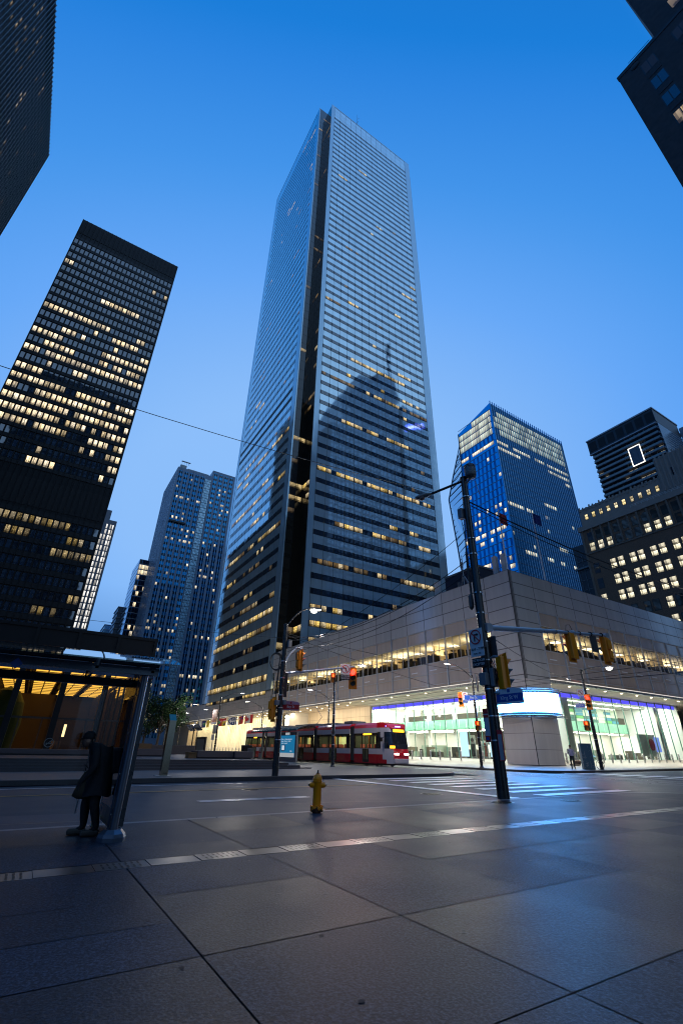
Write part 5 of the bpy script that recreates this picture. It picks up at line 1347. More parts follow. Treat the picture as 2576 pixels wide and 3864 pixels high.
# signs on the pole
t, s, f = sign_board('turn_ban_sign', (BX-.12, BY-.27, 4.78), (0, -1, 0), .62, .95, 'white no right turn sign, 7 am to 7 pm, on the tall pole', signW, 'road signs')
no_turn(t, (BX-.12, BY-.283, 4.97), s, f, .255, False, t)
text('7 AM - 7 PM', .13, (BX-.12, BY-.285, 4.55), s, Zv, txtK, t); text('MON - FRI', .075, (BX-.12, BY-.285, 4.40), s, Zv, txtK, t)
t, s, f = sign_board('streetcar_exception_sign', (BX-.10, BY-.27, 4.10), (0, -1, 0), .60, .32, 'black TTC VEHICLES EXCEPTED sign on the tall pole', signK, 'road signs')
text('TTC VEHICLES', .105, (BX-.10, BY-.285, 4.17), s, Zv, txtW, t, sx=.82); text('EXCEPTED', .115, (BX-.10, BY-.285, 4.04), s, Zv, txtW, t, sx=.95)
b = MB(); b.box(BX-.2, BX+.35, BY+.2, BY+.22, 4.25, 5.0); t = b.build('blank_sign', MATS['sign_back_grey'], bevel=.005); tag(t, 'grey back of a sign behind the no right turn sign', 'sign')
b = MB(); b.obox((BX-.33, BY-.22, 3.45), V((.5, -.86, 0)), V((.86, .5, 0)), Zv, .14, .008, .27); t = b.build('notice_plate', mat('notice_white', (.55, .6, .62), .5), bevel=.005); tag(t, 'small blank white notice plate on the left of the tall pole', 'sign')
signal((BX+.55, BY+.2, 3.72), (.35, .937, 0), 'large yellow traffic signal seen from the side on the tall pole', False)
b = MB(); b.tube([(BX+.1, BY, 4.2), (BX+.3, BY+.05, 4.28), (BX+.45, BY+.1, 4.25)], .045, 8); b.build('signal_bracket', grey, pB); b = MB(); b.tube([(BX+.1, BY, 3.15), (BX+.3, BY+.05, 3.08), (BX+.45, BY+.1, 3.12)], .045, 8); b.build('signal_bracket', grey, pB)
def street_sign(c, face, w, txt_, lab, board=signB, cap=white, h=.24, hood=True, glow=None, ts=.17):
    c = V(c); f = V(face); s = Zv.cross(f); t = thing('street_name_sign', lab, 'street sign', c, 'street name signs')
    b = MB(); b.obox(c, s, f, Zv, w/2, .02, h/2); b.build('panel', glow or board, t)
    if hood:
        b = MB(); n = 12; top = [c+s*(w/2*cos(pi*i/n))+Zv*(h/2+.10*sin(pi*i/n)+.08) for i in range(n+1)]
        pts = [c+s*(w/2)+Zv*(h/2)]+top+[c-s*(w/2)+Zv*(h/2)]
        b.extrude([p-f*.018 for p in pts][::-1], f*.036); b.obox(c-Zv*(h/2+.035), s, f, Zv, w/2, .018, .035); b.build('header', cap, t)
        b = MB(); b.obox(c+f*.021+Zv*(h/2+.09), s, f, Zv, .05, .003, .05); b.build('city_emblem', board, t)
    text(txt_, ts, c+f*.0225, s, Zv, txtW, t)
    return t
street_sign((BX+.72, BY+.05, 2.93), (0, -1, 0), 1.05, 'King St W', 'dark blue King St W street name sign on the tall pole')
b = MB(); z0 = 1.65; b.box(BX-.23, BX-.03, BY-.215, BY-.20, z0, 2.62); t = b.build('stop_plate', mat('stop_plate_white', (.55, .55, .57), .5)); tag(t, 'narrow white and red streetcar stop plate strapped to the tall pole', 'sign')
for (za, zb) in ((2.48, 2.635), (2.36, 2.44), (1.64, 1.82)):
    b = MB(); b.box(BX-.235, BX-.025, BY-.225, BY-.216, za, zb); b.build('red_band', signR, t)
b = MB(); b.box(BX-.2, BX-.08, BY-.228, BY-.224, 1.70, 1.78); b.build('blue_sticker', signB, t)
t = thing('timetable_case', 'slim red-framed timetable case on the right of the tall pole', 'timetable', (BX+.24, BY, 1.1))
b = MB(); ax = V((.92, .38, 0)); ay = V((.38, -.92, 0)); b.obox((BX+.27, BY-.12, 1.55), ax, ay, Zv, .085, .03, .44); b.build('frame', signR, t, bevel=.01)
b = MB(); b.obox(V((BX+.27, BY-.12, 1.50))+ay*.033, ax, ay, Zv, .06, .003, .36); b.build('timetable_sheet', mat('sheet_grey', (.35, .33, .35), .6), t)

# ---- pole on the far left corner of the crossing (plaza side)
AX, AY = -24.75, 11.52; AZ = gnd(AY)
pA = thing('utility_pole', 'black pole at the plaza corner with a bright lamp, cable coil and long signal arm', 'pole', (AX, AY, AZ))
pole(pA, AX, AY, AZ, 7.85, .17, .12)
b = MB()
for k in range(5):
    c = V((AX-.1, AY-.42, 5.75)); b.tube([c+V((.02*k, (.33+.02*k)*cos(a), (.42+.02*k)*sin(a))) for a in [2*pi*i/20 for i in range(21)]], .012, 6)
for k in range(4): b.tube([(AX-.1, AY-.17, 6.4-.3*k), (AX-.15, AY-.26, 4.8-.5*k), (AX-.1, AY-.17, 3.2-.3*k)], .012, 6)
b.build('cable_coil', black, pA)
b = MB(); b.box(AX+.02, AX+.3, AY+.1, AY+.32, 6.55, 7.0); b.box(AX, AX+.25, AY+.08, AY+.25, 3.5, 3.75); b.box(AX, AX+.25, AY-.4, AY-.15, 3.45, 3.7); b.build('junction_box', MATS['box_grey'], pA, bevel=.02)
b = MB(); b.box(AX-.05, AX+.12, AY+.1, AY+.28, 3.9, 5.2); b.build('control_case', black, pA)
b = MB(); b.tube([(AX, AY, 5.6), (AX, AY+.35, 6.2), (AX, AY+.75, 6.62), (AX, AY+1.08, 6.7)], .055, 10); b.box(AX-.06, AX+.06, AY+.98, AY+1.16, 6.6, 6.78); b.build('short_arm', MATS['galvanised_arm'], pA)
b = MB(); b.cyl((AX, AY+.1, 5.15), (AX, AY+4.9, 5.98), .075, .05, 14); b.build('mast_arm', MATS['galvanised_arm'], pA)
signal((AX, AY+1.1, 5.96), (0, 1, 0), 'yellow traffic signal seen from behind on the short curved arm at the plaza corner', True, True)
signal((AX+.05, AY+4.72, 5.28), (.93, -.37, 0), 'traffic signal with round red light on the long arm at the plaza corner', True)
t, s, f = sign_board('turn_ban_sign', (AX+.10, AY+4.14, 5.75), (.93, -.37, 0), .58, .62, 'white no left turn sign on the long arm at the plaza corner', signW, 'road signs')
no_turn(t, V((AX+.10, AY+4.14, 5.75)), s, f, .24, True, t)
t, s, f = sign_board('streetcar_exception_sign', (AX+.10, AY+4.14, 5.28), (.93, -.37, 0), .58, .30, 'small black TTC VEHICLES EXCEPTED sign under the no left turn sign on the long arm', signK, 'road signs')
text('TTC VEHICLES', .10, V((AX+.10, AY+4.14, 5.35))+f*.002, s, Zv, txtW, t, sx=.8); text('EXCEPTED', .11, V((AX+.10, AY+4.14, 5.22))+f*.002, s, Zv, txtW, t, sx=.95)
street_sign((AX+.05, AY+.62, 3.42), (.9, -.43, 0), .95, 'Bay St', 'Bay St street name sign painted as if red-lit on the plaza corner pole', signR, mat('sign_hood_red_lit', (.55, .25, .32), .5))  # red light on the sign is put into board and header colours
signal((AX-.1, AY-.33, 3.25), (0, 1, 0), 'dark-sided yellow signal on the left of the plaza corner pole', False, True)
led_lamp(pA, (AX, AY+.05, 7.75), (AX+.5, AY+1.25, 8.95), True, 1000, r=.04, big=1.2)
b = MB(); b.lathe([(.02, .14), (.16, .08), (.2, 0), (.15, -.1), (.01, -.14)], V((AX+.6, AY+1.5, 8.84)), 16); b.build('lamp_lens', emit('lamp_glare_glow', (1, .97, .88), 9), pA)  # ball added at the lamp head to stand for its glare

# ---- LED street lamps: one built, the rest copied
def make_lamp():
    t = thing('street_lamp', 'x', 'street lamp', (0, 0, 0), 'black LED street lamps along the tram street')
    pole(t, 0, 0, 0, 7.35, .13, .08)
    led_lamp(t, (0, 0, 7.1), (0, -2.7, 8.15), True, 950, r=.035)
    b = MB(); b.lathe([(.2, 0), (.2, .04), (.14, .1)], (0, 0, 0), 20); b.build('base', poleM, t)
    return t
northL = [(-30.95, 'street lamp with the Bay St sign, nearest before the bank lobby'), (-56.7, 'street lamp rising behind the middle of the tram'), (-78.7, 'street lamp right of the flags behind the tram rear'), (-101.5, 'street lamp behind the BEAUTY banner'), (-115.5, 'street lamp above the paired solar panels'), (-131.5, 'street lamp left of the mirrored post top'), (-146.5, 'farthest street lamp, before the tree')]
lamp0 = make_lamp()
for i, (x, lb) in enumerate(northL):
    o = lamp0 if i == 0 else copy_tree(lamp0)
    o.location = (x, 33.4 if i == 0 else 33.5, gnd(33)); o['label'] = lb; WP[o.name] = V(o.location)
for x, y, rz, lb in [(-35.97, 21.75, 0, 'street lamp with round base plate beside the ad shelter, pedestrian signal on it'), (-66.1, 21.8, 0, 'taller black lamp pole left of the ad shelter, lamp unlit side'), (-89.5, 21.8, 0, 'lamp pole behind the mirrored post, against the tree')]:
    o = copy_tree(lamp0); o.location = (x, y, gnd(y)); o.rotation_euler = (0, 0, pi); o['label'] = lb; WP[o.name] = V(o.location)
t4 = thing('street_lamp', 'street lamp with very bright white light by the bicycle, right corner', 'street lamp', (-25.0, 41.0, gnd(41)))
pole(t4, -25.0, 41.0, gnd(41), 8.1, .15, .1)
led_lamp(t4, (-25.0, 41.0, 8.05), (-24.0, 43.4, 8.55), True, 1400, rise=.1, big=1.2)
b = MB(); b.lathe([(.02, .16), (.2, .1), (.26, 0), (.2, -.1), (.01, -.16)], (-23.9, 43.7, 8.42), 16); b.build('lamp_lens', emit('lamp_glare_glow', (1, .97, .88), 9), t4)  # extra glowing ball stands in for this lamp's glare
for (x, y, rz, lb) in [(-9.5, 47, pi/2, 'unseen lamp added to light the bank front, north of the crossing'), (-9.5, 70, pi/2, 'unseen lamp added farther north to light the bank front')]:  # out-of-view lamps added to brighten the podium's east wall
    o = copy_tree(lamp0); o.location = (x, y, gnd(y)); o.rotation_euler = (0, 0, -rz); o['label'] = lb; WP[o.name] = V(o.location)
# fittings of the lamp before the lobby
PXn, PYn = -30.95, 33.4
signal((PXn-1.35, PYn-.3, 5.7), (.25, -.968, 0), 'traffic signal with round red light left of the Bay St sign before the lobby', True)
t = thing('bracket_arm', 'pale bracket arm holding signal and signs on the lamp before the lobby', 'bracket', (PXn, PYn, 5.2))
b = MB(); b.tube([(PXn, PYn, 5.0), (PXn-.5, PYn-.1, 5.6), (PXn-1.35, PYn-.2, 6.42)], .035, 8); b.cyl((PXn-1.4, PYn-.2, 6.4), (PXn-.2, PYn-.05, 6.1), .03); b.build('tube', steel, t)
t, s, f = sign_board('turn_ban_sign', (PXn-.82, PYn-.3, 5.95), (.25, -.968, 0), .55, .62, 'small pale no left turn sign beside the red signal before the lobby', signW, 'road signs')
no_turn(t, V((PXn-.82, PYn-.3, 5.97)), s, f, .22, True, t)
t, s, f = sign_board('streetcar_exception_sign', (PXn-.82, PYn-.3, 5.48), (.25, -.968, 0), .55, .28, 'small TTC VEHICLES EXCEPTED sign painted as if blue-lit before the lobby', signB, 'road signs')  # blue light on the board is put into its colour
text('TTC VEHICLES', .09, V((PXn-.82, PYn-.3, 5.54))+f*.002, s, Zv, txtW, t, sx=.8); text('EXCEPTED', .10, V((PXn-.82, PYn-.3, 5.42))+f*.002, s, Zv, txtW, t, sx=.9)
street_sign((PXn+.15, PYn-.25, 5.75), (.85, -.53, 0), 1.6, 'Bay St', 'bright blue Bay St street name sign before the lobby glass', mat('sign_blue_lit', (.06, .18, .75), .4), h=.34, hood=False, ts=.26)  # brighter copy of the sign blue, lit look put into the colour
pedsignal((PXn+.36, PYn-.3, 3.45), (.3, -.954, 0), 'pedestrian signal with orange-red hand on the lamp before the lobby')
pedsignal((-35.97, 21.6, 6.95), (.93, -.37, 0), 'pedestrian signal with orange-red hand beside the no left turn sign on the long arm')
# fittings of the right-hand lamp
signal((-24.65, 40.55, 5.45), (.15, -.989, 0), 'traffic signal with round red light on the lamp by the bicycle', True)
t, s, f = sign_board('turn_ban_sign', (-25.3, 40.7, 6.25), (.2, -.98, 0), .55, .6, 'no left turn sign on the lamp by the bicycle', signW, 'road signs'); no_turn(t, V((-25.3, 40.7, 6.26)), s, f, .22, True, t)
t, s, f = sign_board('streetcar_exception_sign', (-25.2, 40.7, 5.78), (.2, -.98, 0), .55, .28, 'TTC VEHICLES EXCEPTED sign on the lamp by the bicycle', mat('sign_grey_blue', (.2, .3, .5), .5), 'road signs'); text('TTC VEHICLES', .09, V((-25.2, 40.7, 5.84))+f*.002, s, Zv, txtW, t, sx=.8); text('EXCEPTED', .10, V((-25.2, 40.7, 5.72))+f*.002, s, Zv, txtW, t, sx=.9)
street_sign((-25.6, 40.75, 5.2), (.1, -.995, 0), .8, 'King St W', 'pale-capped King St W sign on the lamp by the bicycle', MATS['sign_blue_lit'], ts=.13)
pedsignal((-25.35, 40.7, 3.6), (.2, -.98, 0), 'pedestrian signal with orange-red hand on the lamp by the bicycle')
# ---- wires
wireM = mat('wire_black', (.015, .015, .016), .4, .3)
def wire(pts_, lab, sag=.3, r=.012, n=14):
    a, c = V(pts_[0]), V(pts_[1]); b = MB(); b.tube([a.lerp(c, i/n)-Zv*(sag*4*(i/n)*(1-i/n)) for i in range(n+1)], r, 5)
    tag(b.build('overhead_wire', wireM), lab, 'wire', 'overhead wires')
wire([(cob.x+.1, cob.y+.1, cob.z+.05), (-11.3, -14, 9.6)], 'thin wire crossing the sky from the tall pole lamp past the black tower', .6, .011)
wire([(BX+.1, BY+.1, 10.45), (-11.3, 42, 11.3)], 'thick twisted cable running right from the top of the tall pole', .9, .03)
wire([(BX+.1, BY+.1, 10.3), (-11.3, 42, 10.6)], 'second cable just below the thick cable on the right', .9, .018)
wire([(BX-.1, BY-.1, 9.2), (AX, AY+.1, 6.3)], 'wire sloping left from the tall pole, uppermost of the fan', .5)
wire([(BX-.1, BY-.1, 8.0), (AX, AY+.1, 7.2)], 'bright sagging wire from the tall pole to the plaza corner pole', .9, .016)
wire([(BX-.1, BY-.1, 7.7), (AX, AY+.1, 7.0)], 'second sagging wire from the tall pole to the plaza corner pole', .75, .014)
wire([(BX-.1, BY-.1, 7.5), (AX, AY+.1, 6.6)], 'lowest sagging wire from the tall pole to the plaza corner pole', .9, .014)
wire([(AX, AY, 7.3), (-30.95, 33.4, 5.9)], 'span wire from the plaza corner pole over the tracks to the lamp before the lobby', .2)
wire([(AX, AY, 7.4), (-24.9, 41, 6.8)], 'long span wire from the plaza corner pole to the right-hand lamp', .5)
wire([(BX, BY, 5.2), (-24.9, 41, 7.2)], 'span wire from the tall pole to the right-hand lamp', .5)
wire([(-24.9, 41, 7.3), (-6, 46, 8.6)], 'dark cable bundle running right from the lamp by the bicycle', .5, .025)
wire([(AX, AY, 7.1), (-24.7, -14, 6.6)], 'low thin wire along the far side of the near street', .3, .010)
for y, lb in ((29.0, 'tram contact wire over the near track'), (31.0, 'tram contact wire over the far track')):
    wire([(-420, y, 5.9), (80, y, 5.9)], lb, 0, .012, 4)
for x, lb in ((-44, 'cross span wire over the tram tracks by the lobby'), (-66, 'cross span wire over the tram tracks above the tram'), (-100, 'cross span wire over the tracks by the flags')):
    wire([(x-2, 21.8, 7.2), (x+2, 33.5, 6.9)], lb, .9, .012)

# ================================================================== TRAM
TX1, TX0, TYn, TYf = -36.2, -70.6, 27.75, 30.35
TZ = gnd(28)-.14
tr = thing('tram', 'long red and white articulated tram crossing the intersection', 'tram', (-50, 29, TZ))
redP = mat('tram_red', (.50, .008, .022), .18, coat=.8, var=.05); whiteP = mat('tram_white', (.36, .34, .38), .2, coat=.6, var=.05); darkR = mat('tram_dark_red', (.28, .006, .014), .22, coat=.6)
blkP = mat('tram_black', (.012, .012, .013), .15, coat=.6); bel = mat('tram_bellows', (.02, .02, .02), .8)
z_ = lambda h: TZ+h
mods = [(-41.9, TX1-1.9, 'cab'), (-49.4, -42.7, 'mid'), (-56.2, -50.2, 'mid'), (-62.9, -57.0, 'mid'), (TX0, -63.7, 'tail')]
# body shells: lower panel, sills, roof; window openings left free
b = MB()
for (x0, x1, kd) in mods:
    for (ya, yb) in ((TYn, TYn+.07), (TYf-.07, TYf)):
        b.box(x0, x1, ya, yb, z_(.28), z_(1.02), 2); b.box(x0, x1, ya, yb, z_(1.02), z_(1.48), 1)
        b.box(x0, x1, ya+.0, yb, z_(2.78), z_(3.22), 1)
    b.box(x0, x1, TYn+.02, TYf-.02, z_(.34), z_(.42), 2)
    n = 6; prof = [(TYn, 3.22), (TYn+.06, 3.50), (TYn+.28, 3.68), (TYn+.7, 3.72), (TYf-.7, 3.72), (TYf-.28, 3.68), (TYf-.06, 3.50), (TYf, 3.22)]
    for a, c in zip(prof[:-1], prof[1:]): b.face([(x0, a[0], z_(a[1])), (x1, a[0], z_(a[1])), (x1, c[0], z_(c[1])), (x0, c[0], z_(c[1]))], 0)
    for x in (x0, x1): b.face([(x, p[0], z_(p[1])) for p in prof], 0)
body = b.build('body', [redP, whiteP, darkR], tr)
b = MB()
for (x0, x1, kd) in mods:   # black window band pillars + frames
    L_ = x1-x0; cuts = {'cab': [(.05, .33), (.36, .66), (.70, .95)], 'mid': [(.10, .36), (.40, .64), (.68, .90)], 'tail': [(.06, .30), (.34, .62), (.66, .94)]}[kd]
    for (ya, yb) in ((TYn+.012, TYn+.06), (TYf-.06, TYf-.012)):
        u = 0
        for c0, c1 in cuts+[(1, 1)]:
            b.box(x0+u*L_, x0+c0*L_, ya, yb, z_(1.48), z_(2.78)); u = c1
        b.box(x0, x1, ya-.003 if ya < 29 else ya, yb+.003 if ya > 29 else yb, z_(2.58), z_(2.79)); b.box(x0, x1, ya-.003 if ya < 29 else ya, yb+.003 if ya > 29 else yb, z_(1.47), z_(1.54))
b.build('window_surround', blkP, tr)
tg = glass_clear('tram_glass', (.62, .70, .55), .8)
for (x0, x1, kd) in mods:
    L_ = x1-x0; cuts = {'cab': [(.05, .33), (.36, .66), (.70, .95)], 'mid': [(.10, .36), (.40, .64), (.68, .90)], 'tail': [(.06, .30), (.34, .62), (.66, .94)]}[kd]
    for q, (c0, c1) in enumerate(cuts):
        b = MB(); b.face([(x0+c0*L_, TYn+.03, z_(1.5)), (x0+c1*L_, TYn+.03, z_(1.5)), (x0+c1*L_, TYn+.03, z_(2.6)), (x0+c0*L_, TYn+.03, z_(2.6))]); b.build('window', tg, tr)
        if q == 1:
            b = MB(); xa, xb = x0+c0*L_+.05, x0+c1*L_-.05
            b.box(xa, xb, TYn-.012, TYn+.01, z_(.36), z_(1.46), 0)
            b.face([(xa+.12, TYn-.014, z_(.6)), ((xa+xb)/2-.06, TYn-.014, z_(.6)), ((xa+xb)/2-.06, TYn-.014, z_(1.4)), (xa+.12, TYn-.014, z_(1.4))], 1)
            b.face([((xa+xb)/2+.06, TYn-.014, z_(.6)), (xb-.12, TYn-.014, z_(.6)), (xb-.12, TYn-.014, z_(1.4)), ((xa+xb)/2+.06, TYn-.014, z_(1.4))], 1)
            b.box((xa+xb)/2-.02, (xa+xb)/2+.02, TYn-.013, TYn+.03, z_(.36), z_(2.6), 0)
            b.build('door', [blkP, glass_dark('tram_door_glass', (.05, .05, .03))], tr)
for a, c in zip(mods[:-1], mods[1:]):
    b = MB()
    for k in range(5): x = c[1]+.1+.15*k; b.box(x, x+.1, TYn+.12, TYf-.12, z_(.45), z_(3.45))
    b.box(c[1]-.03, a[0]+.03, TYn+.09, TYf-.09, z_(.42), z_(3.42))
    b.build('bellows', bel, tr)
# interior: floor, ceiling, light strips, seats, poles, back side
b = MB()
for (x0, x1, kd) in mods:
    b.box(x0+.05, x1-.05, TYn+.08, TYf-.08, z_(.75), z_(.80), 0); b.box(x0+.05, x1-.05, TYn+.08, TYf-.08, z_(2.80), z_(2.85), 1)
    x = x0+.7
    while x < x1-.6:
        for yy in (TYn+.25, TYf-.75):
            b.box(x, x+.5, yy, yy+.48, z_(1.1), z_(1.22), 2); b.box(x, x+.1, yy, yy+.48, z_(1.22), z_(1.85), 2)
        b.cyl((x+.7, TYn+.8, z_(.8)), (x+.7, TYn+.8, z_(2.8)), .02, n=6, m=3); x += 1.15
    b.box(x0+.05, x1-.05, TYf-.14, TYf-.10, z_(1.5), z_(2.6), 1)
b.build('interior', [mat('tram_floor', (.12, .12, .12), .6), mat('tram_lining', (.62, .62, .42), .6), mat('tram_seat', (.30, .05, .05), .7, var=.3), yel], tr)
b = MB()
for (x0, x1, kd) in mods:
    for yy in (TYn+.5, TYf-.6): b.box(x0+.2, x1-.2, yy, yy+.1, z_(2.76), z_(2.79))
b.build('ceiling_light', emit('tram_light_glow', (1, 1, .66), 9, True), tr)
for (x0, x1, kd) in mods: area(((x0+x1)/2, 29.05, z_(2.7)), (x1-x0)*.85, 1.6, 110, (1, .98, .62), tr)
# cab nose: lofted sections narrowing to the front
def nose(xr, xf, flip=1):
    b = MB(); secs = []
    for i in range(9):
        t_ = i/8; x = xr+(xf-xr)*t_
        top = 3.68-.10*t_-.75*max(0, t_-.35)**1.6; ins = .04+.42*t_**2.4
        zs = [.30, .62, 1.02, 1.48, 1.9, 2.45, 2.85, 3.2, top-.12, top]
        row = []
        for z in zs:
            z = min(z, top); back = 0
            if t_ > .6: back = (-.10*max(0, (1.0-z))*(t_-.6)*2-.62*max(0, z-1.25)*(t_-.6)**1.2)*abs(flip)
            row.append((x+flip*back, ins, z))
        secs.append(row)
    for a, c in zip(secs[:-1], secs[1:]):
        for k in range(len(a)-1):
            for sgn in (0, 1):
                P = lambda p: (p[0], TYn+p[1] if not sgn else TYf-p[1], z_(p[2]))
                m_ = 2 if k < 2 else 1 if k < 3 else 3 if k < 6 else 1 if k < 7 else 0
                idx = secs.index(a)
                if 3 <= k < 6 and idx < 2: m_ = 3
                if k < 6 and k >= 3 and 2 <= idx < 4: m_ = 1
                if k in (1, 2) and idx >= 3: m_ = 1
                if k == 0 and idx >= 5: m_ = 1
                b.face([P(a[k]), P(c[k]), P(c[k+1]), P(a[k+1])], m_)
        b.face([(a[-1][0], TYn+a[-1][1], z_(a[-1][2])), (c[-1][0], TYn+c[-1][1], z_(c[-1][2])), (c[-1][0], TYf-c[-1][1], z_(c[-1][2])), (a[-1][0], TYf-a[-1][1], z_(a[-1][2]))], 0)
    l = secs[-1]
    for k in range(len(l)-1):
        b.face([(l[k][0], TYn+l[k][1], z_(l[k][2])), (l[k][0], TYf-l[k][1], z_(l[k][2])), (l[k+1][0], TYf-l[k+1][1], z_(l[k+1][2])), (l[k+1][0], TYn+l[k+1][1], z_(l[k+1][2]))], 1 if k < 1 else 0 if k < 3 else 3 if k < 7 else 0)
    return b, l
b, lf = nose(TX1-1.9, TX1)
b.build('cab_nose', [redP, whiteP, darkR, glass_dark('windscreen_glass', (.01, .012, .016))], tr)
b = MB(); b.box(TX1-.10, TX1+.05, TYn+.5, TYf-.5, z_(.36), z_(.70), 0); b.build('bumper', whiteP, tr, bevel=.05)
def fx_at(z): return TX1-.62*max(0, z-1.25)*(.4)**1.2
hl = emit('headlight_glow', (1, .88, .75), 22, True)
for yy in (TYn+.62, TYf-.90):
    b = MB(); b.obox((TX1+.03, yy+.14, z_(1.06)), Y_, X_, Zv, .22, .03, .06); b.build('headlight', hl, tr)
b = MB(); b.box(TX1-.02, TX1+.035, TYn+.55, TYf-.55, z_(.93), z_(1.19)); b.build('headlight_bezel', redP, tr, bevel=.02)
dest = emit('destination_glow', (1, .48, .02), 4)
b = MB(); x = fx_at(2.85); b.obox((x+.02, 29.05, z_(2.95)), Y_, V((.25, 0, 1)).normalized().cross(Y_)*1.0, V((-.25, 0, 1)).normalized(), .62, .012, .11); b.build('destination_sign', dest, tr)
b = MB(); b.obox((fx_at(1.65)-.05, TYn+.42, z_(1.62)), V((.75, .65, 0)).normalized(), V((.65, -.75, 0)).normalized(), Zv, .22, .05, .10); b.build('route_sign', dest, tr)
b = MB(); b.box(-40.3, -38.95, TYn-.004, TYn+.004, z_(2.62), z_(2.75)); b.box(-58.9, -57.7, TYn-.004, TYn+.004, z_(2.62), z_(2.75)); b.box(-67.5, -66.5, TYn-.004, TYn+.004, z_(2.62), z_(2.75)); b.build('side_display', dest, tr)
b = MB(); b.obox((TX1-1.0, TYn+.20, z_(3.32)), X_, Y_, Zv, .30, .03, .05); b.obox((TX1-.42, 29.05, z_(3.30)), Y_, X_, Zv, .28, .03, .045); b.build('roof_marker', emit('blue_marker_glow', (.15, .15, 1), 9), tr)
text('4421', .20, (TX1-.28, TYn+.75, z_(3.18)), Y_, V((-.3, 0, 1)).normalized(), whiteP, tr); text('4421', .18, (-39.2, TYn-.006, z_(1.25)), X_, Zv, mat('number_grey', (.25, .25, .26), .5), tr); text('TTC', .26, (-46.2, TYn-.006, z_(3.0)), X_, Zv, signR, tr)
b = MB(); b.cyl((TX1-.9, TYn-.16, z_(2.3)), (TX1-.9, TYn+.1, z_(2.45)), .02); b.box(TX1-1.0, TX1-.86, TYn-.28, TYn-.12, z_(2.05), z_(2.38)); b.build('mirror', blkP, tr)
b = MB(); b.obox((fx_at(2.0)+.02, 29.1, z_(2.0)), V((0, .3, 1)).normalized(), X_, V((0, 1, -.3)).normalized(), .5, .01, .012); b.build('wiper', black, tr)
b = MB()
for (x0, x1) in ((-44.5, -42.9), (-55.8, -50.6), (-62.3, -57.6), (-69.5, -64.5)): b.box(x0, x1, TYn+.45, TYf-.45, z_(3.72), z_(3.98))
b.box(-49, -46.5, TYn+.6, TYf-.6, z_(3.72), z_(3.92)); b.build('roof_equipment', mat('roof_grey', (.10, .10, .11), .6), tr, bevel=.04)
b = MB(); b.tube([(-52, 29.05, z_(3.9)), (-50.7, 29.05, z_(4.7)), (-52, 29.05, z_(5.75))], .03, 6); b.tube([(-52, 28.4, z_(5.75)), (-52, 29.7, z_(5.75))], .025, 6); b.build('pantograph', grey, tr)
b = MB()
for x in (-38.7, -40.4, -52.2, -54, -66, -67.8):
    for y in (TYn+.35, TYf-.5): b.cyl((x, y, z_(.30)), (x, y+.12, z_(.30)), .30, n=20)
b.build('wheel', grey, tr)
b = MB(); b.box(TX0+.3, TX1-2.1, TYn+.25, TYf-.25, z_(.12), z_(.3)); b.build('underframe', black, tr)
b = MB()
for yy in (TYn+.05, TYf-.1): b.face([(TX0-.02, yy, z_(1.1)), (TX0-.02, yy+.06, z_(1.1)), (TX0-.02, yy+.06, z_(1.3)), (TX0-.02, yy, z_(1.3))])
b.build('tail_light', emit('tail_glow', (1, .05, .02), 5), tr)
b = MB(); b.box(TX0, TX0+.06, TYn+.03, TYf-.03, z_(.35), z_(3.6), 0); b.box(TX0-.01, TX0+.07, TYn+.3, TYf-.3, z_(1.6), z_(2.7), 1); b.build('rear_wall', [whiteP, blkP], tr)

# ================================================================== HYDRANT
HX, HY = -10.69, 6.07; HZ = gnd(HY)
hy = thing('fire_hydrant', 'yellow fire hydrant with rusty base on the near kerb', 'fire hydrant', (HX, HY, HZ))
hm, ht = new_mat('hydrant_yellow')
pb_ = nd(ht, 'ShaderNodeBsdfPrincipled'); g = nd(ht, 'ShaderNodeTexCoord'); s_ = nd(ht, 'ShaderNodeSeparateXYZ'); ht.links.new(g.outputs['Object'], s_.inputs[0])
nz = nd(ht, 'ShaderNodeTexNoise'); nz.inputs['Scale'].default_value = 14; nz.inputs['Detail'].default_value = 8; ht.links.new(g.outputs['Object'], nz.inputs['Vector'])
rust = math_(ht, 'GREATER_THAN', nz.outputs[0], math_(ht, 'ADD', .40, math_(ht, 'MULTIPLY', math_(ht, 'MINIMUM', s_.outputs[2], .26), 1.6)))
ht.links.new(mixc(ht, rust, (1.0, .30, .002), (.10, .035, .015)), pb_.inputs['Base Color']); ht.links.new(math_(ht, 'ADD', .32, math_(ht, 'MULTIPLY', rust, .5)), pb_.inputs['Roughness'])
bp = nd(ht, 'ShaderNodeBump'); bp.inputs['Strength'].default_value = .3; bp.inputs['Distance'].default_value = .004; ht.links.new(nz.outputs[0], bp.inputs['Height']); ht.links.new(bp.outputs[0], pb_.inputs['Normal'])
ht.links.new(pb_.outputs[0], ht.nodes['out'].inputs[0])
c = (HX, HY, HZ)
b = MB(); b.lathe([(.10, 0), (.10, .05), (.12, .055), (.135, .09)], c, 28); b.lathe([(.095, .13), (.095, .60), (.098, .605)], c, 28); b.lathe([(.093, .605), (.107, .61), (.107, .635), (.100, .64), (.107, .645), (.107, .68)], c, 28); smooth_by_angle(b.build('barrel', hm, hy))
b = MB(); b.lathe([(.138, .085), (.145, .09), (.145, .12), (.138, .125)], c, 28); b.lathe([(.138, .055), (.142, .06), (.142, .08), (.13, .083)], c, 28)
for i in range(8):
    a = 2*pi*i/8+.2; p = V(c)+V((.125*cos(a), .125*sin(a), 0)); b.cyl(p+Zv*.02, p+Zv*.15, .012, n=6); b.cyl(p+Zv*.125, p+Zv*.145, .022, n=6); b.cyl(p+Zv*.03, p+Zv*.055, .022, n=6)
b.build('base_flange', hm, hy)
b = MB()
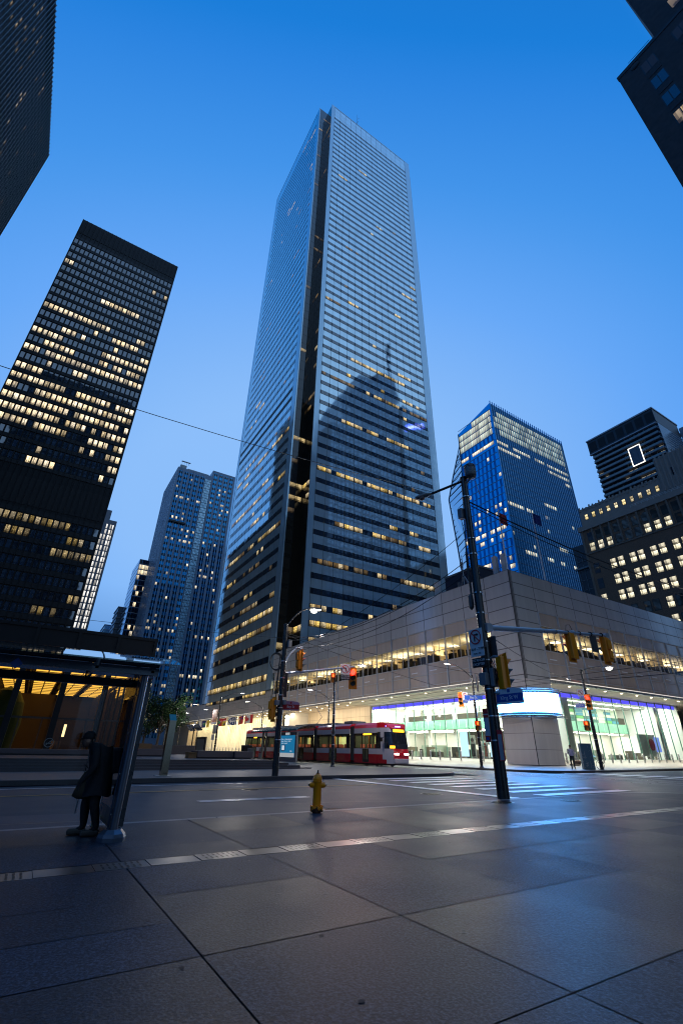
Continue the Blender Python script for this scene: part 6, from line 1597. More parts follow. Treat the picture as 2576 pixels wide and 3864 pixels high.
b.lathe([(.107, .68), (.098, .70), (.082, .745), (.06, .76), (.035, .765), (.032, .775)], c, 8); smooth_by_angle(b.build('bonnet', hm, hy))
b = MB(); b.lathe([(.032, .77), (.028, .79), (.018, .80), (.018, .845), (.001, .846)], c, 5); b.build('operating_nut', mat('rusty_nut', (.03, .015, .012), .7), hy)
side = V((.41, .912, 0))
for sg in (-1, 1):
    d = side*sg; b = MB(); o = V(c)+Zv*.545
    b.cyl(o+d*.07, o+d*.125, .060, .058, 18); b.cyl(o+d*.125, o+d*.175, .056, .052, 18); b.cyl(o+d*.175, o+d*.182, .046, .03, 18); b.build('nozzle', hm, hy); b = MB(); b.cyl(o+d*.18, o+d*.215, .018, n=5); b.build('nozzle_nut', MATS['rusty_nut'], hy)
b = MB(); o = V(c)+Zv*.52; d = side.cross(Zv)*-1; b.cyl(o+d*.07, o+d*.14, .07, .068, 18); b.build('nozzle', hm, hy)
b = MB(); b.tube([V(c)+side*-.14+Zv*.56, V(c)+side*-.11+Zv*.62, V(c)+side*-.08+d*.05+Zv*.61], .006, 5); b.build('chain', black, hy)

# ================================================================== BUS SHELTER, near left
sx, sy = -9.06, 1.56
sh = thing('bus_shelter', 'glass bus shelter with curved roof and round metal corner post on the granite pavement', 'bus shelter', (sx, sy, .01))
shM = mat('shelter_blue_grey', (.05, .065, .085), .3, .5, coat=.3)
alu = mat('shelter_aluminium', (.13, .14, .17), .33, .7, bump=.05)
b = MB(); b.cyl((sx, sy, .1), (sx, sy, 2.5), .055, n=24); b.cyl((sx-.22, sy-.02, .12), (sx-.22, sy-.02, 2.42), .05, n=24); b.box(sx-.2, sx-.02, sy-.06, sy+.05, .12, 2.45); b.build('corner_post', alu, sh, smooth=False)

b = MB()
for z in (.35, .9, 1.5, 2.1): b.cyl((sx-.1, sy-.06, z), (sx-.1, sy-.072, z), .014, n=8)
b.build('bolt', steel, sh)
b = MB(); b.lathe([(.21, -.01), (.21, .055), (.19, .10), (.13, .155), (.06, .16)], (sx-.06, sy, .01), 8); b.build('post_foot', mat('foot_cast', (.12, .15, .20), .35, .6), sh)
b = MB(); b.box(-10.85, -9.34, 1.56, 1.74, .16, 2.42, 0); b.box(-10.85, -9.34, 1.545, 1.56, .18, 2.40, 0); b.box(-10.88, -9.3, 1.60, 1.70, .10, .17, 0); b.build('advert_case', mat('case_dark', (.035, .038, .045), .3, .4), sh, bevel=.02)
b = MB(); b.face([(-10.7, 1.54, .4), (-9.5, 1.54, .4), (-9.5, 1.54, 2.15), (-10.7, 1.54, 2.15)]); b.build('advert_glass', glassD, sh)
b = MB(); b.cyl((-10.75, 1.5, .02), (-10.75, 1.5, .12), .05, n=14); b.lathe([(.06, .1), (.05, .16), (.01, .18)], (-10.75, 1.5, .01), 14); b.build('post_foot', mat('brass_foot', (.45, .33, .15), .3, .9), sh)
b = MB(); n = 12     # arched glass roof
def rz_(x): t_ = (x+9.75)/1.0; return 2.80-.16*t_*t_
xs_ = [-10.9+.2*i for i in range(13)]
for a, c_ in zip(xs_[:-1], xs_[1:]):
    for y0 in (-6.4, -4.0, -1.6, .8):
        y1 = min(y0+2.37, 2.02); b.face([(a, y0, rz_(a)), (c_, y0, rz_(c_)), (c_, y1, rz_(c_)), (a, y1, rz_(a))]); b.face([(a, y0, rz_(a)+.02), (a, y1, rz_(a)+.02), (c_, y1, rz_(c_)+.02), (c_, y0, rz_(c_)+.02)])
b.face([(xs_[-1], -6.4, rz_(xs_[-1])), (xs_[-1], 2.02, rz_(xs_[-1])), (xs_[-1], 2.02, rz_(xs_[-1])+.02), (xs_[-1], -6.4, rz_(xs_[-1])+.02)])
b.build('roof_glass', glass_clear('shelter_roof_glass', (.55, .62, .58), .9), sh)
b = MB()
for xx, z0, z1 in ((-9.0, 2.42, 2.54), (-10.55, 2.36, 2.50)): b.box(xx-.05, xx+.05, -6.4, 1.75, z0, z1)
b.cyl((-9.0, -6.4, 2.60), (-9.0, 1.75, 2.60), .045, n=12)
for yy in (-6.2, -3.9, -1.6, .75, 1.65):
    b.box(-10.6, -8.95, yy-.025, yy+.025, 2.46, 2.53); b.box(-9.06, -8.94, yy-.04, yy+.04, 2.5, 2.66); b.box(-10.6, -10.5, yy-.04, yy+.04, 2.46, 2.66)
b.build('roof_beam', shM, sh)
b = MB()
for yy in (-5.5, -2.9, -.2): b.face([(-10.52, yy-1.25, .25), (-10.52, yy+1.35, .25), (-10.52, yy+1.35, 2.32), (-10.52, yy-1.25, 2.32)])
b.build('rear_glass', glass_clear('shelter_glass', (.80, .84, .84), .8), sh)
b = MB()
for yy in (-4.17, -1.52, 1.12): b.box(-10.53, -10.51, yy-.006, yy+.006, .25, 2.32)
for yy in (-4.17, -1.52): b.cyl((-10.55, yy, 0), (-10.55, yy, .3), .02)
b.build('glass_edge', mat('glass_edge_grey', (.25, .28, .3), .3), sh)
for yy in (-1.35, .42):
    b = MB(); ring(b, V((-10.50, yy, 1.34)), Y_, X_, .075, .010); b.obox((-10.49, yy, 1.34), V((0, .7, .7)), X_, V((0, -.7, .7)), .07, .001, .005); b.obox((-10.49, yy, 1.33), Y_, X_, Zv, .045, .001, .006); b.build('no_smoking_decal', mat('decal_grey', (.4, .42, .42), .5), sh)
b = MB(); c0 = V((-8.93, -.38, 2.42)); b.obox(c0, V((0, .7, .7)), X_, V((0, -.7, .7)), .06, .004, .06); b.build('diamond_decal', signB, sh)
b = MB(); b.box(-10.3, -9.95, -5.5, -.8, .45, .49); b.cyl((-10.1, -1.2, 0), (-10.1, -1.2, .45), .03); b.cyl((-10.1, -4.9, 0), (-10.1, -4.9, .45), .03); b.build('bench', black, sh)

# ================================================================== FIGURES (one continuous skinned body each)
def figure(name, label, loc, rz, joints, edges, skin_m, clothes, scale=1, extra=None):
    """joints: name -> (x, y, z, rx, ry); edges between them; x to the figure's left, y forward"""
    t = thing(name, label, 'person', loc)
    names = list(joints); me = bpy.data.meshes.new('body'); me.from_pydata([V(joints[k][:3])*scale for k in names], [(names.index(a), names.index(c)) for a, c in edges], [])
    o = bpy.data.objects.new('body', me); COL.objects.link(o); o.parent = t; t.rotation_euler = (0, 0, rz)
    md = o.modifiers.new('skin', 'SKIN'); sv = me.skin_vertices[0].data
    for i, k in enumerate(names): sv[i].radius = (joints[k][3]*scale, joints[k][4]*scale); sv[i].use_root = (k == 'pelvis')
    md.use_smooth_shade = True; ss = o.modifiers.new('sub', 'SUBSURF'); ss.levels = 2; ss.render_levels = 2
    me.materials.append(skin_m)
    return t, o
def zone_mat(name, zones):
    """cloth colours by height on the figure (object z): list of (z, colour) from the feet up"""
    m, t = new_mat(name); tcn = nd(t, 'ShaderNodeTexCoord'); s = nd(t, 'ShaderNodeSeparateXYZ'); t.links.new(tcn.outputs['Object'], s.inputs[0])
    r = nd(t, 'ShaderNodeValToRGB'); r.color_ramp.interpolation = 'CONSTANT'; cr = r.color_ramp
    t.links.new(math_(t, 'DIVIDE', s.outputs[2], 2), r.inputs[0])
    cr.elements[0].position = 0; cr.elements[0].color = (*zones[0][1], 1); cr.elements[1].position = zones[1][0]/2; cr.elements[1].color = (*zones[1][1], 1)
    for z, c in zones[2:]: e = cr.elements.new(z/2); e.color = (*c, 1)
    b_ = nd(t, 'ShaderNodeBsdfPrincipled'); b_.inputs['Roughness'].default_value = .75; t.links.new(r.outputs[0], b_.inputs['Base Color'])
    nz = nd(t, 'ShaderNodeTexNoise'); nz.inputs['Scale'].default_value = 9; t.links.new(tcn.outputs['Object'], nz.inputs['Vector']); bp = nd(t, 'ShaderNodeBump'); bp.inputs['Strength'].default_value = .5; bp.inputs['Distance'].default_value = .03; t.links.new(nz.outputs[0], bp.inputs['Height']); t.links.new(bp.outputs[0], b_.inputs['Normal'])
    t.links.new(b_.outputs[0], t.nodes['out'].inputs[0]); return m
skinM = mat('skin', (.42, .24, .17), .55, var=.05)
J = {'pelvis': (0, 0, .93, .15, .11), 'waist': (0, .0, 1.08, .14, .10), 'chest': (0, .01, 1.28, .17, .115), 'neckb': (0, 0, 1.45, .08, .07), 'neck': (0, .01, 1.52, .052, .055), 'head': (0, .025, 1.60, .075, .092), 'crown': (0, .015, 1.70, .062, .078),
     'hipL': (.10, 0, .88, .10, .10), 'kneeL': (.11, .02, .48, .062, .066), 'ankL': (.12, 0, .09, .042, .05), 'toeL': (.14, .15, .035, .04, .03), 'hipR': (-.10, 0, .88, .10, .10), 'kneeR': (-.09, .03, .48, .062, .066), 'ankR': (-.10, -.01, .09, .042, .05), 'toeR': (-.15, .13, .035, .04, .03),
     'shL': (.19, 0, 1.42, .065, .065), 'elL': (.25, -.02, 1.15, .045, .045), 'wrL': (.12, .19, 1.06, .028, .03), 'shR': (-.19, 0, 1.42, .065, .065), 'elR': (-.25, -.02, 1.15, .045, .045), 'wrR': (-.10, .2, 1.08, .028, .03), 'haL': (.06, .22, 1.05, .03, .02), 'haR': (-.04, .23, 1.08, .03, .02)}
for sd_, hx in (('L', .06), ('R', -.04)):
    sg = 1 if sd_ == 'L' else -1
    for i in range(4): J['f%s%d' % (sd_, i)] = (hx-sg*(.05+.004*i), .235, 1.085-.018*i, .009, .009); J['g%s%d' % (sd_, i)] = (hx-sg*.075, .225-.01*(i % 2), 1.08-.018*i, .008, .008)
    J['t%s' % sd_] = (hx-sg*.01, .25, 1.10, .010, .010)
ED = [('pelvis', 'waist'), ('waist', 'chest'), ('chest', 'neckb'), ('neckb', 'neck'), ('neck', 'head'), ('head', 'crown'), ('pelvis', 'hipL'), ('hipL', 'kneeL'), ('kneeL', 'ankL'), ('ankL', 'toeL'), ('pelvis', 'hipR'), ('hipR', 'kneeR'), ('kneeR', 'ankR'), ('ankR', 'toeR'), ('neckb', 'shL'), ('shL', 'elL'), ('elL', 'wrL'), ('wrL', 'haL'), ('neckb', 'shR'), ('shR', 'elR'), ('elR', 'wrR'), ('wrR', 'haR')]
for sd_ in 'LR':
    for i in range(4): ED += [('ha'+sd_, 'f%s%d' % (sd_, i)), ('f%s%d' % (sd_, i), 'g%s%d' % (sd_, i))]
    ED += [('ha'+sd_, 't'+sd_)]
def face_bits(t, hz, hy, sc=1, hair=None, cap=None, hx=0):
    b = MB()
    for sx_ in (-.032, .032): b.lathe([(.001, -.004), (.011, .0), (.001, .006)], (hx+sx_*sc, hy+.098*sc, hz+.04*sc), 10, axis=(0, 1, 0))
    b.build('eye', mat('eye_dark', (.03, .02, .02), .3), t, local=True)
    b = MB(); b.lathe([(.016, 0), (.012, .03), (.004, .055)], (hx, hy+.085*sc, hz-.005*sc), 8, axis=(0, .55, .83)); b.obox((hx, hy+.098*sc, hz-.035*sc), X_, Y_, Zv, .022, .004, .004); b.build('nose_mouth', skinM, t, local=True)
    b = MB()
    for sx_ in (-1, 1): b.lathe([(.001, -.008), (.022, 0), (.03, .004), (.001, .01)], (hx+sx_*.078*sc, hy, hz+.015*sc), 10, axis=(sx_, .1, 0))
    b.build('ear', skinM, t, local=True)
    if hair:
        b = MB(); b.lathe([(.092, .02), (.096, .06), (.082, .11), (.05, .135), (.001, .142)], (hx, hy-.018, hz+.015), 16); b.build('hair', hair, t, local=True, smooth=True)
    if cap:
        b = MB(); b.lathe([(.100, .03), (.102, .06), (.09, .12), (.05, .15), (.001, .155)], (hx, hy-.005, hz+.01), 18); b.extrude([(hx-.085, hy+.07, hz+.045), (hx+.085, hy+.07, hz+.045), (hx+.065, hy+.175, hz+.03), (hx-.065, hy+.175, hz+.03)], (0, 0, .008)); b.build('cap', cap, t, local=True)
man_m = zone_mat('man_clothes', [(0, (.01, .01, .01)), (.10, (.012, .012, .016)), (.98, (.45, .38, .48)), (1.50, (.42, .24, .17))])
mt, mo = figure('person', 'man in pale shirt and dark trousers standing at the bank corner, hands together', (-25.53, 38.0, gnd(38)), radians(205), J, ED, man_m, None)
face_bits(mt, 1.62, .02, hair=mat('hair_brown', (.10, .05, .03), .7))
b = MB(); b.obox((.17, .06, 1.2), V((.15, 0, 1)).normalized(), Y_, X_, .3, .12, .004); b.build('shoulder_strap', mat('strap_dark', (.03, .03, .05), .7), mt, local=True)
J2 = dict(J); 
J2.update({'pelvis': (0, -.05, .84, .16, .14), 'waist': (0, -.02, 1.0, .17, .16), 'chest': (0, .06, 1.17, .20, .16), 'neckb': (0, .16, 1.28, .10, .09), 'neck': (0, .22, 1.31, .055, .055), 'head': (0, .29, 1.35, .075, .092), 'crown': (0, .30, 1.45, .062, .078),
           'kneeL': (.11, .10, .46, .085, .09), 'ankL': (.12, .05, .10, .055, .06), 'toeL': (.13, .19, .04, .04, .03), 'kneeR': (-.10, -.02, .46, .085, .09), 'ankR': (-.10, -.14, .10, .055, .06), 'toeR': (-.11, .0, .04, .04, .03), 'hipL': (.10, -.03, .80, .12, .12), 'hipR': (-.10, -.03, .80, .12, .12),
           'shL': (.20, .12, 1.24, .08, .08), 'elL': (.25, .08, .98, .06, .06), 'wrL': (.22, .20, .80, .035, .035), 'haL': (.2, .25, .74, .03, .02), 'shR': (-.20, .12, 1.24, .08, .08), 'elR': (-.25, .10, .98, .06, .06), 'wrR': (-.22, .22, .80, .035, .035), 'haR': (-.2, .27, .74, .03, .02)})
for sd_, hx in (('L', .2), ('R', -.2)):
    for i in range(4): J2['f%s%d' % (sd_, i)] = (hx+.03-.018*i, .27, .67, .009, .009); J2['g%s%d' % (sd_, i)] = (hx+.03-.018*i, .26, .64, .008, .008)
    J2['t%s' % sd_] = (hx-(.03 if sd_ == 'L' else -.03), .29, .69, .010, .010)
wk_m = zone_mat('walker_clothes', [(0, (.006, .006, .007)), (.12, (.008, .009, .012)), (.90, (.006, .006, .010)), (1.6, (.006, .006, .01))])
wt, wo_ = figure('person', 'stooped person in dark clothes and peaked cap carrying bags at the bus shelter', (-9.8, 1.27, gnd(1)), radians(176), J2, ED, wk_m, None)
face_bits(wt, 1.36, .29, cap=mat('cap_black', (.006, .006, .008), .7))
b = MB(); n = 20; secs = [(.02, .20, .15, 1.30), (.04, .245, .19, 1.20), (.02, .25, .20, 1.05), (-.03, .235, .19, .90), (-.04, .25, .21, .72), (-.03, .27, .23, .56)]
rw = random.Random(2); vs, fs = [], []
for k, (yc, rx2, ry2, z2) in enumerate(secs):
    for i in range(n):
        a = 2*pi*i/n; f_ = 1+.05*sin(5*a+k*1.7)+rw.uniform(-.02, .02)
        vs.append((rx2*cos(a)*f_, yc+ry2*sin(a)*f_, z2+.02*sin(3*a+k)))
for k in range(len(secs)-1):
    for i in range(n): fs.append((k*n+i, k*n+(i+1) % n, (k+1)*n+(i+1) % n, (k+1)*n+i))
b.mesh(vs, fs); co = b.build('coat', mat('coat_black', (.012, .012, .016), .8, bump=.6, bscale=14), wt, local=True, smooth=True)
md = co.modifiers.new('s', 'SUBSURF'); md.levels = 1; md.render_levels = 1
b = MB()
for sx2, sy2 in ((.125, .12), (-.105, -.07)): b.obox((sx2, sy2+.02, .05), X_, Y_, Zv, .05, .14, .045)
b.build('shoe', mat('shoe_worn', (.05, .045, .04), .6), wt, local=True, bevel=.03)
b = MB(); b.obox((0, -.22, 1.08), X_, V((0, 1, -.1)).normalized(), V((0, .1, 1)).normalized(), .15, .09, .2); b.build('backpack', mat('pack_dark', (.02, .02, .03), .7, bump=.5, bscale=20), wt, local=True, bevel=.05)
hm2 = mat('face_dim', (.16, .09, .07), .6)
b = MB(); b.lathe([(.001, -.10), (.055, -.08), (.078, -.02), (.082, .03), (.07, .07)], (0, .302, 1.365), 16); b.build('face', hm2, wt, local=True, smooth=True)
tb = thing('carrier_bag', 'limp brown cloth bag hanging from the stooped person', 'bag', (-9.85, 1.12, .55)); b = MB()
n = 14; prof = [(.02, .42), (.06, .38), (.11, .25), (.145, .12), (.14, .04), (.08, .0)]
vs, fs = [], []
for (r_, z) in prof:
    for i in range(n): a = 2*pi*i/n; rr = r_*(1+.12*sin(3*a+z*20)); vs.append((-9.85+rr*.6*cos(a), 1.12+rr*1.2*sin(a), .52+z))
for k in range(len(prof)-1):
    for i in range(n): fs.append((k*n+i, k*n+(i+1) % n, (k+1)*n+(i+1) % n, (k+1)*n+i))
fs += [tuple(range(n)), tuple((len(prof)-1)*n+i for i in range(n))]
b.mesh(vs, fs); b.build('bag', mat('bag_cloth', (.045, .035, .022), .8), tb, smooth=True); b = MB(); b.tube([(-9.85, 1.06, .92), (-9.87, 1.02, 1.02), (-9.85, 1.15, .92)], .008, 5); b.build('handle', black, tb)

# ================================================================== THINGS ON THE FAR PAVEMENTS
# advert shelter beside the tram
AZ2 = gnd(25)
ad = thing('advert_shelter', 'tram stop shelter with bright blue phone plan advert panel', 'tram shelter', (-50, 25, AZ2))
b = MB(); b.box(-53.0, -48.4, 24.72, 24.95, AZ2, AZ2+2.85, 0); b.build('advert_frame', mat('shelter_grey', (.20, .20, .23), .4, .4), ad, bevel=.03)
adb = mat('advert_blue', (.012, .14, .30), .35)
b = MB(); b.box(-52.2, -48.75, 24.69, 24.715, AZ2+.42, AZ2+2.52, 0); b.box(-52.2, -48.75, 24.685, 24.69, AZ2+.42, AZ2+.82, 1); b.box(-51.1, -50.1, 24.69, 24.72, AZ2+2.58, AZ2+2.80, 1); po = b.build('poster', [emit('poster_blue_backlit', (.015, .20, .42), .75), emit('poster_white_backlit', (.6, .62, .66), .6)], ad)
adt = emit('poster_text_backlit', (.8, .9, 1), .7)
for i, l in enumerate(('Get a cheap phone', 'plan. Hurry, offer', 'ends never.')): text(l, .20, (-52.0, 24.68, AZ2+2.15-.2*i), X_, Zv, adt, po, align='LEFT', sx=1.7)
text('lucky', .22, (-49.5, 24.68, AZ2+1.0), X_, Zv, adt, ad)
b = MB(); b.box(-51.9, -51.0, 24.675, 24.684, AZ2+1.0, AZ2+1.62, 0); b.box(-51.75, -51.15, 24.66, 24.674, AZ2+1.08, AZ2+1.54, 1); b.build('printed_phone', [signB, adt], po)
b = MB()
for i in range(8):
    a0, a1 = i/8, (i+1)/8; f = lambda t_: (24.4+2.4*t_, AZ2+3.0+.45*sin(t_*pi*.8))
    b.face([(-60.5, f(a0)[0], f(a0)[1]), (-47.8, f(a0)[0], f(a0)[1]), (-47.8, f(a1)[0], f(a1)[1]), (-60.5, f(a1)[0], f(a1)[1])]); b.face([(-60.5, f(a0)[0], f(a0)[1]+.05), (-60.5, f(a1)[0], f(a1)[1]+.05), (-47.8, f(a1)[0], f(a1)[1]+.05), (-47.8, f(a0)[0], f(a0)[1]+.05)])
b.box(-60.5, -47.8, 24.36, 24.44, AZ2+2.95, AZ2+3.1); b.build('roof', mat('shelter_roof_teal', (.06, .13, .14), .25, coat=.4), ad)
b = MB(); b.cyl((-58.4, 25.2, AZ2), (-58.4, 25.2, AZ2+3.1), .12, n=14); b.build('post', MATS['shelter_grey'], ad); b = MB(); b.cyl((-53.8, 25.2, AZ2), (-53.8, 25.2, AZ2+3.1), .14, n=14); b.build('post', MATS['shelter_grey'], ad)
b = MB(); b.box(-58.75, -58.05, 24.95, 25.0, AZ2+.05, AZ2+.75); b.box(-58.7, -58.1, 24.94, 24.99, AZ2+.85, AZ2+1.25); b.build('notice_plate', mat('notice_pale', (.3, .3, .26), .6), ad)
# newspaper box, parking machine
t = thing('litter_bin', 'black and grey litter bin left of the advert shelter', 'bin', (-62, 24.6, AZ2)); b = MB(); b.box(-63.4, -61.2, 24.4, 25.1, AZ2+.1, AZ2+1.55); b.build('body', mat('bin_dark', (.03, .03, .032), .5), t, bevel=.05); b = MB(); b.box(-63.1, -61.5, 24.38, 24.41, AZ2+1.15, AZ2+1.4); b.build('slot', black, t); b = MB(); b.box(-61.15, -60.2, 24.4, 25.0, AZ2+.1, AZ2+1.2); b.build('side_bin', MATS['box_grey'], t, bevel=.04)
t = thing('litter_bin', 'low table-like black bin stand right of the tram nose', 'bin', (-55.2, 45.2, gnd(45))); b = MB(); b.cyl((-55.8, 45.3, gnd(45)), (-55.8, 45.3, gnd(45)+.65), .16, n=14); b.build('stem', black, t); b = MB(); b.extrude([(-57.3, 45.0, gnd(45)+.72), (-54.7, 45.0, gnd(45)+.72), (-54.2, 45.0, gnd(45)+1.12), (-57.5, 45.0, gnd(45)+1.12)], (0, .7, 0)); b.build('tray', black, t)
# sign posts and panels before the fins
zk = gnd(31.6)
t = thing('banner', 'dark red BEAUTY banner on a lamp post before the flags', 'banner', (-98, 31.6, 5.8))
b = MB(); b.box(-99.9, -96.9, 31.58, 31.62, 5.95, 8.3, 0); b.box(-100.1, -96.8, 31.56, 31.6, 5.55, 5.95, 1); b.build('cloth', [mat('banner_maroon', (.16, .03, .025), .7, var=.5, vscale=1.2), mat('banner_foot', (.35, .33, .4), .6)], t)
text('BEAUTY', .55, (-99.4, 31.56, 7.3), Zv, -X_, mat('banner_gold', (.75, .62, .45), .6), t)
b = MB()
for i in range(13): a = pi*.5+pi*i/12; b.obox(V((-97.0, 31.57, 6.9))+V((cos(a)*.95, 0, sin(a)*.8)), V((cos(a), 0, sin(a))), Y_, V((-sin(a), 0, cos(a))), .45, .004, .03)
b.build('sunburst', mat('banner_ochre', (.55, .28, .06), .6), t)
t = thing('speed_sign', 'white 40 speed limit sign on a slim post', 'road sign', (-97.2, 31.4, zk)); b = MB(); b.box(-98.2, -96.3, 31.38, 31.42, 2.75, 3.75); b.build('panel', signW, t, bevel=.03); text('40', .75, (-97.25, 31.36, 3.12), X_, Zv, txtK, t); text('MAXIMUM', .24, (-97.25, 31.36, 3.6), X_, Zv, txtK, t, sx=1.2)
b = MB(); b.cyl((-97.5, 31.5, zk), (-97.5, 31.5, 5.6), .09); b.box(-98.0, -96.2, 31.43, 31.6, 3.9, 5.4); b.build('post', MATS['box_grey'], t)
t = thing('pay_kiosk', 'pair of tilted blue solar panels on a slim post before the fins', 'solar panels', (-105, 30, gnd(30)))
for x in (-108.4, -103.6):
    b = MB(); b.obox((x, 30, 5.1), X_, V((0, .75, .65)), V((0, -.65, .75)), 1.95, .06, .75); b.build('solar_panel', mat('solar_blue', (.01, .02, .06), .2, coat=.5), t)
b = MB(); b.cyl((-106, 30, gnd(30)), (-106, 30, 5.0), .12); b.box(-108, -103.5, 29.95, 30.05, 4.75, 4.85); b.build('post', poleM, t)
t = thing('map_board', 'pale blank back-lit board in a black frame behind the planters', 'display board', (-73.5, 22, gnd(22)))
b = MB(); b.box(-75.7, -71.3, 22.02, 22.2, gnd(22)+.6, 2.75); b.build('frame', black, t); b = MB(); b.box(-75.2, -71.75, 21.98, 22.02, gnd(22)+.75, 2.5); b.build('panel', mat('board_grey_green', (.22, .27, .25), .5), t)
b = MB(); b.box(-75.6, -75.3, 22.05, 22.15, gnd(22), gnd(22)+.6); b.box(-71.7, -71.4, 22.05, 22.15, gnd(22), gnd(22)+.6); b.build('leg', black, t)
# mirrored post sculpture
t = thing('sculpture_post', 'tall square mirrored post with a slanted top on the far pavement', 'post', (-26.73, 6.38, gnd(6.4)))
b = MB(); w = .17; b.box(-26.73-w, -26.73+w, 6.38-w, 6.38+w, gnd(6.4), 2.55); b.mesh([(-26.73+w*i, 6.38+w*j, 2.55) for i, j in ((-1, -1), (1, -1), (1, 1), (-1, 1))]+[(-26.73-w, 6.38-w, 2.85), (-26.73-w, 6.38+w, 2.85)], [(0, 1, 4), (1, 2, 5, 4), (2, 3, 5), (3, 0, 4, 5)])
b.build('post', mat('bronze_mirror', (.32, .26, .18), .12, .95, var=.1), t); b = MB(); b.box(-27.1, -26.36, 6.0, 6.75, gnd(6.4)-.01, gnd(6.4)+.02); b.build('base_plate', grey, t)
# planters, granite sign wall
def planter(x0, x1, y0, y1, z0, z1, lb, m=planter_gr, wood=None):
    t = thing('granite_planter', lb, 'planter', (x0, y0, z0), 'granite planters and benches on the plaza'); b = MB(); b.box(x0, x1, y0, y1, z0+.08, z1); b.build('block', m, t, bevel=.02)
    b = MB(); b.box(x0+.1, x1-.1, y0+.1, y1-.1, z0, z0+.08); b.build('plinth', black, t)
    if wood:
        b = MB()
        for i in range(6): b.box(x1-1.2, x1+.02, y0-.6+.09*i, y0-.6+.09*i+.07, z0+.35, z0+.42)
        b.box(x1-1.1, x1-.1, y0-.6, y0-.02, z0, z0+.35); b.build('timber_seat', mat('bench_timber', (.14, .08, .03), .6), t)
    return t
planter(-40.2, -38.4, 11.4, 14.2, ZP, ZP+.52, 'long dark granite planter on the plaza, left block, with timber seat at its end', wood=True)
planter(-40.0, -38.2, 14.25, 15.75, ZP, ZP+.52, 'short dark granite planter block right of the long one')
planter(-46, -44.6, 5.5, 10.4, ZP, ZP+.55, 'dark granite bench wall in front of the pavilion corner')
planter(-46, -44.6, -14, 4.9, ZP, ZP+.42, 'very long low granite bench seen through the bus shelter glass')
t = thing('bank_sign_wall', 'low granite wall carrying the words THE TORONTO-DOMINION BANK', 'sign wall', (-62, 15, ZP))
b = MB(); b.box(-62.6, -61.6, 11.6, 17.9, ZP, ZP+.95); b.build('wall', planter_gr, t, bevel=.02); b = MB(); b.box(-61.6, -61.2, 11.4, 12.8, ZP, ZP+1.05); b.build('timber_seat', MATS['bench_timber'], t)
text('THE TORONTO-DOMINION BANK', .36, (-61.57, 15.0, ZP+.72), Y_, Zv, mat('letter_bronze', (.10, .085, .08), .4, .5), t, sx=.86)
for (x, y, lb) in [(-34.0, 13.4, 'crumpled white paper on the plaza steps, left'), (-33.2, 16.7, 'flattened pale litter on the lowest plaza step end')]:
    b = MB(); b.obox((x+.1, y, gnd(y)+.22), V((.9, .3, .1)).normalized(), Y_, Zv, .12, .3, .02)
    for k in range(5): b.obox((x+rnd.uniform(-.1, .2), y+rnd.uniform(-.2, .2), gnd(y)+.25), V((.7, .5, .3)).normalized(), Y_, Zv, .08, .06, .012)
    tag(b.build('litter', mat('litter_white', (.45, .45, .42), .8)), lb, 'litter')
# traffic control cabinet, bicycle, rough sleeper's bundle
t = thing('control_cabinet', 'tall teal street cabinet printed with pale circuit lines beside the bicycle', 'cabinet', (-25.3, 39.9, gnd(40)))
zc = gnd(40); ax = V((.62, .78, 0)); ay = V((.78, -.62, 0)); cc_ = V((-25.35, 39.75, zc+.94))
b = MB(); b.obox(cc_, ax, ay, Zv, .44, .25, .92); b.obox(cc_+Zv*.94, ax, ay, Zv, .47, .28, .025); b.build('case', mat('cabinet_teal', (.05, .10, .13), .45, var=.2), t, bevel=.01)
b = MB(); rq = random.Random(4)
for k in range(26):
    u = rq.uniform(-.40, .36); z = rq.uniform(-.8, .8); ln_ = rq.uniform(.08, .3); 
    d_ = rq.choice([Zv, ax, (ax*.7+Zv*.7), (ax*-.7+Zv*.7)])
    o_ = cc_+ax*u+Zv*z+ay*.252; b.obox(o_, d_, ay, d_.cross(ay), min(ln_, .09 if d_ is not Zv else .3)/1.0, .001, .008)
b.build('printed_pattern', mat('pattern_pale', (.30, .30, .28), .5), t)
b = MB(); b.obox(cc_-Zv*.90, ax, ay, Zv, .40, .22, .04); b.build('plinth', grey, t)
bk = thing('bicycle', 'dark bicycle locked behind the teal cabinet and lamp pole', 'bicycle', (-25.4, 41, gnd(41)))
bz = gnd(41)+.34; u_ = V((.50, .866, 0)); o1 = V((-25.75, 40.25, bz)); o2 = o1+u_*1.08
for o_ in (o1, o2):
    b = MB(); b.tube([o_+(u_*cos(a)+Zv*sin(a))*.335 for a in [2*pi*i/28 for i in range(29)]], .018, 6); w_ = b.build('wheel', black, bk)
    b = MB()
    for i in range(12): a = 2*pi*i/12; b.cyl(o_, o_+(u_*cos(a)+Zv*sin(a))*.32, .0025, n=4)
    b.cyl(o_-u_.cross(Zv)*.05, o_+u_.cross(Zv)*.05, .02, n=8); b.build('spokes', steel, w_)
s1 = o1+u_*.36+Zv*.0-Zv*.05; s2 = o1+u_*.22+Zv*.55; s3 = o1+u_*.80+Zv*.50
b = MB()
for a, c_ in ((s1, s2), (s2, s3), (s1, s3), (s3, o2), (o1, s1), (o1, s2)): b.cyl(a, c_, .017, n=8)
b.build('frame', mat('bike_frame', (.03, .04, .05), .3), bk); b = MB(); b.tube([s3, s3+Zv*.12, s3+Zv*.14+u_.cross(Zv)*.25], .012, 6); b.tube([s3+Zv*.12, s3+Zv*.14-u_.cross(Zv)*.25], .012, 6); b.build('handlebar', steel, bk); b = MB(); b.obox(s2+Zv*.1, u_, u_.cross(Zv), Zv, .13, .06, .025); b.cyl(s2, s2+Zv*.1, .012, n=6); b.build('saddle', black, bk)
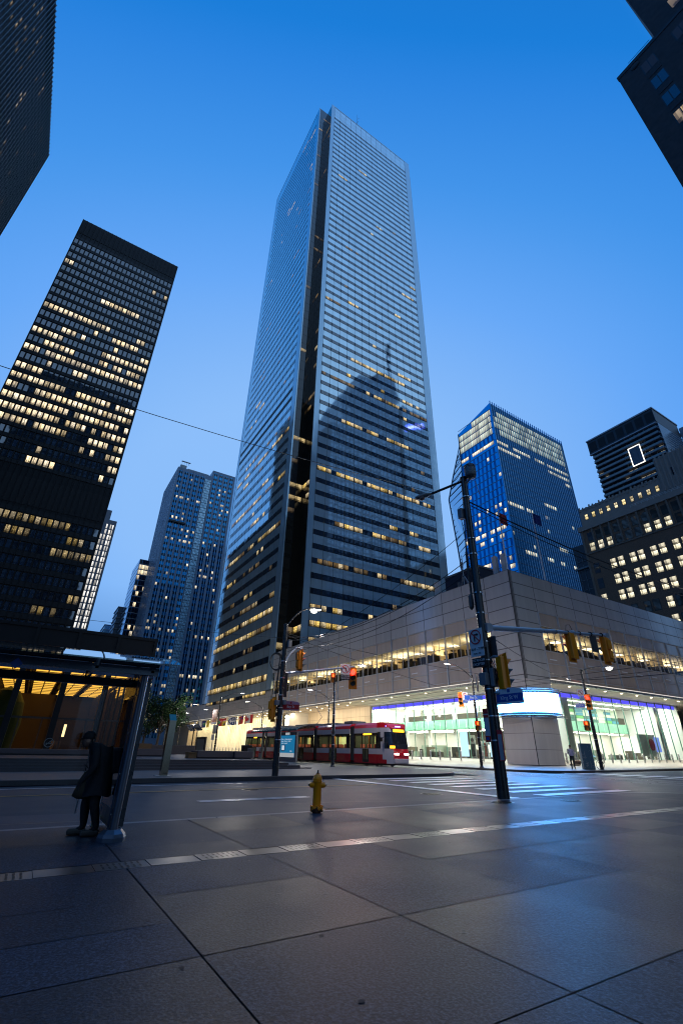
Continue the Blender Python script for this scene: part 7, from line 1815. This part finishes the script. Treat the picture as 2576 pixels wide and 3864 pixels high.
b = MB(); b.cyl(s1-u_.cross(Zv)*.1, s1+u_.cross(Zv)*.1, .01, n=6); b.lathe([(.09, -.003), (.09, .003)], s1, 16, axis=u_.cross(Zv)); b.build('crank', grey, bk)
t = thing('bundle', 'heap of brown clothes and blankets beside the bank pier', 'bundle', (-33, 50.4, gnd(50))); b = MB()
for k in range(9):
    c0 = V((-32.9+rnd.uniform(-.3, .3), 49.6+.25*k, gnd(50)+.25+rnd.uniform(-.05, .12))); b.lathe([(.001, -.16), (.2, -.12), (.3, 0), (.2, .12), (.001, .16)], c0, 10, axis=(rnd.uniform(-1, 1), rnd.uniform(-1, 1), 1))
b.build('blankets', mat('blanket_brown', (.12, .07, .05), .9, var=.6, vscale=4, bump=.4, bscale=12), t, smooth=True); b = MB(); b.box(-33.2, -32.5, 48.8, 49.5, gnd(49), gnd(49)+.18); b.build('flattened_box', mat('cardboard', (.3, .24, .17), .8), t, bevel=.03)

# flags under the canopy
def flag(x0, x1, z0, z1, label, build):
    t = thing('flag', label, 'flag', (x1, 42, z1), 'flags hanging before the fins'); t_y = 42
    def wq(u, v): x = x1+(x0-x1)*u; return (x, 42+.22*sin(u*8+x), z0+(z1-z0)*v-.12*u)
    def cell(b, u0, u1, v0, v1, m, n=8, off=0):
        for i in range(n):
            a, c = u0+(u1-u0)*i/n, u0+(u1-u0)*(i+1)/n; P = [wq(a, v0), wq(c, v0), wq(c, v1), wq(a, v1)]; b.face([(p[0], p[1]-off, p[2]) for p in P], m)
    b = MB(); mats_ = build(b, cell, wq); b.build('cloth', mats_, t)
    b = MB(); b.cyl((x1+.1, 42, z1+.15), (x0-.1, 42, z1+.1), .05); b.cyl((x1+.1, 42, z1+.15), (x1+.1, 44, z1+.4), .05); b.build('staff', steel, t)
fR = mat('flag_bright_red', (.55, .02, .02), .8); fW = mat('flag_white', (.70, .68, .62), .8); fB = mat('flag_blue', (.02, .04, .16), .8); fY = mat('flag_yellow', (.70, .48, .03), .8); fG = mat('flag_green', (.05, .25, .08), .8)
def canada(b, cell, wq):
    cell(b, 0, .25, 0, 1, 0, 3); cell(b, .25, .75, 0, 1, 1, 6); cell(b, .75, 1, 0, 1, 0, 3)
    leaf = [(0, .42), (.06, .25), (.12, .28), (.10, .12), (.22, .18), (.24, .10), (.34, .08), (.28, -.04), (.34, -.08), (.16, -.20), (.18, -.27), (.02, -.25), (.02, -.42)]
    pts = leaf+[(-x, y) for x, y in leaf[::-1][:-1]]
    q = [wq(.5+x*.62, .5+y*.85) for x, y in pts]; b.face([(p[0], p[1]-.25, p[2]) for p in q][::-1], 0); return [fR, fW]
def ontario(b, cell, wq):
    cell(b, 0, 1, 0, 1, 0); cell(b, .02, .4, .55, .98, 1, 3, .03); cell(b, .18, .24, .55, .98, 0, 1, .05); cell(b, .02, .4, .73, .80, 0, 3, .05); cell(b, .52, .74, .2, .68, 2, 2, .04); cell(b, .52, .74, .56, .74, 3, 2, .05); return [fR, fB, fG, fW]
def quebec(b, cell, wq): cell(b, 0, 1, 0, 1, 0); cell(b, .42, .58, 0, 1, 1, 2, .03); cell(b, 0, 1, .42, .58, 1, 8, .03); [cell(b, u, u+.09, v, v+.2, 1, 1, .04) for u in (.16, .74) for v in (.14, .68)]; return [fB, fW]
def scotia(b, cell, wq):
    cell(b, 0, 1, 0, 1, 0)
    for s_ in (0, 1):
        for i in range(8):
            a, c = i/8, (i+1)/8; f = (lambda u: u) if s_ else (lambda u: 1-u)
            b.face([(p[0], p[1]-.04, p[2]) for p in (wq(a, max(0, f(a)-.08)), wq(c, max(0, f(c)-.08)), wq(c, min(1, f(c)+.08)), wq(a, min(1, f(a)+.08)))], 1)
    return [fW, fB]
def brunswick(b, cell, wq): cell(b, 0, 1, 0, .62, 0); cell(b, 0, 1, .62, 1, 1); cell(b, .2, .8, .15, .32, 2, 4, .03); return [fY, fR, fB]
def plainf(m1, m2):
    def f(b, cell, wq): cell(b, 0, 1, 0, .5, 0); cell(b, 0, 1, .5, 1, 1); cell(b, .35, .6, .3, .7, 2, 2, .03); return [m1, m2, fG]
    return f
FL = [(-108.6, -104.2, canada, 'red and white maple leaf flag, rightmost of the row'), (-113.2, -109.2, ontario, 'red flag with blue corner and green shield, second from the right'), (-117.0, -113.6, quebec, 'blue flag with a white cross'), (-120.4, -117.3, scotia, 'white flag with a blue diagonal cross'), (-124.2, -120.8, brunswick, 'yellow and red flag beside the banner'), (-127.0, -124.5, plainf(fR, fR), 'plain red flag right behind the black lamp pole'), (-137.4, -134.2, plainf(fY, fY), 'yellow flag left of the maroon banner'), (-141.0, -138.0, plainf(fB, fB), 'dark blue flag left of the yellow one'), (-145.4, -142.6, plainf(fW, fW), 'white flag, second from the left of the row'), (-149.4, -146.6, plainf(fB, fW), 'leftmost flag of the row, blue and white')]
for x0, x1, fn, lb in FL: flag(x0, x1, 6.45, 8.2, lb, fn)

# ================================================================== TREES
leafM, lt = new_mat('leaf_green')
g = nd(lt, 'ShaderNodeNewGeometry'); c1 = mixc(lt, g.outputs['Random Per Island'], (.010, .032, .012), (.035, .08, .02))
pb2 = nd(lt, 'ShaderNodeBsdfPrincipled'); lt.links.new(c1, pb2.inputs['Base Color']); pb2.inputs['Roughness'].default_value = .6; lt.links.new(pb2.outputs[0], lt.nodes['out'].inputs[0])
bark = mat('bark', (.05, .04, .03), .9, bump=.5, bscale=12)
def tree(x, y, z, h, w, n, lb, seed):
    r = random.Random(seed); t = thing('street_tree', lb, 'tree', (x, y, z), 'trees at the end of the plaza'); b = MB(); tips = []
    b.tube([(x, y, z-.1), (x+.1, y, z+h*.2), (x-.1, y+.1, z+h*.42)], .26, 9, r1=.17)
    for i in range(9):
        a = 2*pi*i/9+r.uniform(-.3, .3); e = V((x+cos(a)*w*r.uniform(.4, .85), y+sin(a)*w*r.uniform(.4, .85), z+h*r.uniform(.55, .92))); s0 = V((x-.05, y+.05, z+h*r.uniform(.25, .42)))
        mid = s0.lerp(e, .5)+V((0, 0, -.3)); b.tube([s0, mid, e], .11, 6, r1=.03); tips += [mid.lerp(e, .3), e]
        for k in range(3): e2 = mid+V((r.uniform(-1, 1), r.uniform(-1, 1), r.uniform(.2, 1)))*w*.4; b.tube([mid, e2], .05, 5, r1=.015); tips.append(e2)
    b.build('trunk', bark, t)
    b = MB(); cl = []
    for k in range(46): p = r.choice(tips)+V((r.gauss(0, .3), r.gauss(0, .3), r.gauss(0, .22)))*w*.5; cl.append((p, r.uniform(.5, 1.1)*w*.22))
    for k in range(n):
        c, s = r.choice(cl); d = V((r.gauss(0, 1), r.gauss(0, 1), r.gauss(0, .7))); p = c+d.normalized()*s*(r.random()**.45); l = r.uniform(.10, .2)
        a = V((r.gauss(0, 1), r.gauss(0, 1), r.gauss(0, .6))).normalized()*l; q = a.orthogonal().normalized()*l*.6; b.face([p-a, p+q, p+a, p-q])
    b.build('crown', leafM, t)
tree(-93, 20.2, gnd(20), 10.8, 5.4, 9000, 'large dark green tree between the pavilion and the ribbed tower', 1)
tree(-112, 21.5, gnd(20), 9.5, 5.0, 5000, 'smaller lit tree by the far lamp, left of the large one', 2)
tree(-140, 22, gnd(20), 9.5, 5.0, 3000, 'faint tree beyond the far lamp', 3)
tlamp = thing('street_lamp', 'bright warm lamp glowing in front of the dark tree', 'street lamp', (-96, 15.9, ZP))
b = MB(); b.cyl((-96, 15.9, ZP), (-96, 15.9, 7.2), .1); b.build('pole', poleM, tlamp); b = MB(); b.lathe([(.01, 0), (.22, .1), (.22, .3), (.01, .42)], (-96, 15.9, 7.1), 14); b.build('lamp_lens', emit('tree_lamp_glow', (1, .8, .45), 40), tlamp)
spot((-96, 15.9, 7.0), 1800, (1, .8, .5), tlamp, 170, .2)
# small shopfront block at the end of the street, seen under the trees
t = thing('low_building', 'low dim building with lit sign strip seen under the trees', 'building', (-190, 8, 0)); b = MB(); b.box(-215, -190, -10, 22, 0, 11); b.build('wall', mat('dim_stone', (.2, .17, .13), .7), t)
b = MB()
for k in range(9): b.box(-189.98, -189.9, -8+3.2*k, -5.8+3.2*k, 1.2, 4.2)
b.build('window', lit_mat('shop_light', (1, .78, .4), .8), t); b = MB(); b.box(-189.9, -189.7, 2, 17, 4.7, 5.2); b.build('sign_strip', emit('sign_strip_glow', (1, .7, .1), 1.6), t)
